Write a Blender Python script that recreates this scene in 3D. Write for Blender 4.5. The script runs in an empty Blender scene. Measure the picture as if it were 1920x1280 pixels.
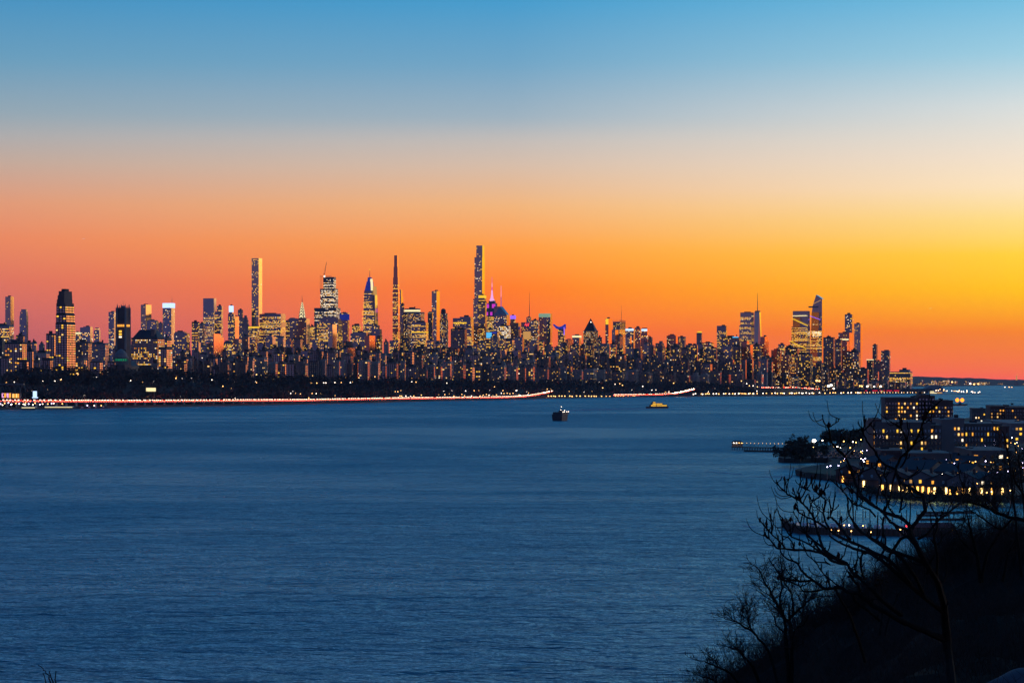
import bpy, math, random
import numpy as np
from mathutils import Vector

# ------------------------------------------------------------------ scene, camera, sky, sun, exposure
scene = bpy.context.scene
COL = scene.collection
random.seed(11)
rng = np.random.default_rng(11)

F = 5034.0        # focal length of the lens in pixels of a 1920 wide picture
H = 42.0          # eye height above the river in metres
HY = 712.0        # row of the horizon in that picture

cam_d = bpy.data.cameras.new("camera")
cam = bpy.data.objects.new("camera", cam_d)
COL.objects.link(cam)
cam.location = (0, 0, H)
cam.rotation_euler = (math.radians(90), 0, 0)
cam_d.sensor_width = 36.0
cam_d.lens = 36.0 * F / 1920.0
cam_d.shift_y = (HY - 640.0) / 1920.0
cam_d.clip_start = 0.5
cam_d.clip_end = 120000.0
scene.camera = cam

scene.render.engine = 'CYCLES'
scene.cycles.max_bounces = 6
scene.cycles.volume_bounces = 0
scene.cycles.use_denoising = True
scene.cycles.sample_clamp_indirect = 4.0
vs = scene.view_settings
vs.view_transform = 'Standard'
vs.look = 'None'
vs.exposure = 0.0
vs.gamma = 1.0
vs.use_curve_mapping = False

SUN_AZ = 50.0     # the sun has set this many degrees right of the lens axis


def lin(c):
    c = c / 255.0
    return c / 12.92 if c <= 0.04045 else ((c + 0.055) / 1.055) ** 2.4


def rgb(r, g, b, k=1.0):
    return (lin(r) * k, lin(g) * k, lin(b) * k, 1.0)


def el(py):       # sine of the elevation of a picture row
    return math.sin(math.atan2(HY - py, F))


world = bpy.data.worlds.new("World")
scene.world = world
world.use_nodes = True
wt = world.node_tree
wt.nodes.clear()


def wn(kind, **kw):
    n = wt.nodes.new(kind)
    for k, v in kw.items():
        setattr(n, k, v)
    return n


def wmath(op, a, b=None, clamp=False):
    n = wn('ShaderNodeMath', operation=op, use_clamp=clamp)
    for i, v in enumerate((a, b)):
        if v is None:
            continue
        if isinstance(v, (int, float)):
            n.inputs[i].default_value = v
        else:
            wt.links.new(v, n.inputs[i])
    return n.outputs[0]


def wramp(fac, stops):
    n = wn('ShaderNodeValToRGB')
    cr = n.color_ramp
    cr.interpolation = 'LINEAR'
    while len(cr.elements) < len(stops):
        cr.elements.new(0.5)
    for e, (p, c) in zip(cr.elements, stops):
        e.position = p
        e.color = c
    wt.links.new(fac, n.inputs[0])
    return n.outputs[0]


def wmix(fac, a, b):
    n = wn('ShaderNodeMix', data_type='RGBA')
    wt.links.new(fac, n.inputs[0])
    wt.links.new(a, n.inputs[6])
    wt.links.new(b, n.inputs[7])
    return n.outputs[2]


tc = wn('ShaderNodeTexCoord')
sep = wn('ShaderNodeSeparateXYZ')
wt.links.new(tc.outputs['Generated'], sep.inputs[0])
zc = wmath('MAXIMUM', sep.outputs[2], 0.0)
hpos = wmath('POWER', zc, 0.5)
sx, sy = math.sin(math.radians(SUN_AZ)), math.cos(math.radians(SUN_AZ))
hx = wmath('MULTIPLY', sep.outputs[0], sx)
hy_ = wmath('MULTIPLY', sep.outputs[1], sy)
dotv = wmath('ADD', hx, hy_)
hl = wmath('SQRT', wmath('ADD', wmath('MULTIPLY', sep.outputs[0], sep.outputs[0]), wmath('MULTIPLY', sep.outputs[1], sep.outputs[1])))
cosd = wmath('DIVIDE', dotv, wmath('MAXIMUM', hl, 1e-4))
cosd = wmath('MAXIMUM', wmath('MINIMUM', cosd, 0.99999), -0.99999)
ang = wmath('MULTIPLY', wmath('ARCCOSINE', cosd), 180 / math.pi)      # degrees from the sunset point


def wrange(v, a, b, smooth=True):
    n = wn('ShaderNodeMapRange')
    n.interpolation_type = 'SMOOTHSTEP' if smooth else 'LINEAR'
    wt.links.new(v, n.inputs[0])
    n.inputs[1].default_value = a
    n.inputs[2].default_value = b
    return n.outputs[0]


def ramp_rows(rows):   # the air in front of the low sky takes a little of its light: give it back
    return [(math.sqrt(max(el(py), 0)), rgb(*c, 1.0 + 0.18 * max(0.0, min(1.0, (py - 250) / 400.0)))) for py, c in rows][::-1]


UP = [(0.50, rgb(58, 140, 196)), (0.62, rgb(44, 118, 178)), (0.80, rgb(25, 84, 144)), (1.0, rgb(14, 60, 116))]
R_LEFT = ramp_rows([(0, (68, 146, 194)), (120, (104, 158, 190)), (222, (149, 168, 180)), (262, (173, 172, 173)), (310, (194, 168, 154)),
                    (385, (222, 150, 118)), (450, (230, 132, 96)), (530, (216, 112, 94)), (600, (196, 102, 102)), (711, (160, 82, 104))])
R_MID = ramp_rows([(0, (66, 156, 206)), (120, (112, 166, 200)), (222, (160, 180, 194)), (262, (196, 190, 186)), (310, (216, 190, 170)),
                   (385, (241, 180, 122)), (460, (254, 156, 64)), (540, (255, 123, 28)), (620, (254, 106, 40)), (711, (246, 92, 76))])
R_RIGHT = ramp_rows([(0, (112, 190, 226)), (110, (160, 209, 229)), (210, (222, 227, 225)), (300, (247, 230, 208)), (355, (255, 231, 192)),
                     (415, (254, 223, 134)), (481, (253, 211, 52)), (545, (255, 196, 0)), (622, (255, 136, 0)), (711, (255, 98, 84))])
R_SUN = ramp_rows([(0, (150, 205, 228)), (110, (200, 222, 226)), (210, (244, 232, 212)), (300, (255, 232, 180)), (355, (255, 230, 140)),
                   (415, (255, 212, 70)), (481, (255, 188, 14)), (550, (255, 162, 0)), (622, (255, 126, 0)), (711, (244, 92, 40))])
R_ANTI = [(0.0, rgb(84, 80, 120)), (0.20, rgb(110, 91, 128)), (0.373, rgb(92, 100, 148))]
c_l = wramp(hpos, R_LEFT + UP)
c_m = wramp(hpos, R_MID + UP)
UPW = [(0.50, rgb(88, 164, 210)), (0.62, rgb(58, 130, 186)), (0.80, rgb(32, 94, 152)), (1.0, rgb(14, 60, 116))]     # the higher sky over the sunset
c_r = wramp(hpos, R_RIGHT + UPW)
c_s0 = wramp(hpos, R_SUN + [(p_, tuple(v / 2.1 * 1.15 for v in c_[:3]) + (1,)) for p_, c_ in UPW])
sc = wn('ShaderNodeVectorMath', operation='SCALE')
wt.links.new(c_s0, sc.inputs[0])
sc.inputs[3].default_value = 2.1
c_s = sc.outputs[0]
c_a = wramp(hpos, R_ANTI + [(0.50, rgb(58, 86, 140)), (0.62, rgb(30, 66, 120)), (0.80, rgb(20, 66, 122)), (1.0, rgb(14, 60, 116))])
skyc = wmix(wrange(ang, 62, 50, False), c_l, c_m)
skyc = wmix(wrange(ang, 50, 38.5, False), skyc, c_r)
skyc = wmix(wrange(ang, 38.5, 5), skyc, c_s)
skyc = wmix(wrange(ang, 62, 118), skyc, c_a)
bg = wn('ShaderNodeBackground')
wt.links.new(skyc, bg.inputs[0])
bg.inputs[1].default_value = 1.0
nish = wn('ShaderNodeTexSky')
nish.sky_type = 'NISHITA'
nish.sun_disc = False
nish.sun_elevation = math.radians(-3.0)
nish.sun_rotation = math.radians(SUN_AZ)
bg2 = wn('ShaderNodeBackground')
wt.links.new(nish.outputs[0], bg2.inputs[0])
bg2.inputs[1].default_value = 0.05
addw = wn('ShaderNodeAddShader')
wt.links.new(bg.outputs[0], addw.inputs[0])
wt.links.new(bg2.outputs[0], addw.inputs[1])
wo = wn('ShaderNodeOutputWorld')
wt.links.new(addw.outputs[0], wo.inputs[0])
world.cycles.sampling_method = 'MANUAL'
world.cycles.sample_map_resolution = 1024

# the glow of the sun just under the horizon
sun_d = bpy.data.lights.new("sun", 'SUN')
sun_d.energy = 0.12
sun_d.angle = math.radians(20)
sun_d.color = (1.0, 0.55, 0.25)
sun = bpy.data.objects.new("sun", sun_d)
COL.objects.link(sun)
sun.rotation_euler = Vector((-sx, -sy, -0.03)).to_track_quat('-Z', 'Y').to_euler()


# ------------------------------------------------------------------ helpers
def WX(px, Y):
    return (px - 960.0) / F * Y


def WZ(py, Y):
    return H - (py - HY) / F * Y


def shoreY(py):   # distance of the point of the water surface seen in row py
    return H * F / (py - HY)


def tag(o, label=None, cat=None, group=None, kind=None):
    if label:
        o["label"] = label
    if cat:
        o["category"] = cat
    if group:
        o["group"] = group
    if kind:
        o["kind"] = kind
    return o


MATS = {}


def pmat(name, col, rough=0.7, metal=0.0, noise=0.0, nscale=0.05, spec=0.5, bump=0.0, ior=None):
    m = bpy.data.materials.new(name)
    m.use_nodes = True
    nt = m.node_tree
    b = nt.nodes['Principled BSDF']
    b.inputs['Base Color'].default_value = (*col, 1)
    b.inputs['Roughness'].default_value = rough
    b.inputs['Metallic'].default_value = metal
    b.inputs['Specular IOR Level'].default_value = spec
    if ior:
        b.inputs['IOR'].default_value = ior
    if noise:
        t = nt.nodes.new('ShaderNodeTexCoord')
        n = nt.nodes.new('ShaderNodeTexNoise')
        n.inputs['Scale'].default_value = nscale
        n.inputs['Detail'].default_value = 4
        r = nt.nodes.new('ShaderNodeMapRange')
        r.inputs[3].default_value = 1 - noise
        r.inputs[4].default_value = 1 + noise
        mx = nt.nodes.new('ShaderNodeMix')
        mx.data_type = 'RGBA'
        mx.blend_type = 'MULTIPLY'
        mx.inputs[0].default_value = 1
        mx.inputs[6].default_value = (*col, 1)
        nt.links.new(t.outputs['Object'], n.inputs['Vector'])
        nt.links.new(n.outputs[0], r.inputs[0])
        nt.links.new(r.outputs[0], mx.inputs[7])
        nt.links.new(mx.outputs[2], b.inputs['Base Color'])
        if bump:
            bp = nt.nodes.new('ShaderNodeBump')
            bp.inputs['Strength'].default_value = bump
            nt.links.new(n.outputs[0], bp.inputs['Height'])
            nt.links.new(bp.outputs[0], b.inputs['Normal'])
    MATS[name] = m
    return m


def emat(name, col, k, sample=False):
    m = bpy.data.materials.new(name)
    m.use_nodes = True
    nt = m.node_tree
    nt.nodes.clear()
    e = nt.nodes.new('ShaderNodeEmission')
    e.inputs[0].default_value = (*col, 1)
    e.inputs[1].default_value = k
    o = nt.nodes.new('ShaderNodeOutputMaterial')
    nt.links.new(e.outputs[0], o.inputs[0])
    m.cycles.emission_sampling = 'FRONT_BACK' if sample else 'NONE'
    MATS[name] = m
    return m


class MB:
    """collects faces, build() links them as ONE mesh object"""

    def __init__(self):
        self.v, self.f, self.m = [], [], []

    def quad(self, a, b, c, d, m=0):
        i = len(self.v)
        self.v += [tuple(a), tuple(b), tuple(c), tuple(d)]
        self.f.append((i, i + 1, i + 2, i + 3))
        self.m.append(m)

    def tri(self, a, b, c, m=0):
        i = len(self.v)
        self.v += [tuple(a), tuple(b), tuple(c)]
        self.f.append((i, i + 1, i + 2))
        self.m.append(m)

    def box(self, x0, x1, y0, y1, z0, z1, m=0):
        self.prism([(x0, y0), (x1, y0), (x1, y1), (x0, y1)], z0, z1, m)

    def prism(self, poly, z0, z1, m=0, top=None):
        n = len(poly)
        i = len(self.v)
        top = top or poly
        self.v += [(x, y, z0) for x, y in poly] + [(x, y, z1) for x, y in top]
        for k in range(n):
            self.f.append((i + k, i + (k + 1) % n, i + n + (k + 1) % n, i + n + k))
            self.m.append(m)
        self.f.append(tuple(i + n + k for k in range(n)))
        self.f.append(tuple(i + n - 1 - k for k in range(n)))
        self.m += [m, m]

    def cyl(self, x, y, z0, z1, r0, r1=None, n=8, m=0):
        r1 = r0 if r1 is None else r1
        p = [(x + r0 * math.cos(2 * math.pi * k / n), y + r0 * math.sin(2 * math.pi * k / n)) for k in range(n)]
        q = [(x + r1 * math.cos(2 * math.pi * k / n), y + r1 * math.sin(2 * math.pi * k / n)) for k in range(n)]
        self.prism(p, z0, z1, m, q)

    def ball(self, x, y, z, r, n=8, rings=5, m=0, sz=1.0, half=False):
        i = len(self.v)
        R = []
        for a in range(rings + 1):
            t = math.pi * a / rings * (0.5 if half else 1.0)
            R.append([(x + r * math.sin(t) * math.cos(2 * math.pi * k / n), y + r * math.sin(t) * math.sin(2 * math.pi * k / n), z + r * sz * math.cos(t)) for k in range(n)])
        for ring in R:
            self.v += ring
        for a in range(rings):
            for k in range(n):
                self.f.append((i + a * n + k, i + (a + 1) * n + k, i + (a + 1) * n + (k + 1) % n, i + a * n + (k + 1) % n))
                self.m.append(m)

    def tube(self, pts, rad, n=6, m=0):
        pts = [Vector(p) for p in pts]
        i0 = len(self.v)
        up = Vector((0.13, 0.97, 0.2))
        for k, p in enumerate(pts):
            d = (pts[min(k + 1, len(pts) - 1)] - pts[max(k - 1, 0)])
            d = d.normalized() if d.length > 1e-9 else Vector((0, 0, 1))
            a = d.cross(up)
            a = a.normalized() if a.length > 1e-4 else d.orthogonal().normalized()
            b = d.cross(a)
            for j in range(n):
                t = 2 * math.pi * j / n
                self.v.append(tuple(p + (a * math.cos(t) + b * math.sin(t)) * rad[k]))
        for k in range(len(pts) - 1):
            for j in range(n):
                self.f.append((i0 + k * n + j, i0 + k * n + (j + 1) % n, i0 + (k + 1) * n + (j + 1) % n, i0 + (k + 1) * n + j))
                self.m.append(m)
        self.f.append(tuple(i0 + (len(pts) - 1) * n + j for j in range(n)))
        self.m.append(m)

    def spike(self, p, q, r):
        p, q = Vector(p), Vector(q)
        d = (q - p)
        a = d.orthogonal().normalized() * r
        b = d.normalized().cross(a)
        i = len(self.v)
        self.v += [tuple(p + a), tuple(p - a * 0.5 + b * 0.87), tuple(p - a * 0.5 - b * 0.87), tuple(q)]
        self.f += [(i, i + 1, i + 3), (i + 1, i + 2, i + 3), (i + 2, i, i + 3)]
        self.m += [0, 0, 0]

    def mesh(self, name, mats):
        me = bpy.data.meshes.new(name)
        me.from_pydata(self.v, [], self.f)
        for mt in mats:
            me.materials.append(MATS[mt])
        if len(mats) > 1:
            me.polygons.foreach_set('material_index', self.m)
        me.update()
        return me

    def build(self, name, mats, parent=None, loc=None, rz=0.0, smooth=False):
        me = self.mesh(name, [mats] if isinstance(mats, str) else mats)
        if smooth:
            me.polygons.foreach_set('use_smooth', [True] * len(me.polygons))
        return link(name, me, parent, loc, rz)


def link(name, me, parent=None, loc=None, rz=0.0):
    o = bpy.data.objects.new(name, me)
    COL.objects.link(o)
    if parent is not None:
        o.parent = parent
    if loc is not None:
        o.location = loc
    if rz:
        o.rotation_euler.z = rz
    return o


def empty(name, loc=(0, 0, 0), rz=0.0):
    o = bpy.data.objects.new(name, None)
    o.empty_display_size = 1.0
    COL.objects.link(o)
    o.location = loc
    o.rotation_euler.z = rz
    return o


def quads_object(name, Q, mi, mats, parent, kind=None):
    """Q (n,4,3) float array -> one mesh"""
    n = len(Q)
    me = bpy.data.meshes.new(name)
    me.vertices.add(4 * n)
    me.loops.add(4 * n)
    me.polygons.add(n)
    me.vertices.foreach_set('co', np.asarray(Q, np.float32).ravel())
    me.loops.foreach_set('vertex_index', np.arange(4 * n, dtype=np.int32))
    me.polygons.foreach_set('loop_start', np.arange(0, 4 * n, 4, dtype=np.int32))
    for mt in mats:
        me.materials.append(MATS[mt])
    me.polygons.foreach_set('material_index', np.asarray(mi, np.int32))
    me.update(calc_edges=True)
    o = link(name, me, parent)
    if kind:
        o["kind"] = kind
    return o


# ------------------------------------------------------------------ materials
pmat('glass_dark', (0.27, 0.28, 0.33), 0.10, 0.9, 0.18, 0.03)
pmat('glass_blue', (0.33, 0.37, 0.45), 0.12, 0.9, 0.18, 0.03)
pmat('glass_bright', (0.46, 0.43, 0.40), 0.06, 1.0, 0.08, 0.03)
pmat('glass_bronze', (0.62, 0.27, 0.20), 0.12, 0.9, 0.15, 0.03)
pmat('brick', (0.30, 0.17, 0.135), 0.8, 0, 0.25, 0.08)
pmat('brick_dark', (0.15, 0.095, 0.088), 0.8, 0, 0.25, 0.08)
pmat('tan', (0.45, 0.33, 0.27), 0.8, 0, 0.2, 0.06)
pmat('stone', (0.27, 0.24, 0.23), 0.75, 0, 0.2, 0.06)
pmat('concrete', (0.30, 0.29, 0.29), 0.75, 0, 0.2, 0.06)
pmat('slate', (0.06, 0.065, 0.075), 0.6, 0, 0.2, 0.1)
pmat('steel', (0.16, 0.16, 0.17), 0.45, 0.4)
pmat('window_glass', (0.55, 0.50, 0.48), 0.06, 0.95)
pmat('roof_dark', (0.05, 0.05, 0.055), 0.8)
pmat('white_paint', (0.75, 0.74, 0.72), 0.5)
LIT = ['lit_amber', 'lit_yellow', 'lit_warm', 'lit_white', 'lit_orange', 'lit_soft']
emat('lit_amber', (1.0, 0.40, 0.05), 1.3)
emat('lit_yellow', (1.0, 0.54, 0.05), 1.5)
emat('lit_warm', (1.0, 0.58, 0.18), 1.55)
emat('lit_white', (1.0, 0.80, 0.56), 1.8)
emat('lit_orange', (1.0, 0.26, 0.05), 1.1)
emat('lit_soft', (1.0, 0.50, 0.14), .6)
PAL = {'y': (.22, .46, .14, .02, .02, .14), 'w': (.20, .20, .32, .14, .04, .10), 'h': (.04, .06, .20, .62, .0, .08),
       'o': (.35, .2, .15, .05, .2, .05), 'd': (.12, .2, .15, .03, .05, .45)}
emat('glow_ice', (0.50, 0.68, 1.0), 1.5)
emat('glow_blue', (0.03, 0.07, 0.9), .55)
emat('glow_navy', (0.02, 0.05, 0.55), 0.6)
emat('glow_deep', (0.02, 0.03, 0.30), 0.7)
emat('glow_cyan', (0.10, 0.55, 1.0), 1.0)
emat('glow_magenta', (0.85, 0.05, 0.75), .8)
emat('glow_pink', (1.0, 0.45, 0.9), 1.0)
emat('glow_violet', (0.35, 0.15, 1.0), 1.1)
emat('glow_gold', (1.0, 0.58, 0.03), 1.1)
emat('glow_cream', (1.0, 0.82, 0.42), 1.2)
emat('glow_green', (0.55, 0.9, 0.62), .55)
emat('glow_teal', (0.02, 0.75, 0.32), .3)
emat('glow_red', (1.0, 0.05, 0.06), 2.6)
emat('glow_crimson', (0.75, 0.01, 0.05), 1.0)
emat('lamp_white', (1.0, 0.80, 0.62), 6.0)
emat('lamp_warm', (1.0, 0.48, 0.14), 5.0)
emat('lamp_violet', (0.78, 0.68, 1.0), 6.0)
emat('lamp_near_white', (1.0, 0.88, 0.72), 14.0, True)
emat('lamp_near_warm', (1.0, 0.46, 0.12), 9.0, True)
emat('lamp_near_violet', (0.72, 0.62, 1.0), 13.0, True)
emat('lamp_flood', (1.0, 0.27, 0.02), 2.6, True)
emat('head_light', (1.0, 0.66, 0.46), 11.0)
emat('head_flare', (1.0, 0.60, 0.30), 60.0)
emat('tail_light', (1.0, 0.05, 0.02), 26.0)

# ------------------------------------------------------------------ water
def water_material():
    m = bpy.data.materials.new('river_water')
    m.use_nodes = True
    nt = m.node_tree
    nt.nodes.clear()
    t = nt.nodes.new('ShaderNodeTexCoord')

    def noise(sc, det, rough=0.55, stretch=(1, 1, 1), dist=0.0):
        mp = nt.nodes.new('ShaderNodeMapping')
        mp.inputs['Scale'].default_value = stretch
        nt.links.new(t.outputs['Object'], mp.inputs[0])
        n = nt.nodes.new('ShaderNodeTexNoise')
        n.inputs['Scale'].default_value = sc
        n.inputs['Detail'].default_value = det
        n.inputs['Roughness'].default_value = rough
        n.inputs['Distortion'].default_value = dist
        nt.links.new(mp.outputs[0], n.inputs['Vector'])
        return n.outputs[0]

    def mth(op, a, c):
        n = nt.nodes.new('ShaderNodeMath')
        n.operation = op
        for i, v in enumerate((a, c)):
            if isinstance(v, (int, float)):
                n.inputs[i].default_value = v
            else:
                nt.links.new(v, n.inputs[i])
        return n.outputs[0]
    chop = noise(0.9, 3, 0.6, (0.7, 1, 1))                  # wind ripples
    swell = noise(0.26, 3, 0.6, (0.8, 1, 1), 0.4)          # short waves
    mid = noise(0.10, 4, 0.6, (0.8, 1, 1), 0.6)            # waves a boat would feel
    roll = noise(0.035, 4, 0.6, (0.75, 1, 1), 0.8)          # long low swell
    gust = noise(0.0026, 5, 0.62, (0.8, 1, 1), 1.2)        # where the wind touches down

    def rng_(v, lo, hi):
        n = nt.nodes.new('ShaderNodeMapRange')
        nt.links.new(v, n.inputs[0])
        n.inputs[1].default_value = 0.35
        n.inputs[2].default_value = 0.65
        n.inputs[3].default_value = lo
        n.inputs[4].default_value = hi
        return n.outputs[0]
    hgt = mth('ADD', mth('ADD', mth('MULTIPLY', chop, 0.28), mth('MULTIPLY', mid, 4.2)), mth('ADD', mth('MULTIPLY', swell, 1.9), mth('MULTIPLY', roll, 8.0)))
    bp = nt.nodes.new('ShaderNodeBump')
    bp.inputs['Distance'].default_value = 1.0
    # the cove behind the breakwater is sheltered: its waves are lower
    ds = nt.nodes.new('ShaderNodeVectorMath')
    ds.operation = 'DISTANCE'
    nt.links.new(t.outputs['Object'], ds.inputs[0])
    ds.inputs[1].default_value = (165.0, 860.0, 0.0)
    sh = nt.nodes.new('ShaderNodeMapRange')
    sh.interpolation_type = 'SMOOTHSTEP'
    nt.links.new(ds.outputs['Value'], sh.inputs[0])
    sh.inputs[1].default_value = 35.0
    sh.inputs[2].default_value = 125.0
    sh.inputs[3].default_value = 0.32
    sh.inputs[4].default_value = 1.0
    nt.links.new(mth('MULTIPLY', rng_(gust, 0.62, 1.2), sh.outputs[0]), bp.inputs['Strength'])
    nt.links.new(hgt, bp.inputs['Height'])
    fr = nt.nodes.new('ShaderNodeFresnel')
    fr.inputs['IOR'].default_value = 1.333
    nt.links.new(bp.outputs[0], fr.inputs['Normal'])
    gl = nt.nodes.new('ShaderNodeBsdfGlossy')
    gl.inputs['Color'].default_value = (0.42, 0.82, 0.96, 1)
    nt.links.new(mth('MULTIPLY', rng_(gust, 0.22, 0.34), mth('ADD', mth('MULTIPLY', sh.outputs[0], 0.5), 0.5)), gl.inputs['Roughness'])
    nt.links.new(bp.outputs[0], gl.inputs['Normal'])
    df = nt.nodes.new('ShaderNodeBsdfDiffuse')
    df.inputs['Color'].default_value = (0.080, 0.200, 0.245, 1)
    nt.links.new(bp.outputs[0], df.inputs['Normal'])
    mx = nt.nodes.new('ShaderNodeMixShader')
    nt.links.new(mth('MULTIPLY', fr.outputs[0], 0.9), mx.inputs[0])
    nt.links.new(df.outputs[0], mx.inputs[1])
    nt.links.new(gl.outputs[0], mx.inputs[2])
    ou = nt.nodes.new('ShaderNodeOutputMaterial')
    nt.links.new(mx.outputs[0], ou.inputs[0])
    MATS['river_water'] = m


water_material()
w = MB()
w.quad((-7000, -300, 0), (9000, -300, 0), (9000, 30000, 0), (-7000, 30000, 0))
tag(w.build('river', 'river_water'), 'wide dark blue river rippled by wind', None, None, 'structure')

# ------------------------------------------------------------------ the far shore: ground, park bank
pmat('bank_earth', (0.05, 0.043, 0.04), 0.95, 0, 0.4, 0.02)
pmat('city_ground', (0.05, 0.05, 0.055), 0.9, 0, 0.3, 0.01)
pmat('seawall_stone', (0.10, 0.095, 0.09), 0.85, 0, 0.3, 0.2)
SHORE = [(-120, 769), (0, 768), (100, 767), (200, 765), (300, 763), (460, 760.3), (560, 758), (600, 757), (700, 755), (760, 753), (850, 751), (950, 749.5), (1030, 747),
         (1200, 744.2), (1320, 743.5), (1450, 742.5), (1560, 740.5), (1640, 739), (1700, 738)]
TREETOP = [(-120, 688), (0, 688), (100, 690), (200, 692), (300, 692), (400, 697), (500, 702), (600, 704), (700, 707), (800, 710), (900, 711),
           (1000, 712), (1100, 712), (1200, 713), (1260, 716), (1330, 712), (1400, 721), (1440, 727), (1500, 732), (1560, 735), (1700, 737)]
S_x = np.array([p[0] for p in SHORE], float)
S_y = np.array([p[1] for p in SHORE], float)
T_x = np.array([p[0] for p in TREETOP], float)
T_y = np.array([p[1] for p in TREETOP], float)


def shore_at(px):
    Y = shoreY(np.interp(px, S_x, S_y))
    return WX(px, Y), Y


def bank_top(px):
    _, Y = shore_at(px)
    return max(3.0, WZ(np.interp(px, T_x, T_y), Y + 350) - 14.0)


def bank_z(px, d):
    zb = bank_top(px)
    return float(np.interp(d, [0, 6, 60, 130, 350, 700, 2500], [1.6, 2.2, min(4.0, zb), min(0.3 * zb + 3, zb), zb, zb * 0.9, 22]))


g = MB()
offs = [0, 6, 60, 130, 230, 350, 700, 2500, 12000]
rows = []
pxs = list(range(-120, 1701, 20))
for px in pxs:
    X, Y = shore_at(px)
    rows.append([(X, Y, -2.0)] + [(X, Y + d, bank_z(px, d)) for d in offs])
for a, b_ in zip(rows[:-1], rows[1:]):
    for k in range(len(a) - 1):
        m = 2 if k == 0 else (0 if k < 6 else 1)
        g.quad(a[k], b_[k], b_[k + 1], a[k + 1], m)
a = rows[-1]
tag(g.build('far_bank', ['bank_earth', 'city_ground', 'seawall_stone']), 'dark wooded far river bank carrying the city', None, None, 'structure')

# wood on the bank: winter trees that read as one mass
pmat('winter_twigs', (0.075, 0.058, 0.056), 0.95, 0, 0.3, 0.05)
bank_l = [(10, 713), (12, 717), (28, 711), (32, 710), (27, 716), (61, 709), (73, 702), (77, 711), (80, 714), (87, 709), (103, 707), (103, 714), (107, 707), (114, 712), (116, 710),
          (125, 708), (128, 708), (134, 703), (135, 709), (156, 707), (157, 710), (176, 707), (181, 707), (202, 703), (202, 697), (208, 706), (226, 707), (245, 713), (257, 713),
          (257, 704), (268, 716), (287, 715), (294, 711), (306, 700), (307, 706), (266, 701), (312, 710), (48, 738), (50, 730), (60, 733), (90, 730), (130, 740), (158, 741), (277, 743),
          (83, 738), (330, 709), (341, 709), (359, 709), (370, 704), (397, 712), (418, 724), (433, 728), (439, 716), (379, 731), (329, 733), (481, 702), (338, 743), (376, 746), (441, 746)]
bank_m = [(582, 718), (585, 718), (594, 718), (607, 717.5), (611, 717.5), (628, 717), (640, 717), (657, 717), (661, 716), (545, 737), (549, 733.5), (554, 737), (563, 738), (585, 737.5), (593, 737.5), (602, 737.5), (621, 738), (628, 741), (579, 745.5), (673, 708), (703, 706), (479, 715), (481, 717), (541, 734), (702, 734), (752, 732), (741, 734), (746, 734), (740, 741), (750, 742), (772, 715.5), (780, 716), (838, 718), (794, 733), (832, 733), (847, 732.5), (867, 732.5), (873, 732.5), (889, 732), (898, 732), (918, 731.5), (927, 725), (943, 732), (969, 731.5), (988, 734), (991, 736.5), (753, 742), (761, 742), (770, 742.5), (776, 742), (790, 740.5), (803, 741), (823, 739.5), (834, 739.5), (843, 738), (851, 742), (866, 739), (871, 741.5), (884, 742), (900, 742), (906, 740.5), (912, 739), (917, 740.5), (924, 741.5), (931, 740), (940, 737), (945, 737.5), (951, 737), (956, 738), (962, 737), (973, 740), (1026, 729), (1033, 729.5)]
bank_r = [(1067, 734), (1110, 733), (1130, 727), (1153, 720), (1162, 719), (1167, 722), (1185, 731), (1205, 724), (1222, 731), (1230, 731), (1248, 735), (1263, 718), (1254, 734), (1298, 721), (1340, 728),
               (1366, 728), (1328, 734), (1390, 714), (1400, 719), (1405, 723), (1412, 723), (1420, 725), (1124, 716), (1095, 735), (1080, 730), (990, 740), (975, 741), (1004, 741), (968, 732), (1419, 733), (1432, 731)]
LAMPS = [(px, float(np.interp(py, [695, 720, 748], [330, 180, 60])), py) for px, py in bank_l + bank_m + [(145.5, 701)]] + [(px, float(np.interp(py, [712, 725, 738], [380, 220, 60])), py) for px, py in bank_r]
V, Fc = [], []
nt_ = 0
for px in np.concatenate([rng.uniform(-60, 480, 900), rng.uniform(480, 1000, 1100), rng.uniform(1000, 1480, 900), rng.uniform(1240, 1420, 420)]):
    px = float(px)
    X, Y = shore_at(px)
    d = float(rng.choice([rng.uniform(70, 360), rng.uniform(230, 365), rng.uniform(60, 130)], p=[.35, .4, .25]))
    z = bank_z(px, d)
    if px > 1400 and rng.random() < (px - 1400) / 110:
        continue
    h = rng.uniform(9, 17) * (0.75 if px > 1200 else 1.0)
    r = h * rng.uniform(0.30, 0.42)
    if any(abs(lp - px) < 2.6 and d < ld + 8 and WZ(ly + 1.5, Y + d) < z + h for lp, ld, ly in LAMPS):
        continue      # glades where the lamps stand
    c = np.array([X, Y + d, z + h * 0.6])
    k = 26
    u = rng.normal(size=(k, 3))
    u /= np.linalg.norm(u, axis=1)[:, None]
    p = c + u * np.array([r, r, h * 0.42]) * rng.uniform(0.35, 1.0, (k, 1))
    s = rng.normal(size=(k, 2, 3)) * r * 0.42 + (u * r * 0.3)[:, None, :]
    tri = np.stack([p, p + s[:, 0], p + s[:, 1]], 1)
    V.append(tri.reshape(-1, 3))
    tr = np.array([[X - .3, Y + d, z - 1], [X + .3, Y + d, z - 1], [X, Y + d, z + h * .8]])
    V.append(tr)
Vn = np.concatenate(V)
me = bpy.data.meshes.new('park_wood')
n3 = len(Vn)
me.vertices.add(n3)
me.loops.add(n3)
me.polygons.add(n3 // 3)
me.vertices.foreach_set('co', Vn.astype(np.float32).ravel())
me.loops.foreach_set('vertex_index', np.arange(n3, dtype=np.int32))
me.polygons.foreach_set('loop_start', np.arange(0, n3, 3, dtype=np.int32))
me.materials.append(MATS['winter_twigs'])
me.update(calc_edges=True)
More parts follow.
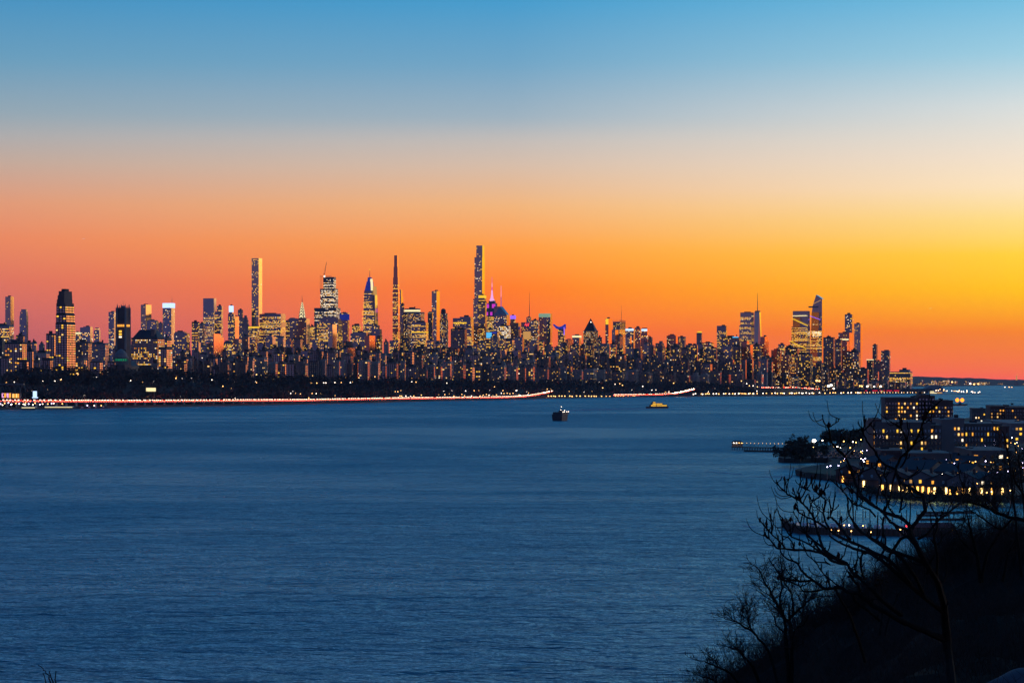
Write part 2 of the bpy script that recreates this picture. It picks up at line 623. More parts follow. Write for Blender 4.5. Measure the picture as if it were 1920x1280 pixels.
tag(link('park_wood', me), 'dark leafless wood covering the far river bank below the city', 'wood', None, 'stuff')

# ------------------------------------------------------------------ buildings
WIN = {  # floor height, bay, glass width, glass height, pattern
    'off': (4.1, 3.4, 0.82, 0.52, 'rows'), 'res': (3.5, 4.0, 0.50, 0.50, 'rand'), 'bri': (3.4, 3.6, 0.42, 0.50, 'rand'),
    'grid': (4.6, 4.6, 0.62, 0.60, 'rand'), 'fine': (3.5, 2.6, 0.58, 0.50, 'rows'), 'big': (3.6, 4.6, 0.62, 0.55, 'rand')}
MASONRY = {'brick', 'brick_dark', 'tan', 'stone', 'concrete'}
GRID = 18.3


def face_windows(org, ux, width, z0, z1, kind, p, k, r):
    fh, bw, gw, gh, pat = WIN[kind]
    nx, nz = max(1, int(width / bw)), max(0, int((z1 - z0) / fh))
    if nz == 0:
        return None
    bw = width / nx
    P = np.full((nz, nx), p)
    if pat == 'rows':
        fl = r.beta(0.5, 0.6, nz) * 2 * p
        seg = np.repeat(r.uniform(0.35, 1.65, (nz, nx // 4 + 1)), 4, axis=1)[:, :nx]
        P = fl[:, None] * seg
    lit = r.random((nz, nx)) < P
    iz, ix = np.mgrid[0:nz, 0:nx]
    cx = (ix + 0.5) * bw
    cz = z0 + (iz + 0.5) * fh
    hw, hh = gw * bw / 2, gh * fh / 2
    ux = np.array(ux)
    base = np.array(org)[None, None, :] + cx[..., None] * ux
    base[..., 2] = cz
    up = np.array([0, 0, hh])
    q = np.stack([base - ux * hw - up, base + ux * hw - up, base + ux * hw + up, base - ux * hw + up], 2)
    return q[lit], q[~lit]


def rect_of(x0, xc, x1, Y, rot, base=None, bmin=None):
    th = math.radians(rot)
    c, s = math.cos(th), math.sin(th)
    dx = ((x0 + x1) / 2 - 960) / F
    kf, kr = c + dx * s, max(0.02, s - dx * c)
    a = (xc - x0) * Y / F / kf
    b = (x1 - xc) * Y / F / kr
    lo = (0.45 * a if bmin is None else bmin)
    if b < lo:
        b = lo
        wr = b * kr * F / Y
        a = max((x1 - x0 - wr), 0.3 * (x1 - x0)) * Y / F / kf
        xc = x0 + a * kf * F / Y
    d = (xc - 960) / F
    if base is None:
        P = (d * Y, Y)
        C = (P[0] - a / 2 * c + b / 2 * s, P[1] + a / 2 * s + b / 2 * c)
        return a, b, C, 0.0
    X0 = base[0] + a / 2 * c - b / 2 * s
    Y0 = base[1] - a / 2 * s - b / 2 * c
    sft = (d * Y0 - X0) / (c + d * s)
    return a, b, base, sft


def building(name, label, cat, x0, xc, x1, yt, Y, mat, win=None, p=0.1, pal='w', tiers=(), rot=GRID, group=None, ybot=None, plant=1,
             crown=None, screens=(), spires=(), bmin=None, unlit=None, dark=(), seed=None, roof=None, base_z=0.0, windows_right=True):
    r = np.random.default_rng(seed if seed is not None else int(x0 * 37 + yt * 101 + Y))
    if ybot is None:
        ybot = 705.0 if x0 < 1380 else 734.0
    a, b, C, _ = rect_of(x0, xc, x1, Y, rot, None, bmin)
    root = empty(name, (C[0], C[1], base_z), -math.radians(rot))
    tag(root, label, cat, group)
    body = MB()
    lit, unl = [], []
    zb = 0.0
    tl = [(x0, xc, x1, yt)] + list(tiers)
    last = None
    z_low = WZ(ybot, Y) - base_z
    for i, (t0, tcx, t1, ty) in enumerate(tl):
        if i == 0:
            ta, tb, sft = a, b, 0.0
        else:
            ta, tb, _, sft = rect_of(t0, tcx, t1, Y, rot, C, None if bmin is None else bmin * 0.8)
            tb = min(tb, last[3] - last[2]) if i else tb
        zt = WZ(ty, Y) - base_z
        xa, xb, ya, yb = sft - ta / 2, sft + ta / 2, -tb / 2, tb / 2
        body.box(xa, xb, ya, yb, zb if i == 0 else zb - 0.5, zt)
        if win:
            za = max(zb, z_low) + 1.0
            for (d0, d1) in ([(za, zt - 2.0)]):
                fw = face_windows((xa, ya - 0.3, 0), (1, 0, 0), ta, d0, d1, win, p, 0, r)
                if fw:
                    lit.append(fw[0]); unl.append(fw[1])
                if windows_right:
                    fw = face_windows((xb + 0.3, ya, 0), (0, 1, 0), tb, d0, d1, win, p * 0.7, 0, r)
                    if fw:
                        lit.append(fw[0]); unl.append(fw[1])
        last = (xa, xb, ya, yb)
        zb = zt
    body.build('tower_body', mat, root)
    if lit:
        Q = np.concatenate(lit)
        for (ya_, yb_) in dark:      # storeys that stay dark
            zz = Q[:, 0, 2] + base_z
            Q = Q[(zz > WZ(ya_, Y)) | (zz < WZ(yb_, Y))]
        if len(Q):
            quads_object('lit_windows', Q, r.choice(6, len(Q), p=PAL[pal]), LIT, root, 'stuff')
        if (mat in MASONRY) if unlit is None else unlit:
            Q = np.concatenate(unl)
            if len(Q):
                quads_object('dark_windows', Q, np.zeros(len(Q)), ['window_glass'], root, 'stuff')
    xa, xb, ya, yb = last
    if plant:
        pm = MB()
        hgt = r.uniform(2.5, 5.5)
        fx = sorted(r.uniform(0.12, 0.88, 2))
        if fx[1] - fx[0] < 0.25:
            fx = [0.3, 0.65]
        pm.box(xa + (xb - xa) * fx[0], xa + (xb - xa) * fx[1], ya * 0.5, yb * 0.5, zb - 0.3, zb + hgt)
        if mat in MASONRY and r.random() < 0.6:
            tx = xa + (xb - xa) * r.uniform(0.1, 0.9)
            pm.cyl(tx, ya * 0.7, zb + 2, zb + 6, 1.8, n=7)
            pm.cyl(tx, ya * 0.7, zb + 6, zb + 7.5, 1.9, 0.1, n=7)
            for ex in (-1.2, 1.2):
                pm.box(tx + ex - .15, tx + ex + .15, ya * .7 - .15, ya * .7 + .15, zb - .2, zb + 2.1)
        pm.build('roof_plant', roof or 'roof_dark', root)
    if crown:
        for (cy0, cy1, cm) in crown:
            cb = MB()
            cb.box(xa - 0.5, xb + 0.5, ya - 0.5, yb + 0.5, WZ(cy1, Y) - base_z, WZ(cy0, Y) - base_z)
            cb.build('lit_crown', cm, root)
    for (s0, s1, sy0, sy1, sm) in screens:      # lit panels on the front face
        f0, f1 = (s0 - x0) / (xc - x0), (s1 - x0) / (xc - x0)
        sb = MB()
        sb.box(-a / 2 + f0 * a, -a / 2 + f1 * a, -b / 2 - 1.2, -b / 2 - 0.2, WZ(sy1, Y) - base_z, WZ(sy0, Y) - base_z)
        sb.build('lit_panel', sm, root)
    for (spx, sy0, sy1, sr, sm) in spires:
        f0 = (spx - tl[-1][0]) / max(1e-3, (tl[-1][1] - tl[-1][0]))
        sb = MB()
        xx = xa + f0 * (xb - xa)
        z0_, z1_ = WZ(sy1, Y) - base_z, WZ(sy0, Y) - base_z
        sb.cyl(xx, 0, z0_ - 1, z0_ + (z1_ - z0_) * .5, sr, sr * .7, 6)
        sb.cyl(xx, 0, z0_ + (z1_ - z0_) * .5, z1_, sr * .55, sr * .25, 6)
        sb.build('spire', sm, root)
    return root, (a, b, C, zb)

B = building
SK, OT, AT, AB = 'skyscraper', 'office_tower', 'apartment_tower', 'apartment_block'

# ---- far left
B(AT, 'slender glass tower at the far left edge with gold west face', 'skyscraper', 9.8, 22, 26, 556, 8500, 'glass_bright', 'res', .07, 'y', bmin=22)
B(AT, 'grey tower with chamfered top beside the slender far left tower', 'skyscraper', 36.5, 50, 53, 592, 8500, 'glass_blue', 'res', .06, 'w', tiers=[(37.5, 50, 52.3, 584), (39.5, 49.5, 51, 579.5)], plant=0)
B(OT, 'wide office block with bright windows at the far left edge of the skyline', 'office building', -14, 20, 26, 609, 7200, 'concrete', 'off', .45, 'w')
B(AT, 'dark plain tower block in front of the far left office block', 'apartment block', 30, 44, 46.5, 628, 5600, 'brick_dark', 'bri', .05, 'w')
B(AB, 'broad dark apartment block with many scattered lit windows at far left', 'apartment block', 9, 44, 50, 641, 4900, 'brick_dark', 'big', .24, 'w')
B(AB, 'narrow dark apartment block right of the many windowed block at far left', 'apartment block', 50.5, 60, 63, 654, 4850, 'brick_dark', 'big', .12, 'w')
B(AB, 'low teal-dark block cut by the left edge of the picture', 'apartment block', -20, 8, 11, 633, 5100, 'slate', 'off', .15, 'w')
B(AB, 'pale pink brick apartment block left of the stepped tower, taller of two', 'apartment block', 64, 90, 93, 661, 4650, 'tan', 'bri', .14, 'w')
B(AB, 'pale pink brick apartment block at the foot of the stepped tower', 'apartment block', 93, 113, 117, 671, 4600, 'tan', 'bri', .16, 'w')
B(AB, 'dark office block just left of the stepped tower with yellow top windows', 'office building', 86.5, 101, 104.5, 625, 5500, 'brick_dark', 'big', .16, 'y')
B(SK, 'stepped brick and glass tower with glowing orange west windows at left', 'skyscraper', 104, 125, 141.5, 605, 4150, 'brick_dark', 'big', .20, 'y',
  tiers=[(104.5, 123.5, 141, 588), (105.3, 122, 139, 568), (106.5, 120.5, 136, 561), (108, 120.5, 135.5, 553), (110, 121, 135, 545.5)], unlit=True, plant=1, spires=[(121, 541, 545, .6, 'steel')])
B(OT, 'low block with a bright yellow roof sign right of the stepped tower', 'office building', 140, 148, 151, 623, 7200, 'stone', 'off', .3, 'w', crown=[(623, 626, 'glow_cream')])
B(OT, 'grey office tower with one gold storey between stepped tower and gothic tower', 'office building', 150, 171, 174, 613.5, 7600, 'glass_blue', 'off', .22, 'w', tiers=[(156, 170, 173, 612)])
B(OT, 'small grey tower with chamfered top left of the gothic church tower', 'office building', 176, 187, 188.5, 619, 7700, 'glass_blue', 'off', .2, 'w', tiers=[(178.5, 185.5, 187, 614)], plant=0)
B(AT, 'pale glass tower standing behind the gothic church tower', 'skyscraper', 203.5, 214, 220.5, 584.5, 9500, 'glass_blue', 'off', .2, 'w')
B(AB, 'mid brown apartment block between the stepped tower and the church', 'apartment block', 141, 165, 172, 640, 5700, 'brick', 'bri', .12, 'w')
B(AB, 'dark blue apartment block left of the church nave', 'apartment block', 172, 197, 204, 643, 5900, 'stone', 'bri', .08, 'w')
# ---- between church and the square topped tower
B(SK, 'slim tower with a blazing orange west face right of the church tower', 'skyscraper', 264, 273.5, 284, 571, 9100, 'glass_bright', 'res', .10, 'w', windows_right=False)
B(OT, 'low round shouldered tower between the orange faced and ice lit towers', 'office building', 275, 294, 297.5, 602, 8800, 'glass_blue', 'off', .14, 'w', tiers=[(277, 293, 296, 600)])
B(OT, 'flat dark block left of the ice lit tower', 'office building', 297, 304, 306, 605, 8700, 'glass_dark', 'off', .12, 'w')
B(SK, 'grey tower with ice blue lit crown and thin mast', 'skyscraper', 305, 321, 328, 568.5, 9800, 'glass_blue', 'off', .10, 'w', crown=[(568, 577, 'glow_ice')], plant=0, spires=[(319, 553, 568, .9, 'steel')])
B(OT, 'low stepped dark block right of the ice lit tower', 'office building', 326, 350, 356, 624, 8000, 'glass_dark', 'off', .22, 'y', tiers=[(328, 346, 350, 621.5)])
B(OT, 'office tower with yellow windows left of the square topped tower', 'office building', 359.5, 372, 374, 603, 8600, 'brick_dark', 'off', .4, 'y')
B(OT, 'plain grey tower tucked beside the square topped tower', 'office building', 374, 380, 384, 606, 8900, 'stone', 'off', .15, 'w')
B(SK, 'square topped grey office tower with dark upper half and speckled lower half', 'skyscraper', 380.8, 402, 405.5, 559, 10500, 'glass_blue', 'off', .55, 'd', plant=0, dark=[(555, 584.5)])
B(OT, 'dark tower with yellow bands right of the square topped tower', 'office building', 402.5, 416, 418, 584, 9000, 'glass_dark', 'off', .35, 'y', tiers=[(406.5, 416, 418, 573.5)])
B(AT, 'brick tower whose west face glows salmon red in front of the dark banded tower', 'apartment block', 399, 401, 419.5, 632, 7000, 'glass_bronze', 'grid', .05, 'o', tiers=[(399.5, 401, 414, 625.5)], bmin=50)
B(SK, 'tower with a white and violet lit corner blade left of the tall thin grid tower', 'skyscraper', 427.5, 438.5, 440.5, 588, 9500, 'glass_dark', 'off', .4, 'y', tiers=[(429, 435, 438, 573)], screens=[], crown=[(573, 585, 'glow_ice')])
B(OT, 'small tower with an orange reflecting face beside the blade lit tower', 'office building', 438.5, 441, 448, 593, 9600, 'glass_bronze', 'off', .15, 'y')
B(SK, 'narrow tower with dark crown between blade lit tower and grid tower', 'skyscraper', 445.5, 453.5, 457, 596, 10000, 'stone', 'off', .16, 'w', tiers=[(446, 453, 455.5, 580.5)])
B(SK, 'grey art deco tower with pointed shoulders just left of the tall thin grid tower', 'skyscraper', 453.5, 465, 467.5, 608, 9000, 'stone', 'bri', .05, 'w', tiers=[(455, 464, 466, 600), (456.6, 462.8, 464.5, 595), (458, 462, 463, 591)], plant=0)
B(SK, 'very tall thin square tower with a grid of windows and gold west face', 'skyscraper', 471.8, 485, 491.5, 484, 10050, 'glass_bright', 'grid', .26, 'y', unlit=True, plant=0, bmin=29, dark=[(500, 505), (525, 533), (598, 640)], windows_right=True)
B(OT, 'low block with a glowing yellow storey at the foot of the grid tower', 'office building', 466, 483, 486, 611, 8900, 'stone', 'off', .5, 'y', crown=[(612, 615, 'glow_gold')])
B(SK, 'broad office slab with dark cap and yellow windows right of the grid tower', 'skyscraper', 486, 533, 535.5, 588, 9500, 'glass_dark', 'off', .72, 'y', dark=[(585, 594)])
B(OT, 'office tower with a broken pediment top left of the needle crowned tower', 'office building', 535.5, 559, 562, 600, 9700, 'stone', 'off', .5, 'y')
B(OT, 'dark slab tower in front of the needle crowned tower', 'office building', 543, 578, 581, 597, 9300, 'glass_dark', 'off', .10, 'y', tiers=[])
B(OT, 'narrow yellow lit block right of the dark slab tower', 'office building', 580.5, 589, 591, 611, 9500, 'stone', 'off', .7, 'y')
B(OT, 'dome shouldered office block with yellow band below the tower under construction', 'office building', 594, 638, 642, 602, 9000, 'glass_dark', 'off', .55, 'y', tiers=[(600, 634, 640, 597), (606, 630, 634, 594)], plant=0)
B(SK, 'dark tower with a blazing orange west face below the tower under construction', 'skyscraper', 615, 623.5, 631.5, 608, 8000, 'glass_bright', 'off', .06, 'y', windows_right=False)
B(SK, 'tower with a deep blue lit crown right of the tower under construction', 'skyscraper', 637, 652, 655, 586, 9700, 'glass_dark', 'off', .18, 'y', crown=[(589, 600, 'glow_deep')])
B(OT, 'small flat topped tower full of yellow windows left of the stepped glass tower', 'office building', 660, 675, 677, 608.5, 9500, 'glass_dark', 'off', .75, 'y')
B(OT, 'dark rounded block in front of the stepped glass tower', 'office building', 696, 712, 716, 617, 8500, 'glass_dark', 'off', .06, 'y', tiers=[(697, 708, 712, 609.5)])
B(OT, 'dark office block with yellow windows below the stepped glass tower', 'office building', 657, 689, 693, 624.5, 8000, 'glass_dark', 'off', .4, 'y', tiers=[(663, 686, 690, 622.5)])
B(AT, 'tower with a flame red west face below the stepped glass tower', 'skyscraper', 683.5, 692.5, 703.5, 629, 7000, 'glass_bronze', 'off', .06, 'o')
B(AB, 'small block with a salmon face left of the flame red tower', 'apartment block', 650, 653, 666, 652, 6900, 'glass_bronze', 'bri', .08, 'o')
# ---- centre
B(SK, 'thinnest tower of the skyline, dark with yellow storeys and stepped edge', 'skyscraper', 736.2, 746.5, 749.5, 545, 9763, 'glass_bronze', 'off', .5, 'y', tiers=[(737, 746.2, 748.6, 520), (738, 745.6, 747.6, 500), (739, 745.2, 746.8, 478.5)], bmin=14, plant=0, dark=[(470, 535)])
B(SK, 'tapering dark tower with a gold blade face beside the thinnest tower', 'skyscraper', 747.5, 752.5, 757, 569, 10000, 'glass_bright', 'off', .05, 'y', tiers=[(748.3, 752, 756, 556), (749, 751.8, 754.5, 543)], plant=0)
B(OT, 'dark slim block at the foot of the gold blade tower', 'office building', 751.5, 756, 758, 569, 9500, 'brick_dark', 'off', .1, 'y')
B(SK, 'wide tan hotel tower with white lit crown right of the thinnest tower', 'skyscraper', 757.5, 789, 796, 585, 9500, 'tan', 'res', .42, 'w', tiers=[(758.5, 783, 788, 578)], crown=[(580.5, 584, 'glow_cream')])
B(OT, 'lower office block with a glowing yellow storey in front of the tan hotel', 'office building', 772, 800, 803, 604, 9000, 'glass_dark', 'off', .55, 'y', crown=[(621.5, 623.5, 'glow_gold')])
B(SK, 'dark glass tower with wavy gold west face at the centre left', 'skyscraper', 809.5, 818.5, 824.5, 545.5, 9690, 'glass_bright', 'off', .14, 'w', tiers=[], windows_right=False)
B(OT, 'plain dark tower stuck to the left of the gold wavy faced tower', 'office building', 802, 810.5, 812, 585.5, 9600, 'glass_dark', 'off', .05, 'y')
B(SK, 'brick tower with a small round dome right of the gold wavy faced tower', 'skyscraper', 824.5, 838, 840.5, 600, 9400, 'brick', 'res', .35, 'w', tiers=[(825.5, 836.5, 839.5, 587)], plant=0)
B(OT, 'broad dark office block with gold upper storeys left of the tallest tower', 'office building', 849, 884, 888, 596, 8800, 'glass_dark', 'off', .35, 'y', tiers=[(862, 882, 886, 593.5)], screens=[(851, 876, 604, 606.5, 'glow_gold')])
B(AB, 'bulky purple brown brick tower block left of the tallest tower', 'apartment block', 845, 872, 875.5, 616, 7500, 'brick_dark', 'bri', .07, 'w')
B(OT, 'narrow yellow lit block squeezed against the foot of the tallest tower', 'office building', 874, 884, 887, 612, 8300, 'glass_dark', 'off', .65, 'y')
B(SK, 'tallest tower of the skyline, dark glass slab with a gold edge', 'skyscraper', 887.3, 903.5, 909.5, 560, 9634, 'glass_bright', 'off', .12, 'w', tiers=[(889.6, 904, 908.8, 482), (893, 904.5, 908.2, 460)], plant=0, windows_right=False, bmin=26)
B(AT, 'dark stone tower with gold lit ragged crown in front of the tallest tower', 'skyscraper', 895.5, 909.5, 912.5, 565, 9300, 'brick_dark', 'off', .26, 'y', tiers=[(897.5, 908.5, 911.5, 553)], crown=[(553.5, 558.5, 'glow_gold')])
B(OT, 'office block carrying a large sky blue lit screen', 'office building', 911.5, 933, 936, 622, 8500, 'glass_dark', 'off', .45, 'y', screens=[(912, 922, 623, 633.5, 'glow_cyan'), (922.5, 931, 622.5, 624.5, 'glow_blue')])
B(OT, 'sloped roof dark glass tower with a blue lit needle beside the magenta lit tower', 'skyscraper', 926, 950, 955, 590, 10900, 'glass_dark', 'off', .12, 'w', plant=0)
B(OT, 'white lit concrete frame tower rising under construction at the centre', 'tower', 932.5, 953.5, 957.5, 610, 9200, 'concrete', 'grid', .85, 'h', plant=1)
B(OT, 'small tower with a violet lit crown at the centre', 'skyscraper', 956, 972, 976, 605, 10000, 'glass_dark', 'off', .12, 'w', tiers=[(957, 965, 967, 591)], crown=[(591, 598, 'glow_violet')])
# ---- right of centre
B(SK, 'office tower with tall mast and a red lit sign', 'skyscraper', 977, 1003, 1007, 604, 10600, 'glass_dark', 'off', .16, 'y', tiers=[(987, 995, 997, 594)], spires=[(991.8, 546, 594, 1.4, 'steel')], screens=[(981, 995, 621, 636, 'lit_soft')])
B(OT, 'small beige lit block between mast tower and finned crown tower', 'office building', 996, 1009, 1011, 600, 10400, 'stone', 'off', .5, 'w')
B(SK, 'dark tower with a crown of glowing pale green fins', 'skyscraper', 1010, 1032, 1035.5, 588, 10500, 'glass_dark', 'off', .08, 'y', plant=0)
B(SK, 'tower with a curved deep blue lit crown right of the finned crown tower', 'skyscraper', 1046, 1058, 1060.5, 616, 10200, 'glass_dark', 'off', .35, 'w', plant=0)
B(OT, 'block with pale yellow top storey right of the blue crowned tower', 'office building', 1073, 1086, 1090, 628, 9500, 'glass_dark', 'off', .25, 'w', crown=[(629, 632.5, 'glow_cream')])
B(AB, 'low block with a pink west face right of the blue crowned tower', 'apartment block', 1060, 1065, 1075, 636, 9000, 'glass_bronze', 'bri', .08, 'o')
B(SK, 'brick tower with a dark pyramid roof and one light near its tip', 'skyscraper', 1093.5, 1117, 1121.5, 619.5, 9900, 'brick', 'res', .42, 'w', plant=0)
B(AB, 'small stepped block just right of the pyramid roofed tower', 'apartment block', 1120, 1127, 1129, 632, 9300, 'brick_dark', 'bri', .2, 'w')
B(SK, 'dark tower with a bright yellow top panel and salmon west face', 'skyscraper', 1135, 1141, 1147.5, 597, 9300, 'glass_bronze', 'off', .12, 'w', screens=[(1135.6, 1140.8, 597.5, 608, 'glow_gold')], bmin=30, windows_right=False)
B(SK, 'tower with thin mast, open screen crown and yellow lit side', 'skyscraper', 1149.5, 1162, 1172.5, 603, 10300, 'glass_dark', 'off', .4, 'y', spires=[(1159.8, 568, 603, .9, 'steel')], plant=0)
B(SK, 'dark slab with a flame orange west face in front of the mast and screen tower', 'skyscraper', 1147, 1153.5, 1159.5, 618, 8700, 'glass_bright', 'off', .06, 'w', bmin=30, windows_right=False)
B(AB, 'brownish slab right of the flame orange faced slab', 'apartment block', 1159.5, 1162, 1168, 628, 8600, 'brick', 'bri', .08, 'w')
B(SK, 'tower with an ice cyan light bar on its roof', 'skyscraper', 1172.5, 1188, 1191, 616, 9300, 'glass_dark', 'off', .2, 'w', screens=[(1173, 1188, 616, 620, 'glow_ice')])
B(AT, 'dark block with thin orange west edge below the cyan bar tower', 'apartment block', 1172.5, 1181.5, 1184.5, 632, 8700, 'glass_bright', 'off', .12, 'w', windows_right=False)
B(SK, 'plain dark tower between the two towers with cyan roof lights', 'skyscraper', 1190.5, 1200.5, 1203.5, 614, 9100, 'glass_bronze', 'off', .16, 'w')
B(SK, 'tower with a cyan and white lit roof band and pink edge', 'skyscraper', 1201.5, 1213.5, 1216.5, 616, 9000, 'glass_bronze', 'off', .2, 'w', screens=[(1203, 1213.5, 616.5, 620.5, 'glow_ice')])
B(OT, 'short tower with a white roof light right of the cyan band tower', 'office building', 1214.5, 1221, 1223.5, 632, 8900, 'brick', 'bri', .16, 'w')
B(OT, 'low stepped pyramid block right of the cyan band tower', 'office building', 1224, 1242, 1247, 649, 8500, 'stone', 'bri', .16, 'w', tiers=[(1229, 1241, 1245, 643), (1236, 1241, 1243, 639)], plant=0)
B(SK, 'broad shouldered tower with a thin red west edge', 'skyscraper', 1250, 1267.5, 1270.5, 629, 9000, 'glass_bronze', 'res', .14, 'w', tiers=[(1253, 1266, 1269, 627.5)])
B(SK, 'grey tower with lit corner right of the red edged tower', 'skyscraper', 1271, 1283.5, 1286, 631, 9200, 'stone', 'res', .2, 'y')
B(OT, 'low office block with gold windows left of the slender gold tipped tower', 'office building', 1286, 1303, 1307, 646, 9000, 'glass_dark', 'off', .55, 'y')
B(SK, 'slender tower with a gold lit tip', 'skyscraper', 1306, 1314.5, 1316.5, 624, 9400, 'stone', 'bri', .06, 'w', tiers=[(1308, 1314, 1315.5, 621)], crown=[(621, 623.5, 'glow_gold')], plant=0)
B(OT, 'office block with white lit top storeys right of the gold tipped tower', 'office building', 1316, 1336, 1339.5, 642, 9500, 'glass_dark', 'off', .55, 'w')
B(SK, 'flat topped tower with dark cap and yellow bands left of the lattice lit pair', 'skyscraper', 1344, 1361.5, 1363.5, 610.5, 10500, 'glass_dark', 'off', .5, 'y', dark=[(605, 620)])
B(AT, 'broad dark apartment slab with scattered lights and red west edge', 'apartment block', 1353, 1385.5, 1388.5, 631.5, 8200, 'brick_dark', 'big', .16, 'w', screens=[(1374, 1385, 631, 633, 'glow_cyan')])
B(SK, 'wide tower thick with yellow windows beside the antenna topped tower', 'skyscraper', 1386, 1409, 1414, 610, 10800, 'glass_bright', 'off', .62, 'y', tiers=[(1388, 1409, 1413.5, 585.5)], dark=[(580, 594)], windows_right=False)
B(AT, 'dark block with pink west face in front of the yellow windowed tower', 'apartment block', 1389.5, 1400.5, 1404.5, 639.5, 8050, 'glass_bronze', 'off', .14, 'w')
B(AT, 'low block with a salmon west face below the antenna topped tower', 'apartment block', 1404, 1407, 1412, 646, 8000, 'glass_bronze', 'bri', .1, 'o')
B(AT, 'dark notched block below the antenna topped tower', 'apartment block', 1411, 1424, 1427.5, 645.5, 8080, 'brick_dark', 'big', .2, 'y')
B(SK, 'tower with a glowing gold band below its top right of the antenna topped tower', 'skyscraper', 1425, 1433.5, 1441.5, 640, 8200, 'glass_bronze', 'off', .14, 'w', tiers=[(1426, 1434, 1440, 631)], crown=[(649.5, 654.5, 'glow_gold')])
# ---- the right hand cluster
B(AT, 'dark block with a rose west face left of the diagonal lit tower', 'apartment block', 1446, 1456.5, 1463.5, 656, 8250, 'glass_bronze', 'big', .2, 'w', tiers=[(1451, 1458, 1462, 653.5)])
B(OT, 'small flat tower behind the rose faced block', 'office building', 1459, 1471, 1474, 645, 9200, 'glass_dark', 'off', .4, 'y')
B(AT, 'dark broad block with stepped roof and rose west face below the diagonal lit tower', 'apartment block', 1465, 1478, 1487, 665, 8150, 'glass_bronze', 'big', .18, 'w')
B(AT, 'dark bulky block with warm lights left of the deck crowned tower', 'apartment block', 1472, 1495, 1499, 651, 8300, 'brick_dark', 'big', .24, 'y', tiers=[(1474, 1484, 1488, 648)])
B(AT, 'dark apartment tower with pink edge at the foot of the diagonal lit tower', 'apartment block', 1487, 1519, 1524, 663, 8200, 'brick_dark', 'big', .22, 'y')
B(SK, 'tall tower with diagonal string lights and gold west face', 'skyscraper', 1481.5, 1512, 1519.5, 640, 11200, 'glass_bright', 'off', .7, 'y', tiers=[(1484, 1514, 1519, 612), (1486.5, 1515, 1518.5, 582.5)], dark=[(575, 615)], plant=0, windows_right=False)
B(AT, 'tall dark residential slab with pale west edge right of the deck crowned tower', 'apartment block', 1543.5, 1562.5, 1565.5, 632, 9000, 'brick_dark', 'res', .12, 'w', bmin=12)
B(AT, 'second dark residential slab with pale west edge, the lower one', 'apartment block', 1565.5, 1576.5, 1579.5, 636, 8800, 'brick_dark', 'res', .12, 'w', bmin=12)
B(AT, 'dark tower with a peach lit top storey right of the twin slabs', 'apartment block', 1572, 1592.5, 1599, 623.5, 9500, 'glass_bronze', 'res', .10, 'w', screens=[(1574, 1591, 635, 637.5, 'glow_cream')])
B(AT, 'tallest flat topped dark tower in the right end cluster', 'skyscraper', 1584, 1597.5, 1600, 589, 9800, 'glass_dark', 'off', .12, 'w', screens=[(1594, 1597.5, 596.5, 598, 'glow_gold')])
B(AT, 'slim dark tower with gold west face at the right end of the cluster', 'skyscraper', 1601.5, 1613.5, 1617, 606.5, 9500, 'glass_bright', 'res', .16, 'y', windows_right=False)
B(AT, 'short dark tower in front of the peach lit tower', 'apartment block', 1578.5, 1588.5, 1591.5, 640, 8700, 'glass_bronze', 'res', .12, 'w')
B(AB, 'broad mid height block at the feet of the right end towers', 'apartment block', 1588, 1610, 1613, 658, 8500, 'brick_dark', 'big', .18, 'w', tiers=[(1596, 1606, 1609, 655)])
B(AB, 'low dark block stepping down right of the gold faced slim tower', 'apartment block', 1608, 1626, 1629, 690, 8400, 'brick_dark', 'big', .16, 'w')
B(AB, 'dark block with a white roof light near the right end of the skyline', 'apartment block', 1625, 1636, 1638, 674.5, 8700, 'brick_dark', 'res', .16, 'w', crown=[(673.5, 675, 'glow_cream')])
B(SK, 'lone slender tower with a flat cap near the right end of the skyline', 'skyscraper', 1636, 1643, 1645.5, 646, 9200, 'brick', 'res', .10, 'w')
B(AB, 'plain low block between the two last towers of the skyline', 'apartment block', 1642, 1651, 1653, 677, 9000, 'stone', 'bri', .06, 'w')
B(SK, 'last tower of the skyline at right, square and grey with dotted windows', 'skyscraper', 1652, 1667.5, 1669.5, 657.5, 9000, 'concrete', 'res', .22, 'w')
B(OT, 'low stepped building flooded with yellow light at the right end of the skyline', 'office building', 1668, 1707, 1711, 696.5, 8800, 'concrete', 'off', .95, 'y', tiers=[(1686, 1704, 1707, 692.5)], ybot=722)


# ---- special shapes -------------------------------------------------------
def root_at(name, label, cat, px, Y, rot=GRID, z=0.0):
    o = empty(name, (WX(px, Y), Y, z), -math.radians(rot))
    return tag(o, label, cat)


def sq(h, k=1.0):
    return [(-h, -h * k), (h, -h * k), (h, h * k), (-h, h * k)]


def wall_windows(root, faces, win, p, pal, seed, unlit=False):
    """faces: (origin, u, width, z0, z1)"""
    r = np.random.default_rng(seed)
    L, U = [], []
    for org, u, wd, z0, z1 in faces:
        fw = face_windows(org, u, wd, z0, z1, win, p, 0, r)
        if fw:
            L.append(fw[0]); U.append(fw[1])
    Q = np.concatenate(L)
    if len(Q):
        quads_object('lit_windows', Q, r.choice(6, len(Q), p=PAL[pal]), LIT, root, 'stuff')
    if unlit:
        quads_object('dark_windows', np.concatenate(U), np.zeros(sum(map(len, U))), ['window_glass'], root, 'stuff')


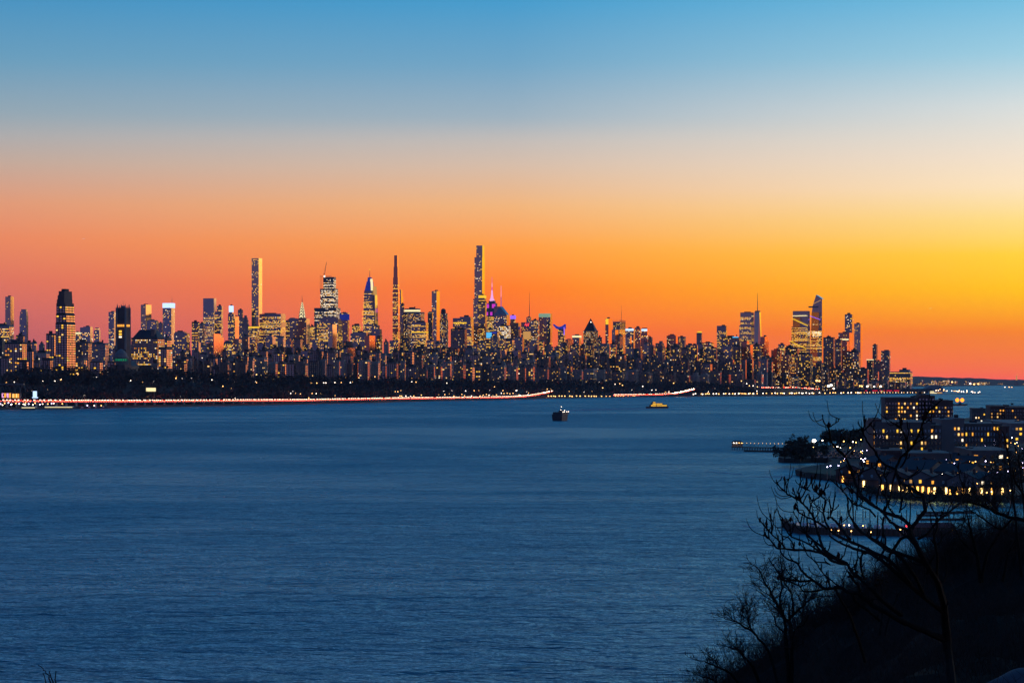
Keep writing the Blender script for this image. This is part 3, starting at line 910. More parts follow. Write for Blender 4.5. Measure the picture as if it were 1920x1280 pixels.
# gothic church tower with nave
Y = 4430.0
k = Y / F
t = root_at('church', 'dark gothic church with tall pinnacled bell tower at left', 'church', 231, Y)
m = MB()
hw = 13.0 * k * 0.78
for (h, y0, y1) in ((1.08, 720, 655), (1.0, 655, 622), (0.93, 622, 600), (0.86, 600, 577)):
    m.prism(sq(hw * h), WZ(y0, Y), WZ(y1, Y))
m.build('bell_tower', 'brick_dark', t)
for cx in (-1, 1):
    for cy in (-1, 1):
        b_ = MB()
        b_.cyl(cx * hw * .90, cy * hw * .90, WZ(655, Y), WZ(577, Y), 2.2, 1.8, 6)
        b_.cyl(cx * hw * .80, cy * hw * .80, WZ(577, Y) - 1, WZ(569.5, Y), 1.7, 0.2, 6)
        b_.build('pinnacle', 'stone', t)
for cx, cy in ((0, -1), (1, 0), (-.45, -1), (.45, -1)):
    b_ = MB()
    b_.cyl(cx * hw * .8, cy * hw * .8, WZ(577, Y) - 1, WZ(572.5, Y), 1.1, 0.15, 5)
    b_.build('pinnacle', 'stone', t)
b_ = MB()
b_.cyl(0, 0, WZ(577, Y) - 1, WZ(573, Y), 5, 3, 8)
b_.cyl(0, 0, WZ(573, Y), WZ(562, Y), .35, .1, 5)
b_.build('fleche', 'stone', t)
b_ = MB()
for fx in (-.55, -.18, .18, .55):
    b_.box(fx * hw - 1.1, fx * hw + 1.1, -hw - .5, -hw + 1, WZ(612.5, Y), WZ(608.5, Y))
for fy in (-.5, 0, .5):
    b_.box(hw - 1, hw + .5, fy * hw - 1.1, fy * hw + 1.1, WZ(612.5, Y), WZ(608.5, Y))
b_.build('belfry_openings', 'lit_amber', t)
wall_windows(t, [((-hw * .5, -hw * 1.02 - .6, 0), (1, 0, 0), hw * .9, WZ(650, Y), WZ(616, Y))], 'grid', .42, 'h', 5)
m = MB()
m.box(-hw * 1.1, hw * 1.1, hw, hw + 30, 20, WZ(686, Y))
m.prism([(-hw * 1.1, hw), (hw * 1.1, hw), (hw * 1.1, hw + 30), (-hw * 1.1, hw + 30)], WZ(686, Y), WZ(676, Y), 0, [(-.5, hw), (.5, hw), (.5, hw + 30), (-.5, hw + 30)])
m.build('nave', 'slate', t)

# domed mausoleum with lit colonnade
Y = 4330.0
t = root_at('mausoleum', 'round domed mausoleum with green lit colonnade below the church tower', 'monument', 227, Y)
m = MB()
m.prism(sq(12.5), 30, WZ(684, Y))
m.box(-15, 15, -12.5, 12.5, 30, WZ(693, Y))
m.build('square_base', 'brick_dark', t)
m = MB()
m.cyl(0, 0, WZ(684, Y) - .5, WZ(669, Y), 9.3, n=20)
m.build('drum', 'stone', t)
for k in range(20):
    an = 2 * math.pi * k / 20
    m = MB()
    m.cyl(11.6 * math.cos(an), 11.6 * math.sin(an), WZ(684, Y) - .5, WZ(671, Y), .75, n=6)
    m.build('column', 'stone', t)
m = MB()
m.cyl(0, 0, WZ(671, Y), WZ(668.5, Y), 12.6, n=20)
m.build('cornice', 'stone', t)
m = MB()
m.cyl(0, 0, WZ(676.5, Y), WZ(672.5, Y), 9.6, n=20)
m.build('colonnade_light', 'glow_teal', t)
m = MB()
m.cyl(0, 0, WZ(668.5, Y), WZ(662, Y), 10.6, 9.4, n=20)
m.cyl(0, 0, WZ(662, Y), WZ(657, Y), 8.6, 5.2, n=20)
m.cyl(0, 0, WZ(657, Y), WZ(654, Y), 5.2, 0.6, n=20)
m.build('stepped_dome', 'stone', t)

# mansard roofed hall
Y = 4650.0
root, (a, b_, C, zt) = B('apartment_hall', 'long building with rows of lit windows under a big mansard roof', 'apartment block', 246, 304, 308, 632.5, Y, 'brick_dark', 'fine', .40, 'w', plant=0, ybot=686)
m = MB()
m.prism([(-a / 2 + 3, -b_ / 2), (a / 2, -b_ / 2), (a / 2, b_ / 2), (-a / 2 + 3, b_ / 2)], zt, zt + 13.5, 0, [(-a / 2 + 12, -b_ / 2 + 8), (a / 2 - 9, -b_ / 2 + 8), (a / 2 - 9, b_ / 2 - 8), (-a / 2 + 12, b_ / 2 - 8)])
m.build('mansard_roof', 'slate', root)
m = MB()
m.box(a / 2 - 13, a / 2 - 6, -b_ / 2 + 1, -b_ / 2 + 8, zt, WZ(617.5, Y))
m.build('square_turret', 'brick', root)
B(AB, 'pink brick apartment block joined to the right of the mansard roofed building', 'apartment block', 297, 312, 323, 651, 4560, 'brick', 'big', .3, 'w', tiers=[(309, 313, 322, 634)], ybot=692)

# needle crowned tower: arched tiers of light
Y = 11180.0
k = Y / F
t = root_at('skyscraper', 'needle crowned tower with rows of glowing arches on its spire', 'skyscraper', 566.5, Y)
m = MB()
m.prism(sq(14), 0, WZ(597, Y))
m.build('tower_body', 'stone', t)
m = MB()
prof = [(598, 6.3), (591, 5.6), (585, 4.7), (580, 3.7), (575, 2.8), (571, 1.9), (567, 1.1)]
for (ya, ra), (yb2, rb) in zip(prof[:-1], prof[1:]):
    m.prism(sq(ra * k * .8), WZ(ya, Y), WZ(yb2, Y), 0, sq(rb * k * .8))
m.cyl(0, 0, WZ(567, Y), WZ(552, Y), 1.1 * k * .6, .2, 6)
m.build('crown', 'steel', t)
for (ya, ra), (yb2, rb) in zip(prof[:-1], prof[1:]):
    for side in range(2):
        am = MB()
        n = 7
        hwid = ra * k * .62
        zc, hh = WZ(ya - .3, Y), (WZ(yb2, Y) - WZ(ya, Y)) * 1.05
        off = ra * k * .8 + .3
        pts_o = [(hwid * math.cos(math.pi * j / n), hh * math.sin(math.pi * j / n)) for j in range(n + 1)]
        pts_i = [(x * .62, z * .55) for x, z in pts_o]
        for j in range(n):
            q = [pts_o[j], pts_o[j + 1], pts_i[j + 1], pts_i[j]]
            if side == 0:
                am.quad(*[(x, -off + z * .09, zc + z) for x, z in q])
            else:
                am.quad(*[(off - z * .09, x, zc + z) for x, z in q])
        am.build('lit_arch', 'glow_cream', t)

# bright tower under construction with crane
Y = 10600.0
t, _ = B('unfinished_skyscraper', 'tower under construction, stepped steel frame full of white work lights, crane on top', 'skyscraper', 589, 632, 638.5, 577, Y, 'steel', 'off', .55, 'h',
         tiers=[(600.5, 629, 634, 541), (606, 627, 630, 519)], dark=[(510, 523)], ybot=602, plant=0)
a, b_, C, _ = rect_of(589, 632, 638.5, Y, GRID)
m = MB()
z0 = WZ(519, Y)
for fx in np.linspace(-25, 22, 8):
    m.box(fx - .4, fx + .4, -14, -13.2, z0 - 60, z0 + 5)
for fz in (1.5, 4.5):
    m.box(-25, 22, -14.1, -13.3, z0 + fz, z0 + fz + .6)
m.build('open_steel_frame', 'steel', t)
m = MB()
m.cyl(-12, 0, z0 - 2, z0 + 12, 1.3, n=4)
m.tube([(-12, 0, z0 + 10), (-3, 0, WZ(490, Y))], [1.3, .6], 4)
m.tube([(-12, 0, z0 + 10), (-17, 0, z0 + 14)], [1.0, .8], 4)
m.tube([(-17, 0, z0 + 14), (-3, 0, WZ(490, Y))], [.3, .3], 3)
m.build('tower_crane', 'steel', t)
m = MB()
m.ball(-7, -12, z0 + 3, 3.0)
m.build('work_light', 'lamp_white', t)

# stepped glass tower with spire (left of centre)
Y = 11060.0
k = Y / F
t = root_at('skyscraper', 'tapering glass tower with stepped angled crown and lit spire left of centre', 'skyscraper', 695, Y)
def tap(x0, x1, y0, X0, X1, y1, dep, mat, nm, back=0.0):
    m = MB()
    c = 695.0
    p = [((x0 - c) * k, -dep + back), ((x1 - c) * k, -dep + back), ((x1 - c) * k, dep + back), ((x0 - c) * k, dep + back)]
    q = [((X0 - c) * k, -dep * .85 + back), ((X1 - c) * k, -dep * .85 + back), ((X1 - c) * k, dep * .85 + back), ((X0 - c) * k, dep * .85 + back)]
    m.prism(p, WZ(y0, Y), WZ(y1, Y), 0, q)
    return m.build(nm, mat, t)
tap(681, 706, 720, 685.5, 701.5, 545, 24, 'glass_dark', 'tower_body')
tap(686, 698.5, 545.2, 690, 697.5, 528, 19, 'glow_deep', 'lit_upper_block')
tap(690.5, 697, 528.2, 691.2, 695, 520, 13, 'glow_deep', 'lit_upper_block')
tap(700, 707.5, 640, 700, 705, 553, 16, 'glass_bright', 'side_block', 5)
tap(700, 705, 553, 700.5, 704, 537, 12, 'lit_soft', 'lit_side_block', 5)
tap(696.5, 700.5, 545, 697, 699, 523, 9, 'glow_cream', 'lit_side_block', -8)
m = MB()
m.cyl(-1.8 * k, 0, WZ(521, Y), WZ(506, Y), 1.6, .5, 6)
m.build('spire', 'steel', t)
m = MB()
m.ball(-1.8 * k, 0, WZ(505.5, Y), 2.3)
m.build('beacon', 'glow_gold', t)
wall_windows(t, [((-13.0 * k, -24.6, 0), (1, 0, 0), 24.0 * k, WZ(640, Y), WZ(580, Y)), ((-11.0 * k, -23.2, 0), (1, 0, 0), 18.5 * k, WZ(580, Y), WZ(550, Y))], 'off', .62, 'y', 8)

# pointed limestone tower lit magenta
Y = 11660.0
k = Y / F
t = root_at('skyscraper', 'stepped tower with magenta lit crown and pink lit mast', 'skyscraper', 922.5, Y)
m = MB()
for (x0, x1, ya, yb2) in ((911.5, 933.5, 720, 592), (913, 932, 592, 578), (914.5, 931, 578, 568.5), (917.3, 928.5, 568.5, 564)):
    m.box((x0 - 922.5) * k, (x1 - 922.5) * k, -(x1 - x0) * k * .36, (x1 - x0) * k * .36, WZ(ya, Y) - .2, WZ(yb2, Y))
m.build('tower_body', 'stone', t)
for (x0, x1, ya, yb2) in ((914.3, 918.5, 577.5, 570), (924.5, 931.2, 577.5, 570), (912.8, 917.0, 591.5, 585), (921.5, 925.5, 591.5, 585)):
    m = MB()
    hwd = (931 - 914.5) * k * .36 + 1.2 if ya < 580 else (932 - 913) * k * .36 + 1.2
    m.box((x0 - 922.5) * k, (x1 - 922.5) * k, -hwd, -hwd + 1.0, WZ(ya, Y), WZ(yb2, Y))
    m.build('lit_panel', 'glow_magenta', t)
m = MB()
rr = [(564.5, 4.9), (561.5, 4.7), (560.5, 3.4), (556, 2.4), (550, 1.7), (544, 1.3)]
for (ya, ra), (yb2, rb) in zip(rr[:-1], rr[1:]):
    m.cyl(0, 0, WZ(ya, Y), WZ(yb2, Y), ra * k, rb * k, 10)
m.build('lit_crown', 'glow_pink', t)
for j, (ya, yb2, r_, mt) in enumerate(((544, 538, 1.0, 'glow_magenta'), (538, 530, .7, 'glow_pink'), (530, 519.5, .4, 'glow_magenta'))):
    m = MB()
    m.cyl(0, 0, WZ(ya, Y), WZ(yb2, Y), r_ * k, r_ * k * .6, 8)
    m.build('lit_mast', mt, t)
wall_windows(t, [((-9.5 * k, -(933.5 - 911.5) * k * .36 - .5, 0), (1, 0, 0), 19 * k, WZ(640, Y), WZ(593, Y))], 'off', .6, 'y', 9)

# sloped tower extras: needle and sloping top
Y = 10900.0
k = Y / F
for o in list(COL.objects):
    if o.get('label', '').startswith('sloped roof dark glass tower'):
        slo = o
a, b_, C, _ = rect_of(926, 950, 955, Y, GRID)
zt = WZ(590, Y)
m = MB()
m.prism([(-a / 2, -b_ / 2), (a / 2, -b_ / 2), (a / 2, b_ / 2), (-a / 2, b_ / 2)], zt - .2, zt + 34, 0, [(-a / 2, -b_ / 2), (-a / 2 + a * .45, -b_ / 2 + 4), (-a / 2 + a * .5, b_ / 2), (-a / 2, b_ / 2)])
m.build('sloping_top', 'glass_dark', slo)
sxp = (937 - 926) / 24.0 * a - a / 2
m = MB()
m.cyl(sxp, 0, zt + 6, WZ(556, Y), 1.8, 1.1, 6)
m.build('lit_needle', 'glow_blue', slo)
m = MB()
m.cyl(sxp, 0, WZ(556, Y) - .1, WZ(535, Y), 1.0, .5, 6)
m.build('lit_needle', 'glow_pink', slo)


def find(start):
    for o in COL.objects:
        if str(o.get('label', '')).startswith(start):
            return o


# open screen crown and fins
Y = 10500.0
fin = find('dark tower with a crown of glowing')
a, b_, C, _ = rect_of(1010, 1032, 1035.5, Y, GRID)
for j in range(15):
    m = MB()
    xx = -a / 2 + (j + .5) * a / 15
    m.box(xx - .9, xx + .9, -b_ / 2 - 1, -b_ / 2 + .5, WZ(594.5, Y), WZ(587.5, Y))
    m.build('lit_fin', 'glow_green', fin)
Y = 10600.0
sg = find('office tower with tall mast and a red')
a, b_, C, _ = rect_of(977, 1003, 1007, Y, GRID)
u = lambda px: -a / 2 + (px - 977) / 26.0 * a
def stroke(xa, ya, xb, yb2, wd=.7):
    m = MB()
    z = -b_ / 2 - 1.6
    m.tube([(u(xa), z, WZ(ya, Y)), (u(xb), z, WZ(yb2, Y))], [wd, wd], 4)
    return m
for s in ((984.2, 610, 986, 605.5), (984.4, 609.2, 988.4, 609.2), (987.2, 612, 988.6, 605.5), (990.2, 611.5, 992.2, 605.2), (988.8, 609, 991, 609)):
    stroke(*s).build('sign_stroke', 'glow_red', sg)
Y = 10200.0
bl = find('tower with a curved deep blue')
a, b_, C, _ = rect_of(1046, 1058, 1060.5, Y, GRID)
k = Y / F
m = MB()
n = 12
xs = [((1037 + 22.5 * j / n) - 1052.5) * k for j in range(n + 1)]
zs = [WZ(607.5 + 5.0 * (1 - (2 * j / n - 1) ** 2), Y) for j in range(n + 1)]
zb_ = WZ(616.5, Y)
for j in range(n):
    za = zb_ if j > 3 else WZ(608.5 + 8 * j / 4 + 1, Y)
    zbn = zb_ if j > 2 else WZ(608.5 + 8 * (j + 1) / 4 + 1, Y)
    for yy in (-b_ / 2 - 1, b_ / 2):
        m.quad((xs[j], yy, za), (xs[j + 1], yy, zbn), (xs[j + 1], yy, zs[j + 1]), (xs[j], yy, zs[j]))
    m.quad((xs[j], -b_ / 2 - 1, zs[j]), (xs[j + 1], -b_ / 2 - 1, zs[j + 1]), (xs[j + 1], b_ / 2, zs[j + 1]), (xs[j], b_ / 2, zs[j]))
m.build('lit_crown', 'glow_navy', bl)
m = MB()
m.box(((1057.8) - 1052.5) * k, (1059.5 - 1052.5) * k, -b_ / 2 - 1.4, -b_ / 2, WZ(628, Y), WZ(613, Y))
m.build('lit_edge', 'glow_violet', bl)
# pyramid roof
Y = 9900.0
py_ = find('brick tower with a dark pyramid roof')
a, b_, C, _ = rect_of(1093.5, 1117, 1121.5, Y, GRID)
m = MB()
z = WZ(619.5, Y)
m.prism([(-a * .45, -b_ * .45), (a * .45, -b_ * .45), (a * .45, b_ * .45), (-a * .45, b_ * .45)], z - .2, WZ(596.5, Y), 0, sq(.3))
m.build('pyramid_roof', 'slate', py_)
m = MB()
m.ball(2.5, -b_ * .17, WZ(603.5, Y), 1.6)
m.build('roof_light', 'lamp_white', py_)
# broken pediment, dome
Y = 9700.0
pd = find('office tower with a broken pediment')
a, b_, C, _ = rect_of(535.5, 559, 562, Y, GRID)
m = MB()
z = WZ(600, Y)
for s in (-1, 1):
    m.tri((s * a * .22 - 6, -b_ / 2, z), (s * a * .22 + 6, -b_ / 2, z), (s * a * .10, -b_ / 2, z + 9))
    m.tri((s * a * .22 - 6, b_ / 2, z), (s * a * .22 + 6, b_ / 2, z), (s * a * .10, b_ / 2, z + 9))
    m.quad((s * a * .22 - 6, -b_ / 2, z), (s * a * .22 - 6, b_ / 2, z), (s * a * .10, b_ / 2, z + 9), (s * a * .10, -b_ / 2, z + 9))
    m.quad((s * a * .22 + 6, -b_ / 2, z), (s * a * .22 + 6, b_ / 2, z), (s * a * .10, b_ / 2, z + 9), (s * a * .10, -b_ / 2, z + 9))
m.build('pediment', 'stone', pd)
Y = 9400.0
dm = find('brick tower with a small round dome')
m = MB()
k = Y / F
m.cyl(-1.2 * k, 0, WZ(587, Y) - .5, WZ(582.5, Y), 4.6 * k, n=14)
m.ball(-1.2 * k, 0, WZ(582.5, Y) - .2, 4.6 * k, 14, 5, 0, 1.0, True)
m.build('dome', 'slate', dm)
# screen crown of the mast tower
Y = 10300.0
scn = find('tower with thin mast, open screen')
a, b_, C, _ = rect_of(1149.5, 1162, 1172.5, Y, GRID)
m = MB()
z = WZ(603, Y)
for j in range(13):
    yy = -b_ / 2 + j * b_ / 12
    m.box(a / 2 + .3, a / 2 + 1.0, yy - .35, yy + .35, z - 30, z + 7)
for j in range(7):
    xx = -a / 2 + j * a / 6
    m.box(xx - .35, xx + .35, -b_ / 2 - 1.0, -b_ / 2 - .3, z - 30, z + 7)
m.build('screen_rods', 'steel', scn)
# diagonal strings of lights
Y = 11200.0
dg = find('tall tower with diagonal string')
a, b_, C, _ = rect_of(1481.5, 1512, 1519.5, Y, GRID)
k = Y / F
for (xa, ya, xb, yb2, n, mt) in ((1487, 597, 1516, 610.5, 15, 'glow_gold'), (1489, 592, 1514, 591.5, 13, 'glow_cream'), (1482.5, 639, 1513, 653, 15, 'glow_gold')):
    for j in range(n):
        f = j / (n - 1)
        m = MB()
        xx = (xa + (xb - xa) * f - 1498.8) * k
        m.ball(xx, -b_ / 2 - 2.0, WZ(ya + (yb2 - ya) * f, Y), 2.3, 6, 4)
        m.build('string_light', mt, dg)

# deck crowned tower with slanted top
Y = 11360.0
k = Y / F
t = root_at('skyscraper', 'tower with slanted pointed top and jutting observation deck, gold west edge', 'skyscraper', 1533, Y)
e = lambda px: (px - 1533) * k
dep = 22.0
m = MB()
m.prism([(e(1519.5), -dep), (e(1543.5), -dep), (e(1543.5), dep), (e(1519.5), dep)], 0, WZ(588, Y), 0,
        [(e(1523.5), -dep), (e(1543.5), -dep), (e(1543.5), dep), (e(1523.5), dep)])
m.prism([(e(1523.5), -dep), (e(1543.5), -dep), (e(1543.5), dep), (e(1523.5), dep)], WZ(588.1, Y), WZ(573, Y), 0,
        [(e(1525.8), -dep), (e(1543.5), -dep), (e(1543.5), dep), (e(1525.8), dep)])
i = len(m.v)
fr = [(e(1525.8), WZ(573, Y)), (e(1543.5), WZ(573, Y)), (e(1543.5), WZ(560.5, Y)), (e(1532.3), WZ(553, Y))]
m.v += [(x, -dep, z) for x, z in fr] + [(x, dep, z) for x, z in fr]
for q in ((0, 1, 2, 3), (7, 6, 5, 4), (1, 5, 6, 2), (2, 6, 7, 3), (3, 7, 4, 0)):
    m.f.append(tuple(i + j for j in q)); m.m.append(0)
m.build('tower_body', 'glass_bright', t)
m = MB()
m.prism([(e(1519), -dep - 14), (e(1538), -dep + 1), (e(1538), dep * .2), (e(1519), -dep)], WZ(577, Y), WZ(574.3, Y))
m.build('observation_deck', 'steel', t)
m = MB()
m.tube([(e(1526.5), -dep - .6, WZ(570, Y)), (e(1541), -dep - .6, WZ(563, Y))], [1.2, 1.2], 4)
m.build('diagonal_light', 'lit_soft', t)
for (ya, yb2, x0, x1, mt) in ((583, 588, 1526, 1541, 'lit_soft'), (600.5, 609.5, 1525, 1541, 'lit_soft')):
    wall_windows(t, [((e(x0), -dep - 1.0, 0), (1, 0, 0), (x1 - x0) * k, WZ(yb2, Y), WZ(ya, Y))], 'off', .5, 'd', int(ya))
wall_windows(t, [((e(1521), -dep - .9, 0), (1, 0, 0), 22 * k, WZ(700, Y), WZ(620, Y))], 'off', .6, 'y', 77)
wall_windows(t, [((e(1525), -dep - .9, 0), (1, 0, 0), 17 * k, WZ(632, Y), WZ(621, Y))], 'off', .9, 'h', 78)
for j in range(9):
    m = MB()
    m.ball(e(1518.5 + j * 2.6), -dep - 2, WZ(591.5 + j * .95, Y), 2.4, 6, 4)
    m.build('violet_light', 'glow_violet', t)

# antenna topped tower of twisted square plan
Y = 14800.0
k = Y / F
t = root_at('skyscraper', 'chamfered glass tower topped by a long thin antenna', 'skyscraper', 1420.5, Y, -23)
hw = 8.6 * k * .95
bot = [(hw * math.cos(math.pi / 4 + j * math.pi / 2), hw * math.sin(math.pi / 4 + j * math.pi / 2)) for j in range(4)]
top = [(hw * .84 * math.cos(j * math.pi / 2), hw * .84 * math.sin(j * math.pi / 2)) for j in range(4)]
z0, z1 = 0.0, WZ(585, Y)
m = MB()
i = len(m.v)
m.v += [(x * 1.28, y * 1.28, z0) for x, y in bot] + [(x, y, z1) for x, y in top]
for j in range(4):
    m.f.append((i + j, i + (j + 1) % 4, i + 4 + (j + 1) % 4)); m.m.append(0)
    m.f.append((i + j, i + 4 + (j + 1) % 4, i + 4 + j)); m.m.append(0)
m.f.append((i + 4, i + 5, i + 6, i + 7)); m.m.append(0)
m.build('tower_body', 'glass_bright', t)
m = MB()
m.cyl(0, 0, z1 - .5, WZ(582.5, Y), hw * .62, n=14)
m.cyl(0, 0, WZ(582.6, Y), WZ(566, Y), 2.6, 1.8, 6)
m.cyl(0, 0, WZ(566, Y), WZ(548.5, Y), 1.7, .7, 6)
m.build('antenna', 'steel', t)

# ------------------------------------------------------------------ the crowd of lower blocks in front of the towers
SEG = [(-20, 240, 'by the church tower'), (240, 400, 'below the ice lit tower'), (400, 540, 'below the grid tower'),
       (540, 720, 'below the unfinished tower'), (720, 850, 'below the thinnest tower'), (850, 960, 'below the tallest tower'),
       (960, 1080, 'below the mast tower'), (1080, 1200, 'below the pyramid roof'), (1200, 1340, 'below the gold tip'),
       (1340, 1450, 'below the antenna tower'), (1450, 1570, 'below the deck tower'), (1570, 1720, "at skyline's right end")]
CW = {'brick': 'red brown brick', 'brick_dark': 'dark brick', 'tan': 'pale tan brick', 'stone': 'grey stone', 'concrete': 'grey concrete', 'glass_dark': 'dark glass'}
rf = np.random.default_rng(4)


def filler(xlo, xhi, tops, Ylo, Yhi, wlo, whi, mats, wins, plo, phi, pal, step, row, ybot, plant=0.5):
    x = xlo
    while x < xhi:
        wd = rf.uniform(wlo, whi)
        top = float(np.interp(x, [t_[0] for t_ in tops], [t_[1] for t_ in tops])) + rf.normal(0, 1) * tops[0][2]
        Yb = rf.uniform(Ylo, Yhi) if not callable(Ylo) else Ylo(x) + rf.uniform(0, Yhi)
        mat = str(rf.choice(mats))
        seg = [s for s in SEG if s[0] <= x < s[1]]
        seg = seg[0][2] if seg else SEG[-1][2]
        kind = 'office' if mat == 'glass_dark' else 'apartment'
        lab = f"{CW[mat]} block, {row} row {seg}"
        fr = rf.uniform(.70, .88)
        tiers = []
        if rf.random() < .3:
            tiers = [(x + wd * .2, x + wd * .62, x + wd * .8, top - rf.uniform(1.5, 5))]
        B(kind + '_block', lab, 'apartment block' if kind == 'apartment' else 'office building', x, x + wd * fr, x + wd, top, Yb, mat, str(rf.choice(wins)), float(rf.uniform(plo, phi)), pal,
          tiers=tiers, group=f"{row} row of roofs {seg}", ybot=ybot, plant=int(rf.random() < plant), seed=int(x * 13 + Yb), rot=GRID + rf.normal(0, 1.2))
        x += wd * rf.uniform(*step)


inland = lambda x: shore_at(x)[1] + 430
# rear, middle and front rows
filler(318, 1450, [(318, 648, 6), (480, 640, 0), (700, 640, 0), (850, 642, 0), (960, 640, 0), (1080, 648, 0), (1200, 655, 0), (1340, 655, 0), (1450, 660, 0)], lambda x: max(7900, inland(x) + 450), 900, 9, 20,
       ['glass_dark', 'brick_dark', 'stone', 'glass_dark', 'concrete'], ['off', 'off', 'res'], .04, .34, 'y', (.85, 1.25), 'rear', 690, .4)
filler(318, 1440, [(318, 662, 5), (500, 656, 0), (700, 656, 0), (900, 658, 0), (1080, 664, 0), (1200, 668, 0), (1340, 672, 0), (1440, 676, 0)], lambda x: max(6900, inland(x) + 250), 500, 8, 19,
       ['brick_dark', 'brick', 'stone', 'brick_dark', 'glass_dark'], ['bri', 'res', 'off'], .03, .16, 'w', (.8, 1.1), 'upper middle', 698, .6)
filler(325, 1430, [(325, 672, 5), (480, 667, 0), (700, 668, 0), (900, 672, 0), (1100, 676, 0), (1300, 684, 0), (1430, 690, 0)], lambda x: inland(x) + 500, 500, 8, 20,
       ['brick_dark', 'brick', 'tan', 'brick_dark', 'brick'], ['bri', 'res', 'big'], .03, .13, 'w', (.75, 1.05), 'lower middle', 708, .7)
filler(325, 1420, [(325, 681, 4), (480, 676, 0), (700, 679, 0), (900, 684, 0), (1100, 690, 0), (1250, 697, 0), (1420, 704, 0)], inland, 120, 9, 26,
       ['brick', 'tan', 'brick', 'brick_dark', 'brick_dark', 'tan'], ['bri', 'big', 'bri'], .02, .11, 'w', (.95, 1.2), 'front', 720, .7)
filler(-20, 330, [(-20, 648, 6), (100, 645, 0), (180, 650, 0), (330, 655, 0)], 6000, 7200, 9, 20,
       ['brick_dark', 'stone', 'glass_dark', 'brick'], ['bri', 'off', 'res'], .08, .3, 'w', (.9, 1.3), 'rear', 690, .5)
filler(-20, 330, [(-20, 672, 4), (140, 674, 0), (330, 680, 0)], inland, 150, 10, 24,
       ['brick_dark', 'brick', 'tan'], ['bri', 'big'], .06, .2, 'w', (1.1, 1.7), 'front', 705, .5)
filler(1405, 1640, [(1405, 676, 6), (1480, 682, 0), (1560, 690, 0), (1640, 700, 0)], 8300, 8700, 7, 15,
       ['brick_dark', 'glass_dark', 'brick', 'concrete'], ['res', 'big', 'bri'], .10, .24, 'w', (.8, 1.1), 'rear', 728, .4)
filler(1415, 1700, [(1415, 700, 4), (1480, 704, 0), (1560, 712, 0), (1640, 712, 0), (1700, 716, 0)], 8060, 8250, 6, 14,
       ['brick', 'tan', 'brick_dark', 'concrete', 'brick'], ['res', 'big', 'bri'], .08, .24, 'w', (.85, 1.1), 'front', 735, .4)

# ------------------------------------------------------------------ lamps
lamp_mesh = {}


def lamp(px, py, Y, glow, label, group, r=None, zg=None, cat='street lamp', name='street_lamp'):
    """a post with a glowing head seen at (px, py) from the lookout, standing at distance Y"""
    z = WZ(py, Y)
    zg = z - 8.0 if zg is None else zg
    hgt = max(2.0, min(12.0, z - zg))
    r = r or Y * 0.00022
    key = (glow, round(hgt), round(r, 2))
    if key not in lamp_mesh:
        m = MB()
        m.cyl(0, 0, 0, hgt - r, .12 if Y < 3000 else .2, .08 if Y < 3000 else .15, 5, 0)
        m.box(-.1, .1, -r, .1, hgt - r - .05, hgt - r + .08, 0)
        m.ball(0, -r, hgt, r, 7, 5, 1, .8)
        lamp_mesh[key] = m.mesh(name, ['steel', glow])
    o = link(name, lamp_mesh[key], None, (WX(px, Y), Y, z - hgt))
    return tag(o, label, cat, group)


for px, py in bank_l:
    X, Ys = shore_at(px)
    Y = Ys + np.interp(py, [695, 720, 748], [330, 180, 60])
    lamp(px, py, float(Y), str(rf.choice(['lamp_white', 'lamp_white', 'lamp_warm'])), 'street lamp among dark trees, left part of the far bank', 'lamps on the left part of the far bank')
for px, py in bank_m:
    X, Ys = shore_at(px)
    lamp(px, py, float(Ys + np.interp(py, [695, 720, 748], [330, 180, 60])), str(rf.choice(['lamp_white', 'lamp_warm', 'lamp_warm'])), 'street lamp above the riverside road left of centre', 'lamps on the centre left part of the far bank', r=.95)
lamp(145.5, 701, 4150.0, 'lamp_warm', 'brightest orange lamp among the dark trees on the far bank at left', None, r=2.2)
for px in np.cumsum(rf.uniform(3.0, 10.5, 26)) + 1024:
    lamp(float(px), 742.5 + rf.uniform(-.4, .4), shore_at(px)[1] + 25, 'lamp_warm', 'small waterfront lamp in the row left of the bright road bend', 'waterfront lamps left of the bright road bend', name='quay_lamp')
for px in np.cumsum(rf.choice([2.6, 3.6, 4.4, 6.5, 10.0], 58)) + 1298:
    lamp(float(px) + rf.uniform(-1, 1), 738.2 - (px - 1300) * .007 + rf.uniform(-.6, .6), shore_at(px)[1] + 25, str(rf.choice(['lamp_warm', 'lamp_white'])), 'small waterfront lamp in the row right of the bright road bend', 'waterfront lamps right of the bright road bend', name='quay_lamp')
for px, py in bank_r:
    X, Ys = shore_at(px)
    lamp(px, py, float(Ys + np.interp(py, [712, 725, 738], [380, 220, 60])), str(rf.choice(['lamp_white', 'lamp_warm'])), 'street lamp glowing on the dark far bank right of centre', 'lamps on the right part of the far bank', r=1.3)

# ------------------------------------------------------------------ riverside road on low arches, with its traffic
pmat('asphalt', (0.05, 0.05, 0.05), 0.8, 0, 0.3, 0.3)
pmat('car_dark', (0.05, 0.05, 0.06), 0.3, 0.3)
pmat('car_pale', (0.45, 0.45, 0.46), 0.3, 0.3)
ROAD = [(-60, 752.5), (0, 752.5), (150, 752.8), (300, 752.6), (450, 751.6), (560, 751.0), (600, 750.4), (660, 749.2), (740, 747.6), (800, 746.9), (880, 746.1), (950, 745.0), (985, 743.4), (1005, 740.5), (1020, 737.2), (1036, 734.4)]
ROAD2 = [(1150, 741.2), (1200, 740.6), (1240, 739.8), (1265, 738.4), (1282, 735.2), (1302, 730.2)]


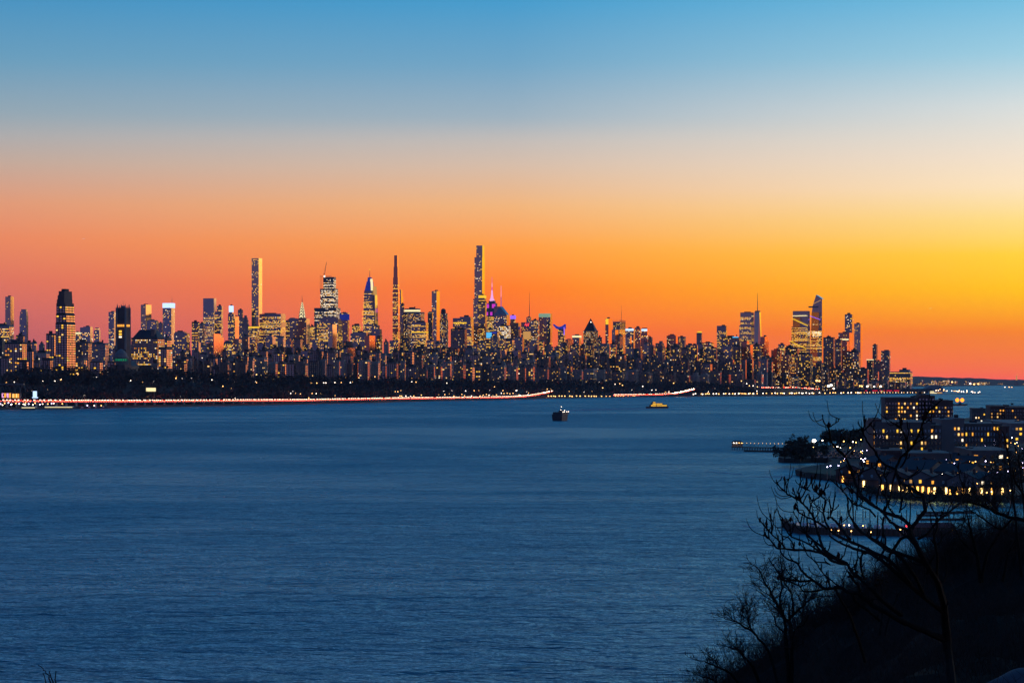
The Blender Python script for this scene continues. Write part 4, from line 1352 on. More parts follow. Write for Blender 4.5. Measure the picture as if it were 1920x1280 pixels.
def road_pts(R):
    xs = [p[0] for p in R]
    ys = [p[1] for p in R]
    out = []
    for px in np.linspace(xs[0], xs[-1], 120):
        py = float(np.interp(px, xs, ys))
        X, Ys = shore_at(px)
        Y = Ys + 34 + (max(0, px - 1262) * 1.2 if R is ROAD2 else max(0, px - 985) * 1.2)
        out.append(Vector((WX(px, Y), Y, WZ(py, Y))))
    return out


def build_road(R, label):
    P = road_pts(R)
    m = MB()
    for a_, c_ in zip(P[:-1], P[1:]):
        for (d0, d1, dz0, dz1, mm) in ((-9, 0, 0, 0, 0), (-9, -9, -1.3, 0, 1)):
            if d0 != d1:
                m.quad(a_ + Vector((0, d0, 0)), c_ + Vector((0, d0, 0)), c_ + Vector((0, d1, 0)), a_ + Vector((0, d1, 0)), mm)
            else:
                m.quad(a_ + Vector((0, 0, 1.6)), c_ + Vector((0, 0, 1.6)), c_ + Vector((0, 9, 1.6)), a_ + Vector((0, 9, 1.6)), 0)
                m.quad(a_ + Vector((0, 0, -.2)), c_ + Vector((0, 0, -.2)), c_ + Vector((0, 0, 1.6)), a_ + Vector((0, 0, 1.6)), 1)
                m.quad(a_ + Vector((0, d0, dz0)), c_ + Vector((0, d0, dz0)), c_ + Vector((0, d0, dz1)), a_ + Vector((0, d0, dz1)), mm)
    for a_ in P[::2]:
        m.box(a_.x - .8, a_.x + .8, a_.y - 8, a_.y + 8, 0, a_.z - 1.2, 1)
    tag(m.build('riverside_road', ['asphalt', 'concrete']), label, None, None, 'structure')
    return P


P1 = build_road(ROAD, 'raised riverside road along the far bank')
P2 = build_road(ROAD2, 'raised riverside road bending up the far bank right of centre')


def car_mb(m, head, pale=False):
    b0 = 0 if not pale else 1
    m.box(-2.2, 2.2, -.85, .85, .35, .85, b0)
    m.prism([(-1.4, -.8), (1.5, -.8), (1.5, .8), (-1.4, .8)], .85, 1.42, b0, [(-.9, -.65), (.9, -.65), (.9, .65), (-.9, .65)])
    for wx in (-1.35, 1.35):
        for wy in (-.8, .8):
            m.box(wx - .32, wx + .32, wy - .12, wy + .12, 0, .62, b0)
    e_ = 2 if head else 3
    # lamps at the end that points along the road, plus emissive strips added along the sides to carry their glow
    for wy in (-.6, .6):
        m.box(-2.42, -2.16, wy - .28, wy + .28, .45, .95, e_)
        if not head:
            m.box(-2.4, -1.0, -1.04 if wy < 0 else .9, -.9 if wy < 0 else 1.04, .4, 1.05, e_)
        m.box(-2.35, -1.5, -1.0 if wy < 0 else .86, -.86 if wy < 0 else 1.0, .45, .95, e_)
    m.box(2.16, 2.34, -.8, .8, .55, .78, 3 if head else 2)


CM = {}
for hd in (0, 1):
    for pl in (0, 1):
        m = MB()
        car_mb(m, hd, pl)
        CM[hd, pl] = m.mesh('car', ['car_dark', 'car_pale', 'head_light', 'tail_light'])


def along(P, s):
    L = 0
    for a_, c_ in zip(P[:-1], P[1:]):
        d = (c_ - a_).length
        if L + d >= s:
            return a_.lerp(c_, (s - L) / d), (c_ - a_)
        L += d
    return P[-1], P[-1] - P[-2]


def length(P):
    return sum((c_ - a_).length for a_, c_ in zip(P[:-1], P[1:]))


stuff_q = MB()
cars = []
for P, nm in ((P1, 'left'), (P2, 'bend')):
    Lr = length(P)
    for lane, off, hd in ((0, -6.0, 0), (1, -2.5, 0), (2, 2.5, 1), (3, 6.0, 1)):
        s = 0.0
        while s < Lr:
            s += rf.exponential(6.0 if hd else 3.5) + 5.2
            p, d = along(P, s)
            cars.append((p + Vector((0, off, 0.02 + (1.6 if hd else 0))), math.atan2(d.y, d.x) + rf.normal(0, .01), hd, nm, s))
m = MB()
car_mb(m, 1)
for wy in (-.6, .6):
    m.box(-2.62, -2.43, wy - .42, wy + .42, .3, 1.15, 4)
flare_me = m.mesh('car', ['car_dark', 'car_pale', 'head_light', 'tail_light', 'head_flare'])
for P, n_, lo in ((P1, 16, .955), (P2, 26, .72)):
    Lr = length(P)
    for j in range(n_):
        p, d_ = along(P, Lr * (lo + (1 - lo) * (j + rf.uniform(0, 1)) / n_))
        o = link('car', flare_me, None, p + Vector((rf.uniform(-3, 3), rf.choice([2.5, 6.0]), 1.62)), math.pi / 2 + rf.normal(0, .08))
        tag(o, 'car with dazzling headlights on the ' + ('left' if P is P1 else 'right') + ' bend of the riverside road', 'car', 'cars facing the viewer on the road bends')
# the cars that show largest: those on the near stretch; the others become one mass of traffic
cars.sort(key=lambda c: c[0].y)
for i, (p, an, hd, nm, s) in enumerate(cars):
    if i < 250:
        o = link('car', CM[hd, int(rf.random() < .4)], None, p, an)
        tag(o, 'car with headlights on in the line of traffic on the riverside road' if hd else 'car showing red tail lights in the line of traffic on the riverside road', 'car', 'cars on the riverside road')
    else:
        base = MB()
        car_mb(base, hd)
        ca, sa = math.cos(an), math.sin(an)
        i0 = len(stuff_q.v)
        stuff_q.v += [(p.x + x * ca - y * sa, p.y + x * sa + y * ca, p.z + z) for x, y, z in base.v]
        stuff_q.f += [tuple(j + i0 for j in f) for f in base.f]
        stuff_q.m += base.m
tag(stuff_q.build('traffic', ['car_dark', 'car_pale', 'head_light', 'tail_light']), 'dense distant line of white and red car lights on the riverside road', 'traffic', None, 'stuff')

# ------------------------------------------------------------------ left waterfront
Y = shore_at(284)[1] + 54
t = empty('billboard', (WX(284, Y), Y, 4.0))
tag(t, 'white lit billboard on a tall post above the riverside road', 'billboard')
k = Y / F
m = MB()
m.box(-10 * k, 8 * k, -.6, .4, WZ(733.5, Y) - 4, WZ(726.8, Y) - 4)
m.build('lit_panel', 'glow_cream', t)
m = MB()
m.cyl(5 * k, .6, 0, WZ(733.5, Y) - 3.5, .6, n=8)
m.box(-10.3 * k, 8.3 * k, .42, 1.0, WZ(734, Y) - 4, WZ(726.4, Y) - 4)
m.build('post', 'steel', t)
Y = shore_at(65)[1] + 56
t = empty('pylon_sign', (WX(65.5, Y), Y, 4.0))
tag(t, 'tall white lit pylon sign beside the road at far left', 'sign')
k = Y / F
m = MB()
m.box(-3.6 * k, 3.4 * k, -1, 1, WZ(744, Y) - 4, WZ(733, Y) - 4)
m.box(-5 * k, 5.5 * k, -1.2, 1.2, WZ(746, Y) - 4, WZ(744.1, Y) - 4)
m.build('lit_panel', 'glow_ice', t)
m = MB()
m.box(-4 * k, 4 * k, 1.05, 1.5, 0, WZ(732.5, Y) - 4)
m.build('frame', 'steel', t)
for (xa, xb, ya, yb2, mt, lab) in ((3, 21, 737, 745.5, 'glow_pink', 'low shop front glowing pink and yellow under the arches at far left'),
                                  (23, 36, 738, 745.5, 'lit_warm', 'low shop front glowing warm yellow under the arches at far left')):
    Y = shore_at(20)[1] + 52
    k = Y / F
    t = empty('shop', (WX((xa + xb) / 2, Y), Y, 3.0))
    tag(t, lab, 'shop')
    hwid = (xb - xa) / 2 * k
    m = MB()
    m.box(-hwid - .6, hwid + .6, 0, 14, 0, WZ(ya - .8, Y) - 3)
    m.build('wall', 'brick_dark', t)
    n = 4
    for j in range(n):
        m = MB()
        m.box(-hwid + j * 2 * hwid / n + .3, -hwid + (j + 1) * 2 * hwid / n - .3, -.4, .02, WZ(yb2, Y) - 3, WZ(ya, Y) - 3)
        m.build('shop_window', mt if j % 2 == 0 else 'lit_amber', t)
# arched viaduct
Y = shore_at(10)[1] + 110
k = Y / F
t = empty('arched_viaduct', (WX(0, Y), Y, 2.0))
tag(t, 'steel arched viaduct at the far left edge of the bank', 'bridge')
m = MB()
m.box(-40 * k, 45 * k, -6, 6, WZ(721.5, Y) - 2, WZ(718.8, Y) - 2)
m.build('deck', 'steel', t)
for j in range(-4, 5):
    m = MB()
    cx = (j * 10 + 3) * k
    r_ = 4.4 * k
    zc = WZ(731, Y) - 2
    pts = [(cx + r_ * math.cos(math.pi * q / 10), 0, zc + 1.9 * r_ * math.sin(math.pi * q / 10)) for q in range(11)]
    m.tube([(cx + r_, 0, 0)] + pts + [(cx - r_, 0, 0)], [.7] * 13, 4)
    m.build('arch', 'steel', t)
# lit river terminals
for (xa, xb, ya, yb2, lab, kk) in ((39.5, 66, 763, 765.2, 'short river pier shed with a glowing cream edge at far left', 0), (83, 136, 762.3, 765, 'long river pier shed with a glowing cream edge at left', 1)):
    Y = shoreY(769.5 - kk)
    k = Y / F
    t = empty('pier_shed', (WX((xa + xb) / 2, Y), Y + 8, -1.0))
    tag(t, lab, 'pier')
    hwid = (xb - xa) / 2 * k
    m = MB()
    m.box(-hwid, hwid, -7, 8, 2.0, 2.6)
    m.build('deck', 'concrete', t)
    for j in range(8):
        m = MB()
        m.cyl(-hwid + 1 + j * (2 * hwid - 2) / 7, -6, -2, 2.05, .4, n=6)
        m.build('pile', 'steel', t)
    m = MB()
    m.box(-hwid, hwid, -6.5, 7.5, 5.4, 6.2)
    m.build('roof', 'white_paint', t)
    for j in range(9):
        m = MB()
        m.cyl(-hwid + 1 + j * (2 * hwid - 2) / 8, -6, 2.55, 5.45, .2, n=5)
        m.build('post', 'steel', t)
    m = MB()
    m.box(-hwid + .5, hwid - .5, -6.9, -6.55, 4.5, 5.35)
    m.build('strip_light', 'glow_cream', t)
for j, (px, py) in enumerate([(1, 757), (5, 759), (9, 756), (16, 755), (22, 757.5), (30, 756), (36, 756), (44, 757), (48, 755), (54, 757), (62, 759), (66, 756), (75, 758), (80, 757), (90, 757), (97, 755.5), (101, 756), (117, 757), (164, 760), (177, 760), (190, 760), (21, 759), (47, 759)]):
    Y = shore_at(px)[1] + 12
    lamp(px, py, Y, ['lamp_violet', 'lamp_white', 'lamp_warm'][j % 3], 'lamp on the quay beside the lit pier sheds at far left', 'lamps on the quay at far left', r=.9, zg=2.5, name='quay_lamp')
for j in range(9):
    px = 148 + j * 6.5
    Y = shoreY(766.2 - j * .15)
    t = empty('moored_boat', (WX(px, Y), Y, 0), rf.uniform(-.4, .4))
    tag(t, 'small dark boat moored right of the lit pier sheds', 'boat', 'boats moored at the far left bank')
    m = MB()
    m.prism([(-4, -1.2), (3, -1.3), (5, 0), (3, 1.3), (-4, 1.2)], -.3, 1.2, 0, [(-4.2, -1.5), (3.2, -1.6), (6, 0), (3.2, 1.6), (-4.2, 1.5)])
    m.build('hull', 'slate', t)
    m = MB()
    m.prism([(-2, -1), (1.5, -1), (1.5, 1), (-2, 1)], 1.2, 2.8, 0, [(-1.8, -.8), (.8, -.8), (.8, .8), (-1.8, .8)])
    m.build('cabin', 'white_paint' if j % 2 else 'slate', t)

# ------------------------------------------------------------------ boats under way
Y = shoreY(788.5)
k = Y / F
t = empty('tugboat', (WX(1052, Y), Y, 0), math.radians(70))
tag(t, 'dark tugboat with white deck lights in the middle of the river', 'boat')
m = MB()
hull = [(-13, -5.5), (4, -6), (10, -3.5), (13, 0), (10, 3.5), (4, 6), (-13, 5.5)]
m.prism([(x * .94, y * .9) for x, y in hull], -.6, 5.6, 0, hull)
m.prism(hull, 5.6, 6.6, 0, [(x * 1.01, y * 1.02) for x, y in hull])
m.build('hull', 'slate', t)
m = MB()
m.box(-11, 9, -5.2, 5.2, 6.6, 9.0)
m.prism([(-1, -2.4), (5, -2.4), (5, 2.4), (-1, 2.4)], 9.0, 10.6, 0, [(-.8, -2.2), (4.6, -2.2), (4.6, 2.2), (-.8, 2.2)])
m.build('deckhouse', 'slate', t)
m = MB()
m.cyl(-3.5, 0, 7.5, 10.8, 1.0, .8, 8)
m.build('funnel', 'slate', t)
m = MB()
m.cyl(.5, 0, 10.2, 14.4, .18, .1, 6)
m.box(.4, .6, -1.3, 1.3, 12.2, 12.4)
m.build('mast', 'steel', t)
for (x, y, z) in ((8.6, -5.0, 9.3), (8.6, 0, 9.4), (8.6, 5.0, 9.3), (.5, 0, 14.3), (4.8, 2.0, 11), (4.8, -2.0, 10.8), (-6, -5.4, 9.3), (2, -5.4, 9.3), (-10, -5.4, 9.2)):
    m = MB()
    m.ball(x + .6, y, z, .36, 7, 5)
    m.build('deck_light', 'lamp_white', t)
Y = shoreY(765)
k = Y / F
t = empty('ferry', (WX(1232, Y), Y, 0), math.pi + .25)
tag(t, 'yellow lit ferry heading left across the river', 'boat')
m = MB()
hull = [(-17, -4.2), (10, -4.6), (15, -2.6), (18, 0), (15, 2.6), (10, 4.6), (-17, 4.2)]
m.prism([(x * .95, y * .8) for x, y in hull], -.5, 2.6, 0, hull)
m.build('hull', 'brick', t)
m = MB()
m.box(-15, 11, -3.9, 3.9, 2.6, 5.2)
m.prism([(-8, -3.4), (9, -3.4), (9, 3.4), (-8, 3.4)], 5.2, 7.6, 0, [(-8, -3.2), (7.5, -3.2), (7.5, 3.2), (-8, 3.2)])
m.prism([(3, -2.4), (8, -2.4), (8, 2.4), (3, 2.4)], 7.6, 9.6, 0, [(3.2, -2.2), (7, -2.2), (7, 2.2), (3.2, 2.2)])
m.build('deckhouse', 'brick', t)
for (x0, x1, z0, z1, hw_) in ((3, 10.6, 3.2, 4.6, 3.95), (-14, 2, 3.3, 4.5, 3.95), (-7, 1.5, 5.9, 6.9, 3.45), (2, 8, 5.8, 7.0, 3.45), (3.4, 7, 8.2, 9.1, 2.4)):
    n = max(2, int((x1 - x0) / 1.8))
    for j in range(n):
        m = MB()
        xa = x0 + (x1 - x0) * j / n
        m.box(xa + .15, xa + (x1 - x0) / n - .15, -hw_ - .08, hw_ + .08, z0, z1)
        m.build('cabin_window', 'lit_yellow', t)
m = MB()
m.cyl(4.5, 0, 9.5, 12, .12, .08, 5)
m.build('mast', 'steel', t)
# long wakes
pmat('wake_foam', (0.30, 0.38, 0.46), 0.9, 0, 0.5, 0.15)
def wake(pts, label, wd):
    m = MB()
    P = [Vector((WX(px, shoreY(py)), shoreY(py), .03)) for px, py in pts]
    for a_, c_, w0, w1 in zip(P[:-1], P[1:], wd[:-1], wd[1:]):
        d = (c_ - a_).normalized()
        nn = Vector((-d.y, d.x, 0))
        m.quad(a_ - nn * w0, c_ - nn * w1, c_ + nn * w1, a_ + nn * w0)
    tag(m.build('wake', 'wake_foam'), label, 'wake', None, 'stuff')
wake([(1068, 769.5), (1100, 768.3), (1150, 766.8), (1200, 765.9), (1236, 765.5)], 'long pale wake trailing between ferry and tugboat', [6, 22, 34, 36, 16])
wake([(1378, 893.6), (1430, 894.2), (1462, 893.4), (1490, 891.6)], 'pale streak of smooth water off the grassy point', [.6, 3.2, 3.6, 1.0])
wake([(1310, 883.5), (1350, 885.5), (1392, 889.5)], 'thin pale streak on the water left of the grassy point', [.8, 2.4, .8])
wake([(1392, 984), (1412, 988.5), (1442, 990.5)], 'thin curved wake left of the marina breakwater', [.3, 1.0, .3])
wake([(1572, 1064.5), (1620, 1062.5), (1668, 1061)], 'pale streak on the water beyond the sumac limbs', [.3, .8, .3])

# barge with two orange flood lights
Y = shoreY(760)
k = Y / F
t = empty('anchored_barge', (WX(1799.5, Y), Y, 0))
tag(t, 'anchored dark barge with two dazzling orange flood lights', 'boat')
m = MB()
m.prism([(-11, -4), (11, -4), (11, 4), (-11, 4)], -.5, 2.6, 0, [(-12.5, -4.6), (12.5, -4.6), (12.5, 4.6), (-12.5, 4.6)])
m.build('hull', 'slate', t)
for s in (-1, 1):
    m = MB()
    m.cyl(s * 4, 0, 2.5, 8.6, .25, .2, 6)
    m.build('light_mast', 'steel', t)
    m = MB()
    m.ball(s * 4, -.4, 9.0, 3.2, 10, 7)
    m.build('flood_light', 'lamp_flood', t)
m = MB()
m.box(-1.8, 2.2, -1.6, 1.6, 2.6, 5)
m.build('deckhouse', 'slate', t)

# airliners low over the skyline
for px, py, Y, lab in ((157, 447.5, 36000.0, 'distant airliner with white lights high above the church tower'), (1745, 578, 40000.0, 'distant airliner above the right end of the skyline')):
    t = empty('airliner', (WX(px, Y), Y, WZ(py, Y)), math.radians(4))
    tag(t, lab, 'airplane')
    m = MB()
    m.tube([(-19, 0, 0), (-16, 0, .4), (-8, 0, .5), (10, 0, .5), (16, 0, .9), (20, 0, 1.4)], [.3, 1.5, 2, 2, 1.2, .3], 8)
    m.build('fuselage', 'white_paint', t)
    m = MB()
    m.prism([(-3, -1), (2, -1), (6, -17), (4, -17)], -.4, 0)
    m.prism([(-3, 1), (2, 1), (6, 17), (4, 17)], -.4, 0)
    m.prism([(15, -.5), (18, -.5), (20, -6), (18.5, -6)], 1, 1.3)
    m.prism([(15, .5), (18, .5), (20, 6), (18.5, 6)], 1, 1.3)
    m.build('wings', 'white_paint', t)
    m = MB()
    m.prism([(14, -.2), (19, -.2), (19, .2), (14, .2)], 1.4, 7, 0, [(18, -.1), (20.5, -.1), (20.5, .1), (18, .1)])
    m.build('tail_fin', 'white_paint', t)
    for (x, y, z) in ((5, -17.2, 0), (-14, -1.5, -.5), (5, 17.2, 0)):
        m = MB()
        m.ball(x, y, z, 1.4, 6, 4)
        m.build('wing_light', 'lamp_white', t)

# ------------------------------------------------------------------ right far shore: hills, pier, statue, island lights
pmat('far_hill', (0.05, 0.05, 0.055), 0.95, 0, 0.3, 0.0006)
m = MB()
HT = [(1640, 704), (1712, 705.2), (1745, 706.2), (1780, 707.8), (1800, 708), (1835, 708.8), (1870, 711), (1900, 711.4), (1960, 712), (2100, 711)]
Yh = 24000.0
rowsh = []
for px in range(1620, 2110, 8):
    py = float(np.interp(px, [h[0] for h in HT], [h[1] for h in HT])) + .35 * math.sin(px * .21) + .2 * math.sin(px * .53)
    zt = WZ(py, Yh)
    Y0 = float(np.interp(px, [1620, 1760, 1830, 1900, 2100], [15500, 16500, 19000, 21000, 22000]))
    rowsh.append([(WX(px, Y0), Y0, -1), (WX(px, Y0), Y0, 3), (WX(px, Y0) * (Y0 + Yh) / 2 / Y0, (Y0 + Yh) / 2, 3 + zt * .4), (WX(px, Yh), Yh, zt), (WX(px, Yh * 1.2), Yh * 1.2, -5)])
for a_, c_ in zip(rowsh[:-1], rowsh[1:]):
    for j in range(4):
        m.quad(a_[j], c_[j], c_[j + 1], a_[j + 1])
tag(m.build('far_hills', 'far_hill'), 'low purple hills on the horizon at right', None, None, 'structure')
for j in range(46):
    px = rf.uniform(1712, 1850) if j < 34 else rf.uniform(1850, 1925)
    py = rf.uniform(711, 719) if j < 34 else rf.uniform(715, 722)
    Yb = float(np.interp(px, [1700, 1760, 1830, 1900], [16200, 17000, 19500, 21300])) + rf.uniform(0, 600)
    wd = rf.uniform(3, 9)
    B('waterfront_building', 'low building with lit windows at the foot of the far hills', 'building', px, px + wd * .85, px + wd, py, Yb, 'concrete', 'grid', float(rf.uniform(.1, .6)), 'w',
      group='buildings below the far hills', ybot=724, plant=0, seed=900 + j)
for px, py, gl in ((1826, 720, 'lamp_warm'), (1834, 719.5, 'lamp_warm'), (1819, 719, 'lamp_white'), (1892, 725.5, 'lamp_warm'), (1897, 726, 'lamp_warm'), (1903, 727, 'lamp_warm'), (1912, 728, 'lamp_white'), (1884, 726, 'lamp_white'), (1785, 716, 'lamp_warm')):
    lamp(px, py, 15000.0, gl, 'bright waterfront light at the foot of the far hills', 'waterfront lights below the far hills', r=5.0 if px < 1840 else 3.2, zg=0)
Y = 18500.0
t = empty('island_statue', (WX(1906, Y), Y, 0))
tag(t, 'tiny floodlit statue with raised arm on its pedestal at the right edge', 'statue')
m = MB()
m.prism(sq(60, .7), -2, 3.5)
m.build('island', 'bank_earth', t)
m = MB()
m.prism(sq(17), 3, 14, 0, sq(15))
m.prism(sq(10), 14, 40, 0, sq(7.5))
m.build('pedestal', 'tan', t)
m = MB()
m.cyl(0, 0, 40, 58, 6.0, 4.4, 8)
m.cyl(0, 0, 58, 68, 4.6, 3.0, 8)
m.ball(0, 0, 71, 2.9, 8, 5)
m.tube([(3, 0, 66), (5, 0, 74), (5.2, 0, 81)], [1.6, 1.3, 1.0], 6)
m.build('figure', 'lit_soft', t)
m = MB()
m.ball(5.2, 0, 83, 2.2, 6, 4)
m.build('torch', 'glow_gold', t)

# lit pier at right and tent hall
Y = shoreY(739.2)
k = Y / F
t = empty('lit_pier', (WX(1790, Y), Y, 0))
tag(t, 'long pier dotted with bright lamps reaching out below the far hills', 'pier')
m = MB()
m.box(-50 * k, 52 * k, 0, 40, 1.6, 2.6)
m.build('deck', 'concrete', t)
m = MB()
for j in range(24):
    m.cyl((-48 + j * 4.2) * k, 2, -1, 1.7, .6, n=5)
m.build('piles', 'steel', t)
m = MB()
m.box(-47 * k, -22 * k, 8, 30, 2.5, 9)
m.build('pier_hall', 'white_paint', t)
for (xa, xb, za, zb2, mt) in ((-46, -33, 3, 5, 'glow_cream'), (-45, -38, 7, 9.4, 'glow_cream'), (-32, -23, 3, 6, 'lit_soft')):
    m = MB()
    m.box(xa * k, xb * k, 7.3, 7.9, za, zb2)
    m.build('lit_front', mt, t)
for j in range(34):
    px = 1750 + rf.uniform(0, 90)
    lamp(px, float(np.interp(px, [1750, 1790, 1840], [731, 733, 734.6])) + rf.choice([0, 0, -2.2, 1.2]) + rf.uniform(-.5, .5), Y + rf.uniform(5, 35), str(rf.choice(['lamp_warm', 'lamp_white'])), 'lamp on the long lit pier below the far hills', 'lamps on the long lit pier', r=1.25, zg=2.6, name='pier_lamp')
Y = 9300.0
k = Y / F
t = empty('dome_hall', (WX(1753, Y), Y, 0))
tag(t, 'grey domed hall behind the long lit pier', 'hall')
m = MB()
pts = [(-18 + 36 * j / 12, 8.5 * math.sin(math.pi * j / 12) ** .8) for j in range(13)]
for (xa, za), (xb, zb2) in zip(pts[:-1], pts[1:]):
    z0 = WZ(729.5, Y)
    m.quad((xa * k, 0, z0 + za * k), (xb * k, 0, z0 + zb2 * k), (xb * k, 60, z0 + zb2 * k), (xa * k, 60, z0 + za * k))
    m.quad((xa * k, 0, 0), (xb * k, 0, 0), (xb * k, 0, z0 + zb2 * k), (xa * k, 0, z0 + za * k))
m.build('vault', 'concrete', t)
t = empty('lit_tent', (WX(1701.5, 8300), 8300, 0))
tag(t, 'small violet lit tent shaped hall at the right end of the skyline', 'hall')
k = 8300 / F
m = MB()
m.cyl(0, 0, 0, WZ(728, 8300), 7.2 * k, n=10)
m.build('wall', 'concrete', t)
m = MB()
m.cyl(0, 0, WZ(728, 8300) - .1, WZ(721.5, 8300), 7.4 * k, .8, 10)
m.build('tent_roof', 'glow_violet', t)
# dark finger pier with red strips
Y = shoreY(738.2)
k = Y / F
t = empty('finger_pier', (WX(1630, Y), Y, 0))
tag(t, 'long dark pier building with a dashed red light strip', 'pier')
m = MB()
m.box(-60 * k, 118 * k, 0, 60, -1, WZ(728.5, Y))
m.build('pier_hall', 'slate', t)
for j in range(5):
    m = MB()
    xa = -8 + j * 13.5
    m.box(xa * k, (xa + (4 if j == 0 else 10)) * k, -.6, .1, WZ(732.9, Y), WZ(731.3, Y))
    m.build('red_light_strip', 'glow_crimson', t)
for j in range(22):
    m = MB()
    m.ball((-10 + j * 5.4 + rf.uniform(-1, 1)) * k, -1, WZ(735.6, Y), .9, 6, 4)
    m.build('pier_light', 'lamp_white' if j % 2 else 'lamp_warm', t)
Y = 8000.0
for j, (px, py, gl, r_) in enumerate(((1612, 723, 'lamp_warm', 2.2), (1626, 724, 'lamp_white', 3.0), (1651, 724, 'lamp_white', 3.0), (1639, 724.5, 'lamp_white', 2.4), (1616, 724, 'lamp_warm', 2.4), (1558, 722, 'lamp_white', 4.2), (1553, 723.5, 'lamp_white', 4.0), (1563, 728, 'lamp_white', 3.0), (1536, 714, 'lamp_warm', 3.0), (1531, 713.5, 'lamp_warm', 3.4))):
    lamp(px, py, Y - 160, gl, 'bright floodlight on the waterfront under the right end of the skyline', 'floodlights on the right waterfront', r=r_, zg=3)
Pq = [(1440, 728.6), (1470, 728.4), (1500, 728.2), (1530, 731)]
qs = MB()
for j in range(90):
    px = rf.uniform(1425, 1535)
    Yq = shore_at(px)[1] + 80
    z = WZ(float(np.interp(px, [1425, 1490, 1535], [726.8, 726.4, 729.8])) + rf.uniform(-.5, .5), Yq)
    base = MB()
    car_mb(base, int(rf.random() < .55))
    i0 = len(qs.v)
    qs.v += [(WX(px, Yq) - x, Yq + y, z + zz) for x, y, zz in base.v]
    qs.f += [tuple(q + i0 for q in f) for f in base.f]
    qs.m += base.m
tag(qs.build('traffic', ['car_dark', 'car_pale', 'head_light', 'tail_light']), 'distant red and white car lights below the deck crowned tower', 'traffic', None, 'stuff')
m = MB()
for a_, c_ in zip(range(1420, 1540, 10), range(1430, 1550, 10)):
    pa = [(WX(p, shore_at(p)[1] + 80), shore_at(p)[1] + 80, WZ(float(np.interp(p, [1425, 1490, 1535], [727.4, 727.0, 730.4])), shore_at(p)[1] + 80)) for p in (a_, c_)]
    m.quad((pa[0][0], pa[0][1] - 8, pa[0][2]), (pa[1][0], pa[1][1] - 8, pa[1][2]), (pa[1][0], pa[1][1] + 8, pa[1][2]), (pa[0][0], pa[0][1] + 8, pa[0][2]))
    m.quad((pa[0][0], pa[0][1] - 8, -1), (pa[1][0], pa[1][1] - 8, -1), (pa[1][0], pa[1][1] - 8, pa[1][2]), (pa[0][0], pa[0][1] - 8, pa[0][2]))
tag(m.build('riverside_road', 'asphalt'), 'road along the far waterfront below the deck crowned tower', None, None, 'structure')

# ------------------------------------------------------------------ near shore at right: land, houses, marina
pmat('near_earth', (0.035, 0.038, 0.030), 0.95, 0, 0.4, 0.06)
pmat('lawn', (0.05, 0.07, 0.03), 0.95, 0, 0.3, 0.1)
pmat('evergreen', (0.040, 0.046, 0.032), 0.9, 0, 0.4, 0.3)
pmat('bare_wood', (0.030, 0.022, 0.018), 0.9, 0, 0.3, 2.0)
pmat('render_grey', (0.115, 0.108, 0.108), 0.8, 0, 0.15, 0.1)
pmat('render_pale', (0.20, 0.185, 0.18), 0.8, 0, 0.15, 0.1)
pmat('brick_plum', (0.13, 0.070, 0.062), 0.85, 0, 0.25, 0.2)
pmat('shingle_roof', (0.045, 0.045, 0.055), 0.85, 0, 0.3, 0.3)
pmat('timber', (0.10, 0.075, 0.055), 0.85, 0, 0.3, 0.5)
pmat('red_roof', (0.22, 0.06, 0.05), 0.8, 0, 0.3, 0.4)


def wp(px, py, z=0.0):
    Y = (H - z) * F / (py - HY)
    return WX(px, Y), Y


NS = [(1460, 866), (1470, 867.5), (1500, 868.5), (1530, 867), (1552, 868), (1562, 873), (1548, 879), (1518, 884), (1500, 888), (1492, 890.5), (1512, 896), (1545, 900), (1580, 905), (1605, 912), (1625, 922), (1660, 932), (1720, 938), (1800, 942),
      (1860, 940), (1960, 944), (2140, 944), (2300, 800), (2200, 766), (1900, 770), (1830, 786), (1790, 790), (1640, 813), (1560, 841), (1500, 853), (1464, 858)]
poly = [wp(px, py) for px, py in NS]
me = bpy.data.meshes.new('near_shore')
n = len(poly)
vv = [(x, y, -1.5) for x, y in poly] + [(x, y + 2.5, 2.4) for x, y in poly]
ff = [tuple(range(n, 2 * n))] + [(i, (i + 1) % n, n + (i + 1) % n, n + i) for i in range(n)]
me.from_pydata(vv, [], ff)
me.materials.append(MATS['near_earth'])
tag(link('near_shore', me), 'low built up shore on the near side of the river', None, None, 'structure')
# grass on the spit
m = MB()
sp = [wp(px, py, 2.5) for px, py in [(1512, 884), (1548, 878.5), (1575, 877), (1620, 880), (1610, 892), (1570, 890), (1530, 887)]]
m.prism(sp, 2.3, 2.55)
tag(m.build('spit_lawn', 'lawn'), 'patch of grass on the point of land at right', None, None, 'structure')


def single_windows(root, a, b, z0, z1, spec, p, glows, seed, unlit='window_glass', right=True):
    """each lit window its own part; the dark ones are small and stay one mesh"""
    WIN['tmp'] = spec
    r = np.random.default_rng(seed)
    shared = {}
    U = []
    faces = [((-a / 2, -b / 2 - .12, 0), (1, 0, 0), a, 0)]
    if right:
        faces.append(((a / 2 + .12, -b / 2, 0), (0, 1, 0), b, 1))
    for org, u, wd, fc in faces:
        fw = face_windows(org, u, wd, z0, z1, 'tmp', p, 0, r)
        if not fw:
            continue
        for q in fw[0]:
            c = q.mean(0)
            sx_, sz_ = np.linalg.norm(q[1] - q[0]), q[2][2] - q[0][2]
            gl = str(r.choice(glows))
            key = (fc, gl)
            if key not in shared:
                m = MB()
                if fc == 0:
                    m.box(-sx_ / 2, sx_ / 2, -.08, .06, -sz_ / 2, sz_ / 2)
                else:
                    m.box(-.06, .08, -sx_ / 2, sx_ / 2, -sz_ / 2, sz_ / 2)
                shared[key] = m.mesh('window', [gl])
            link('window', shared[key], root, tuple(c))
        U.append(fw[1])
    if U and sum(map(len, U)):
        quads_object('dark_windows', np.concatenate(U), np.zeros(sum(map(len, U))), [unlit], root, 'stuff')


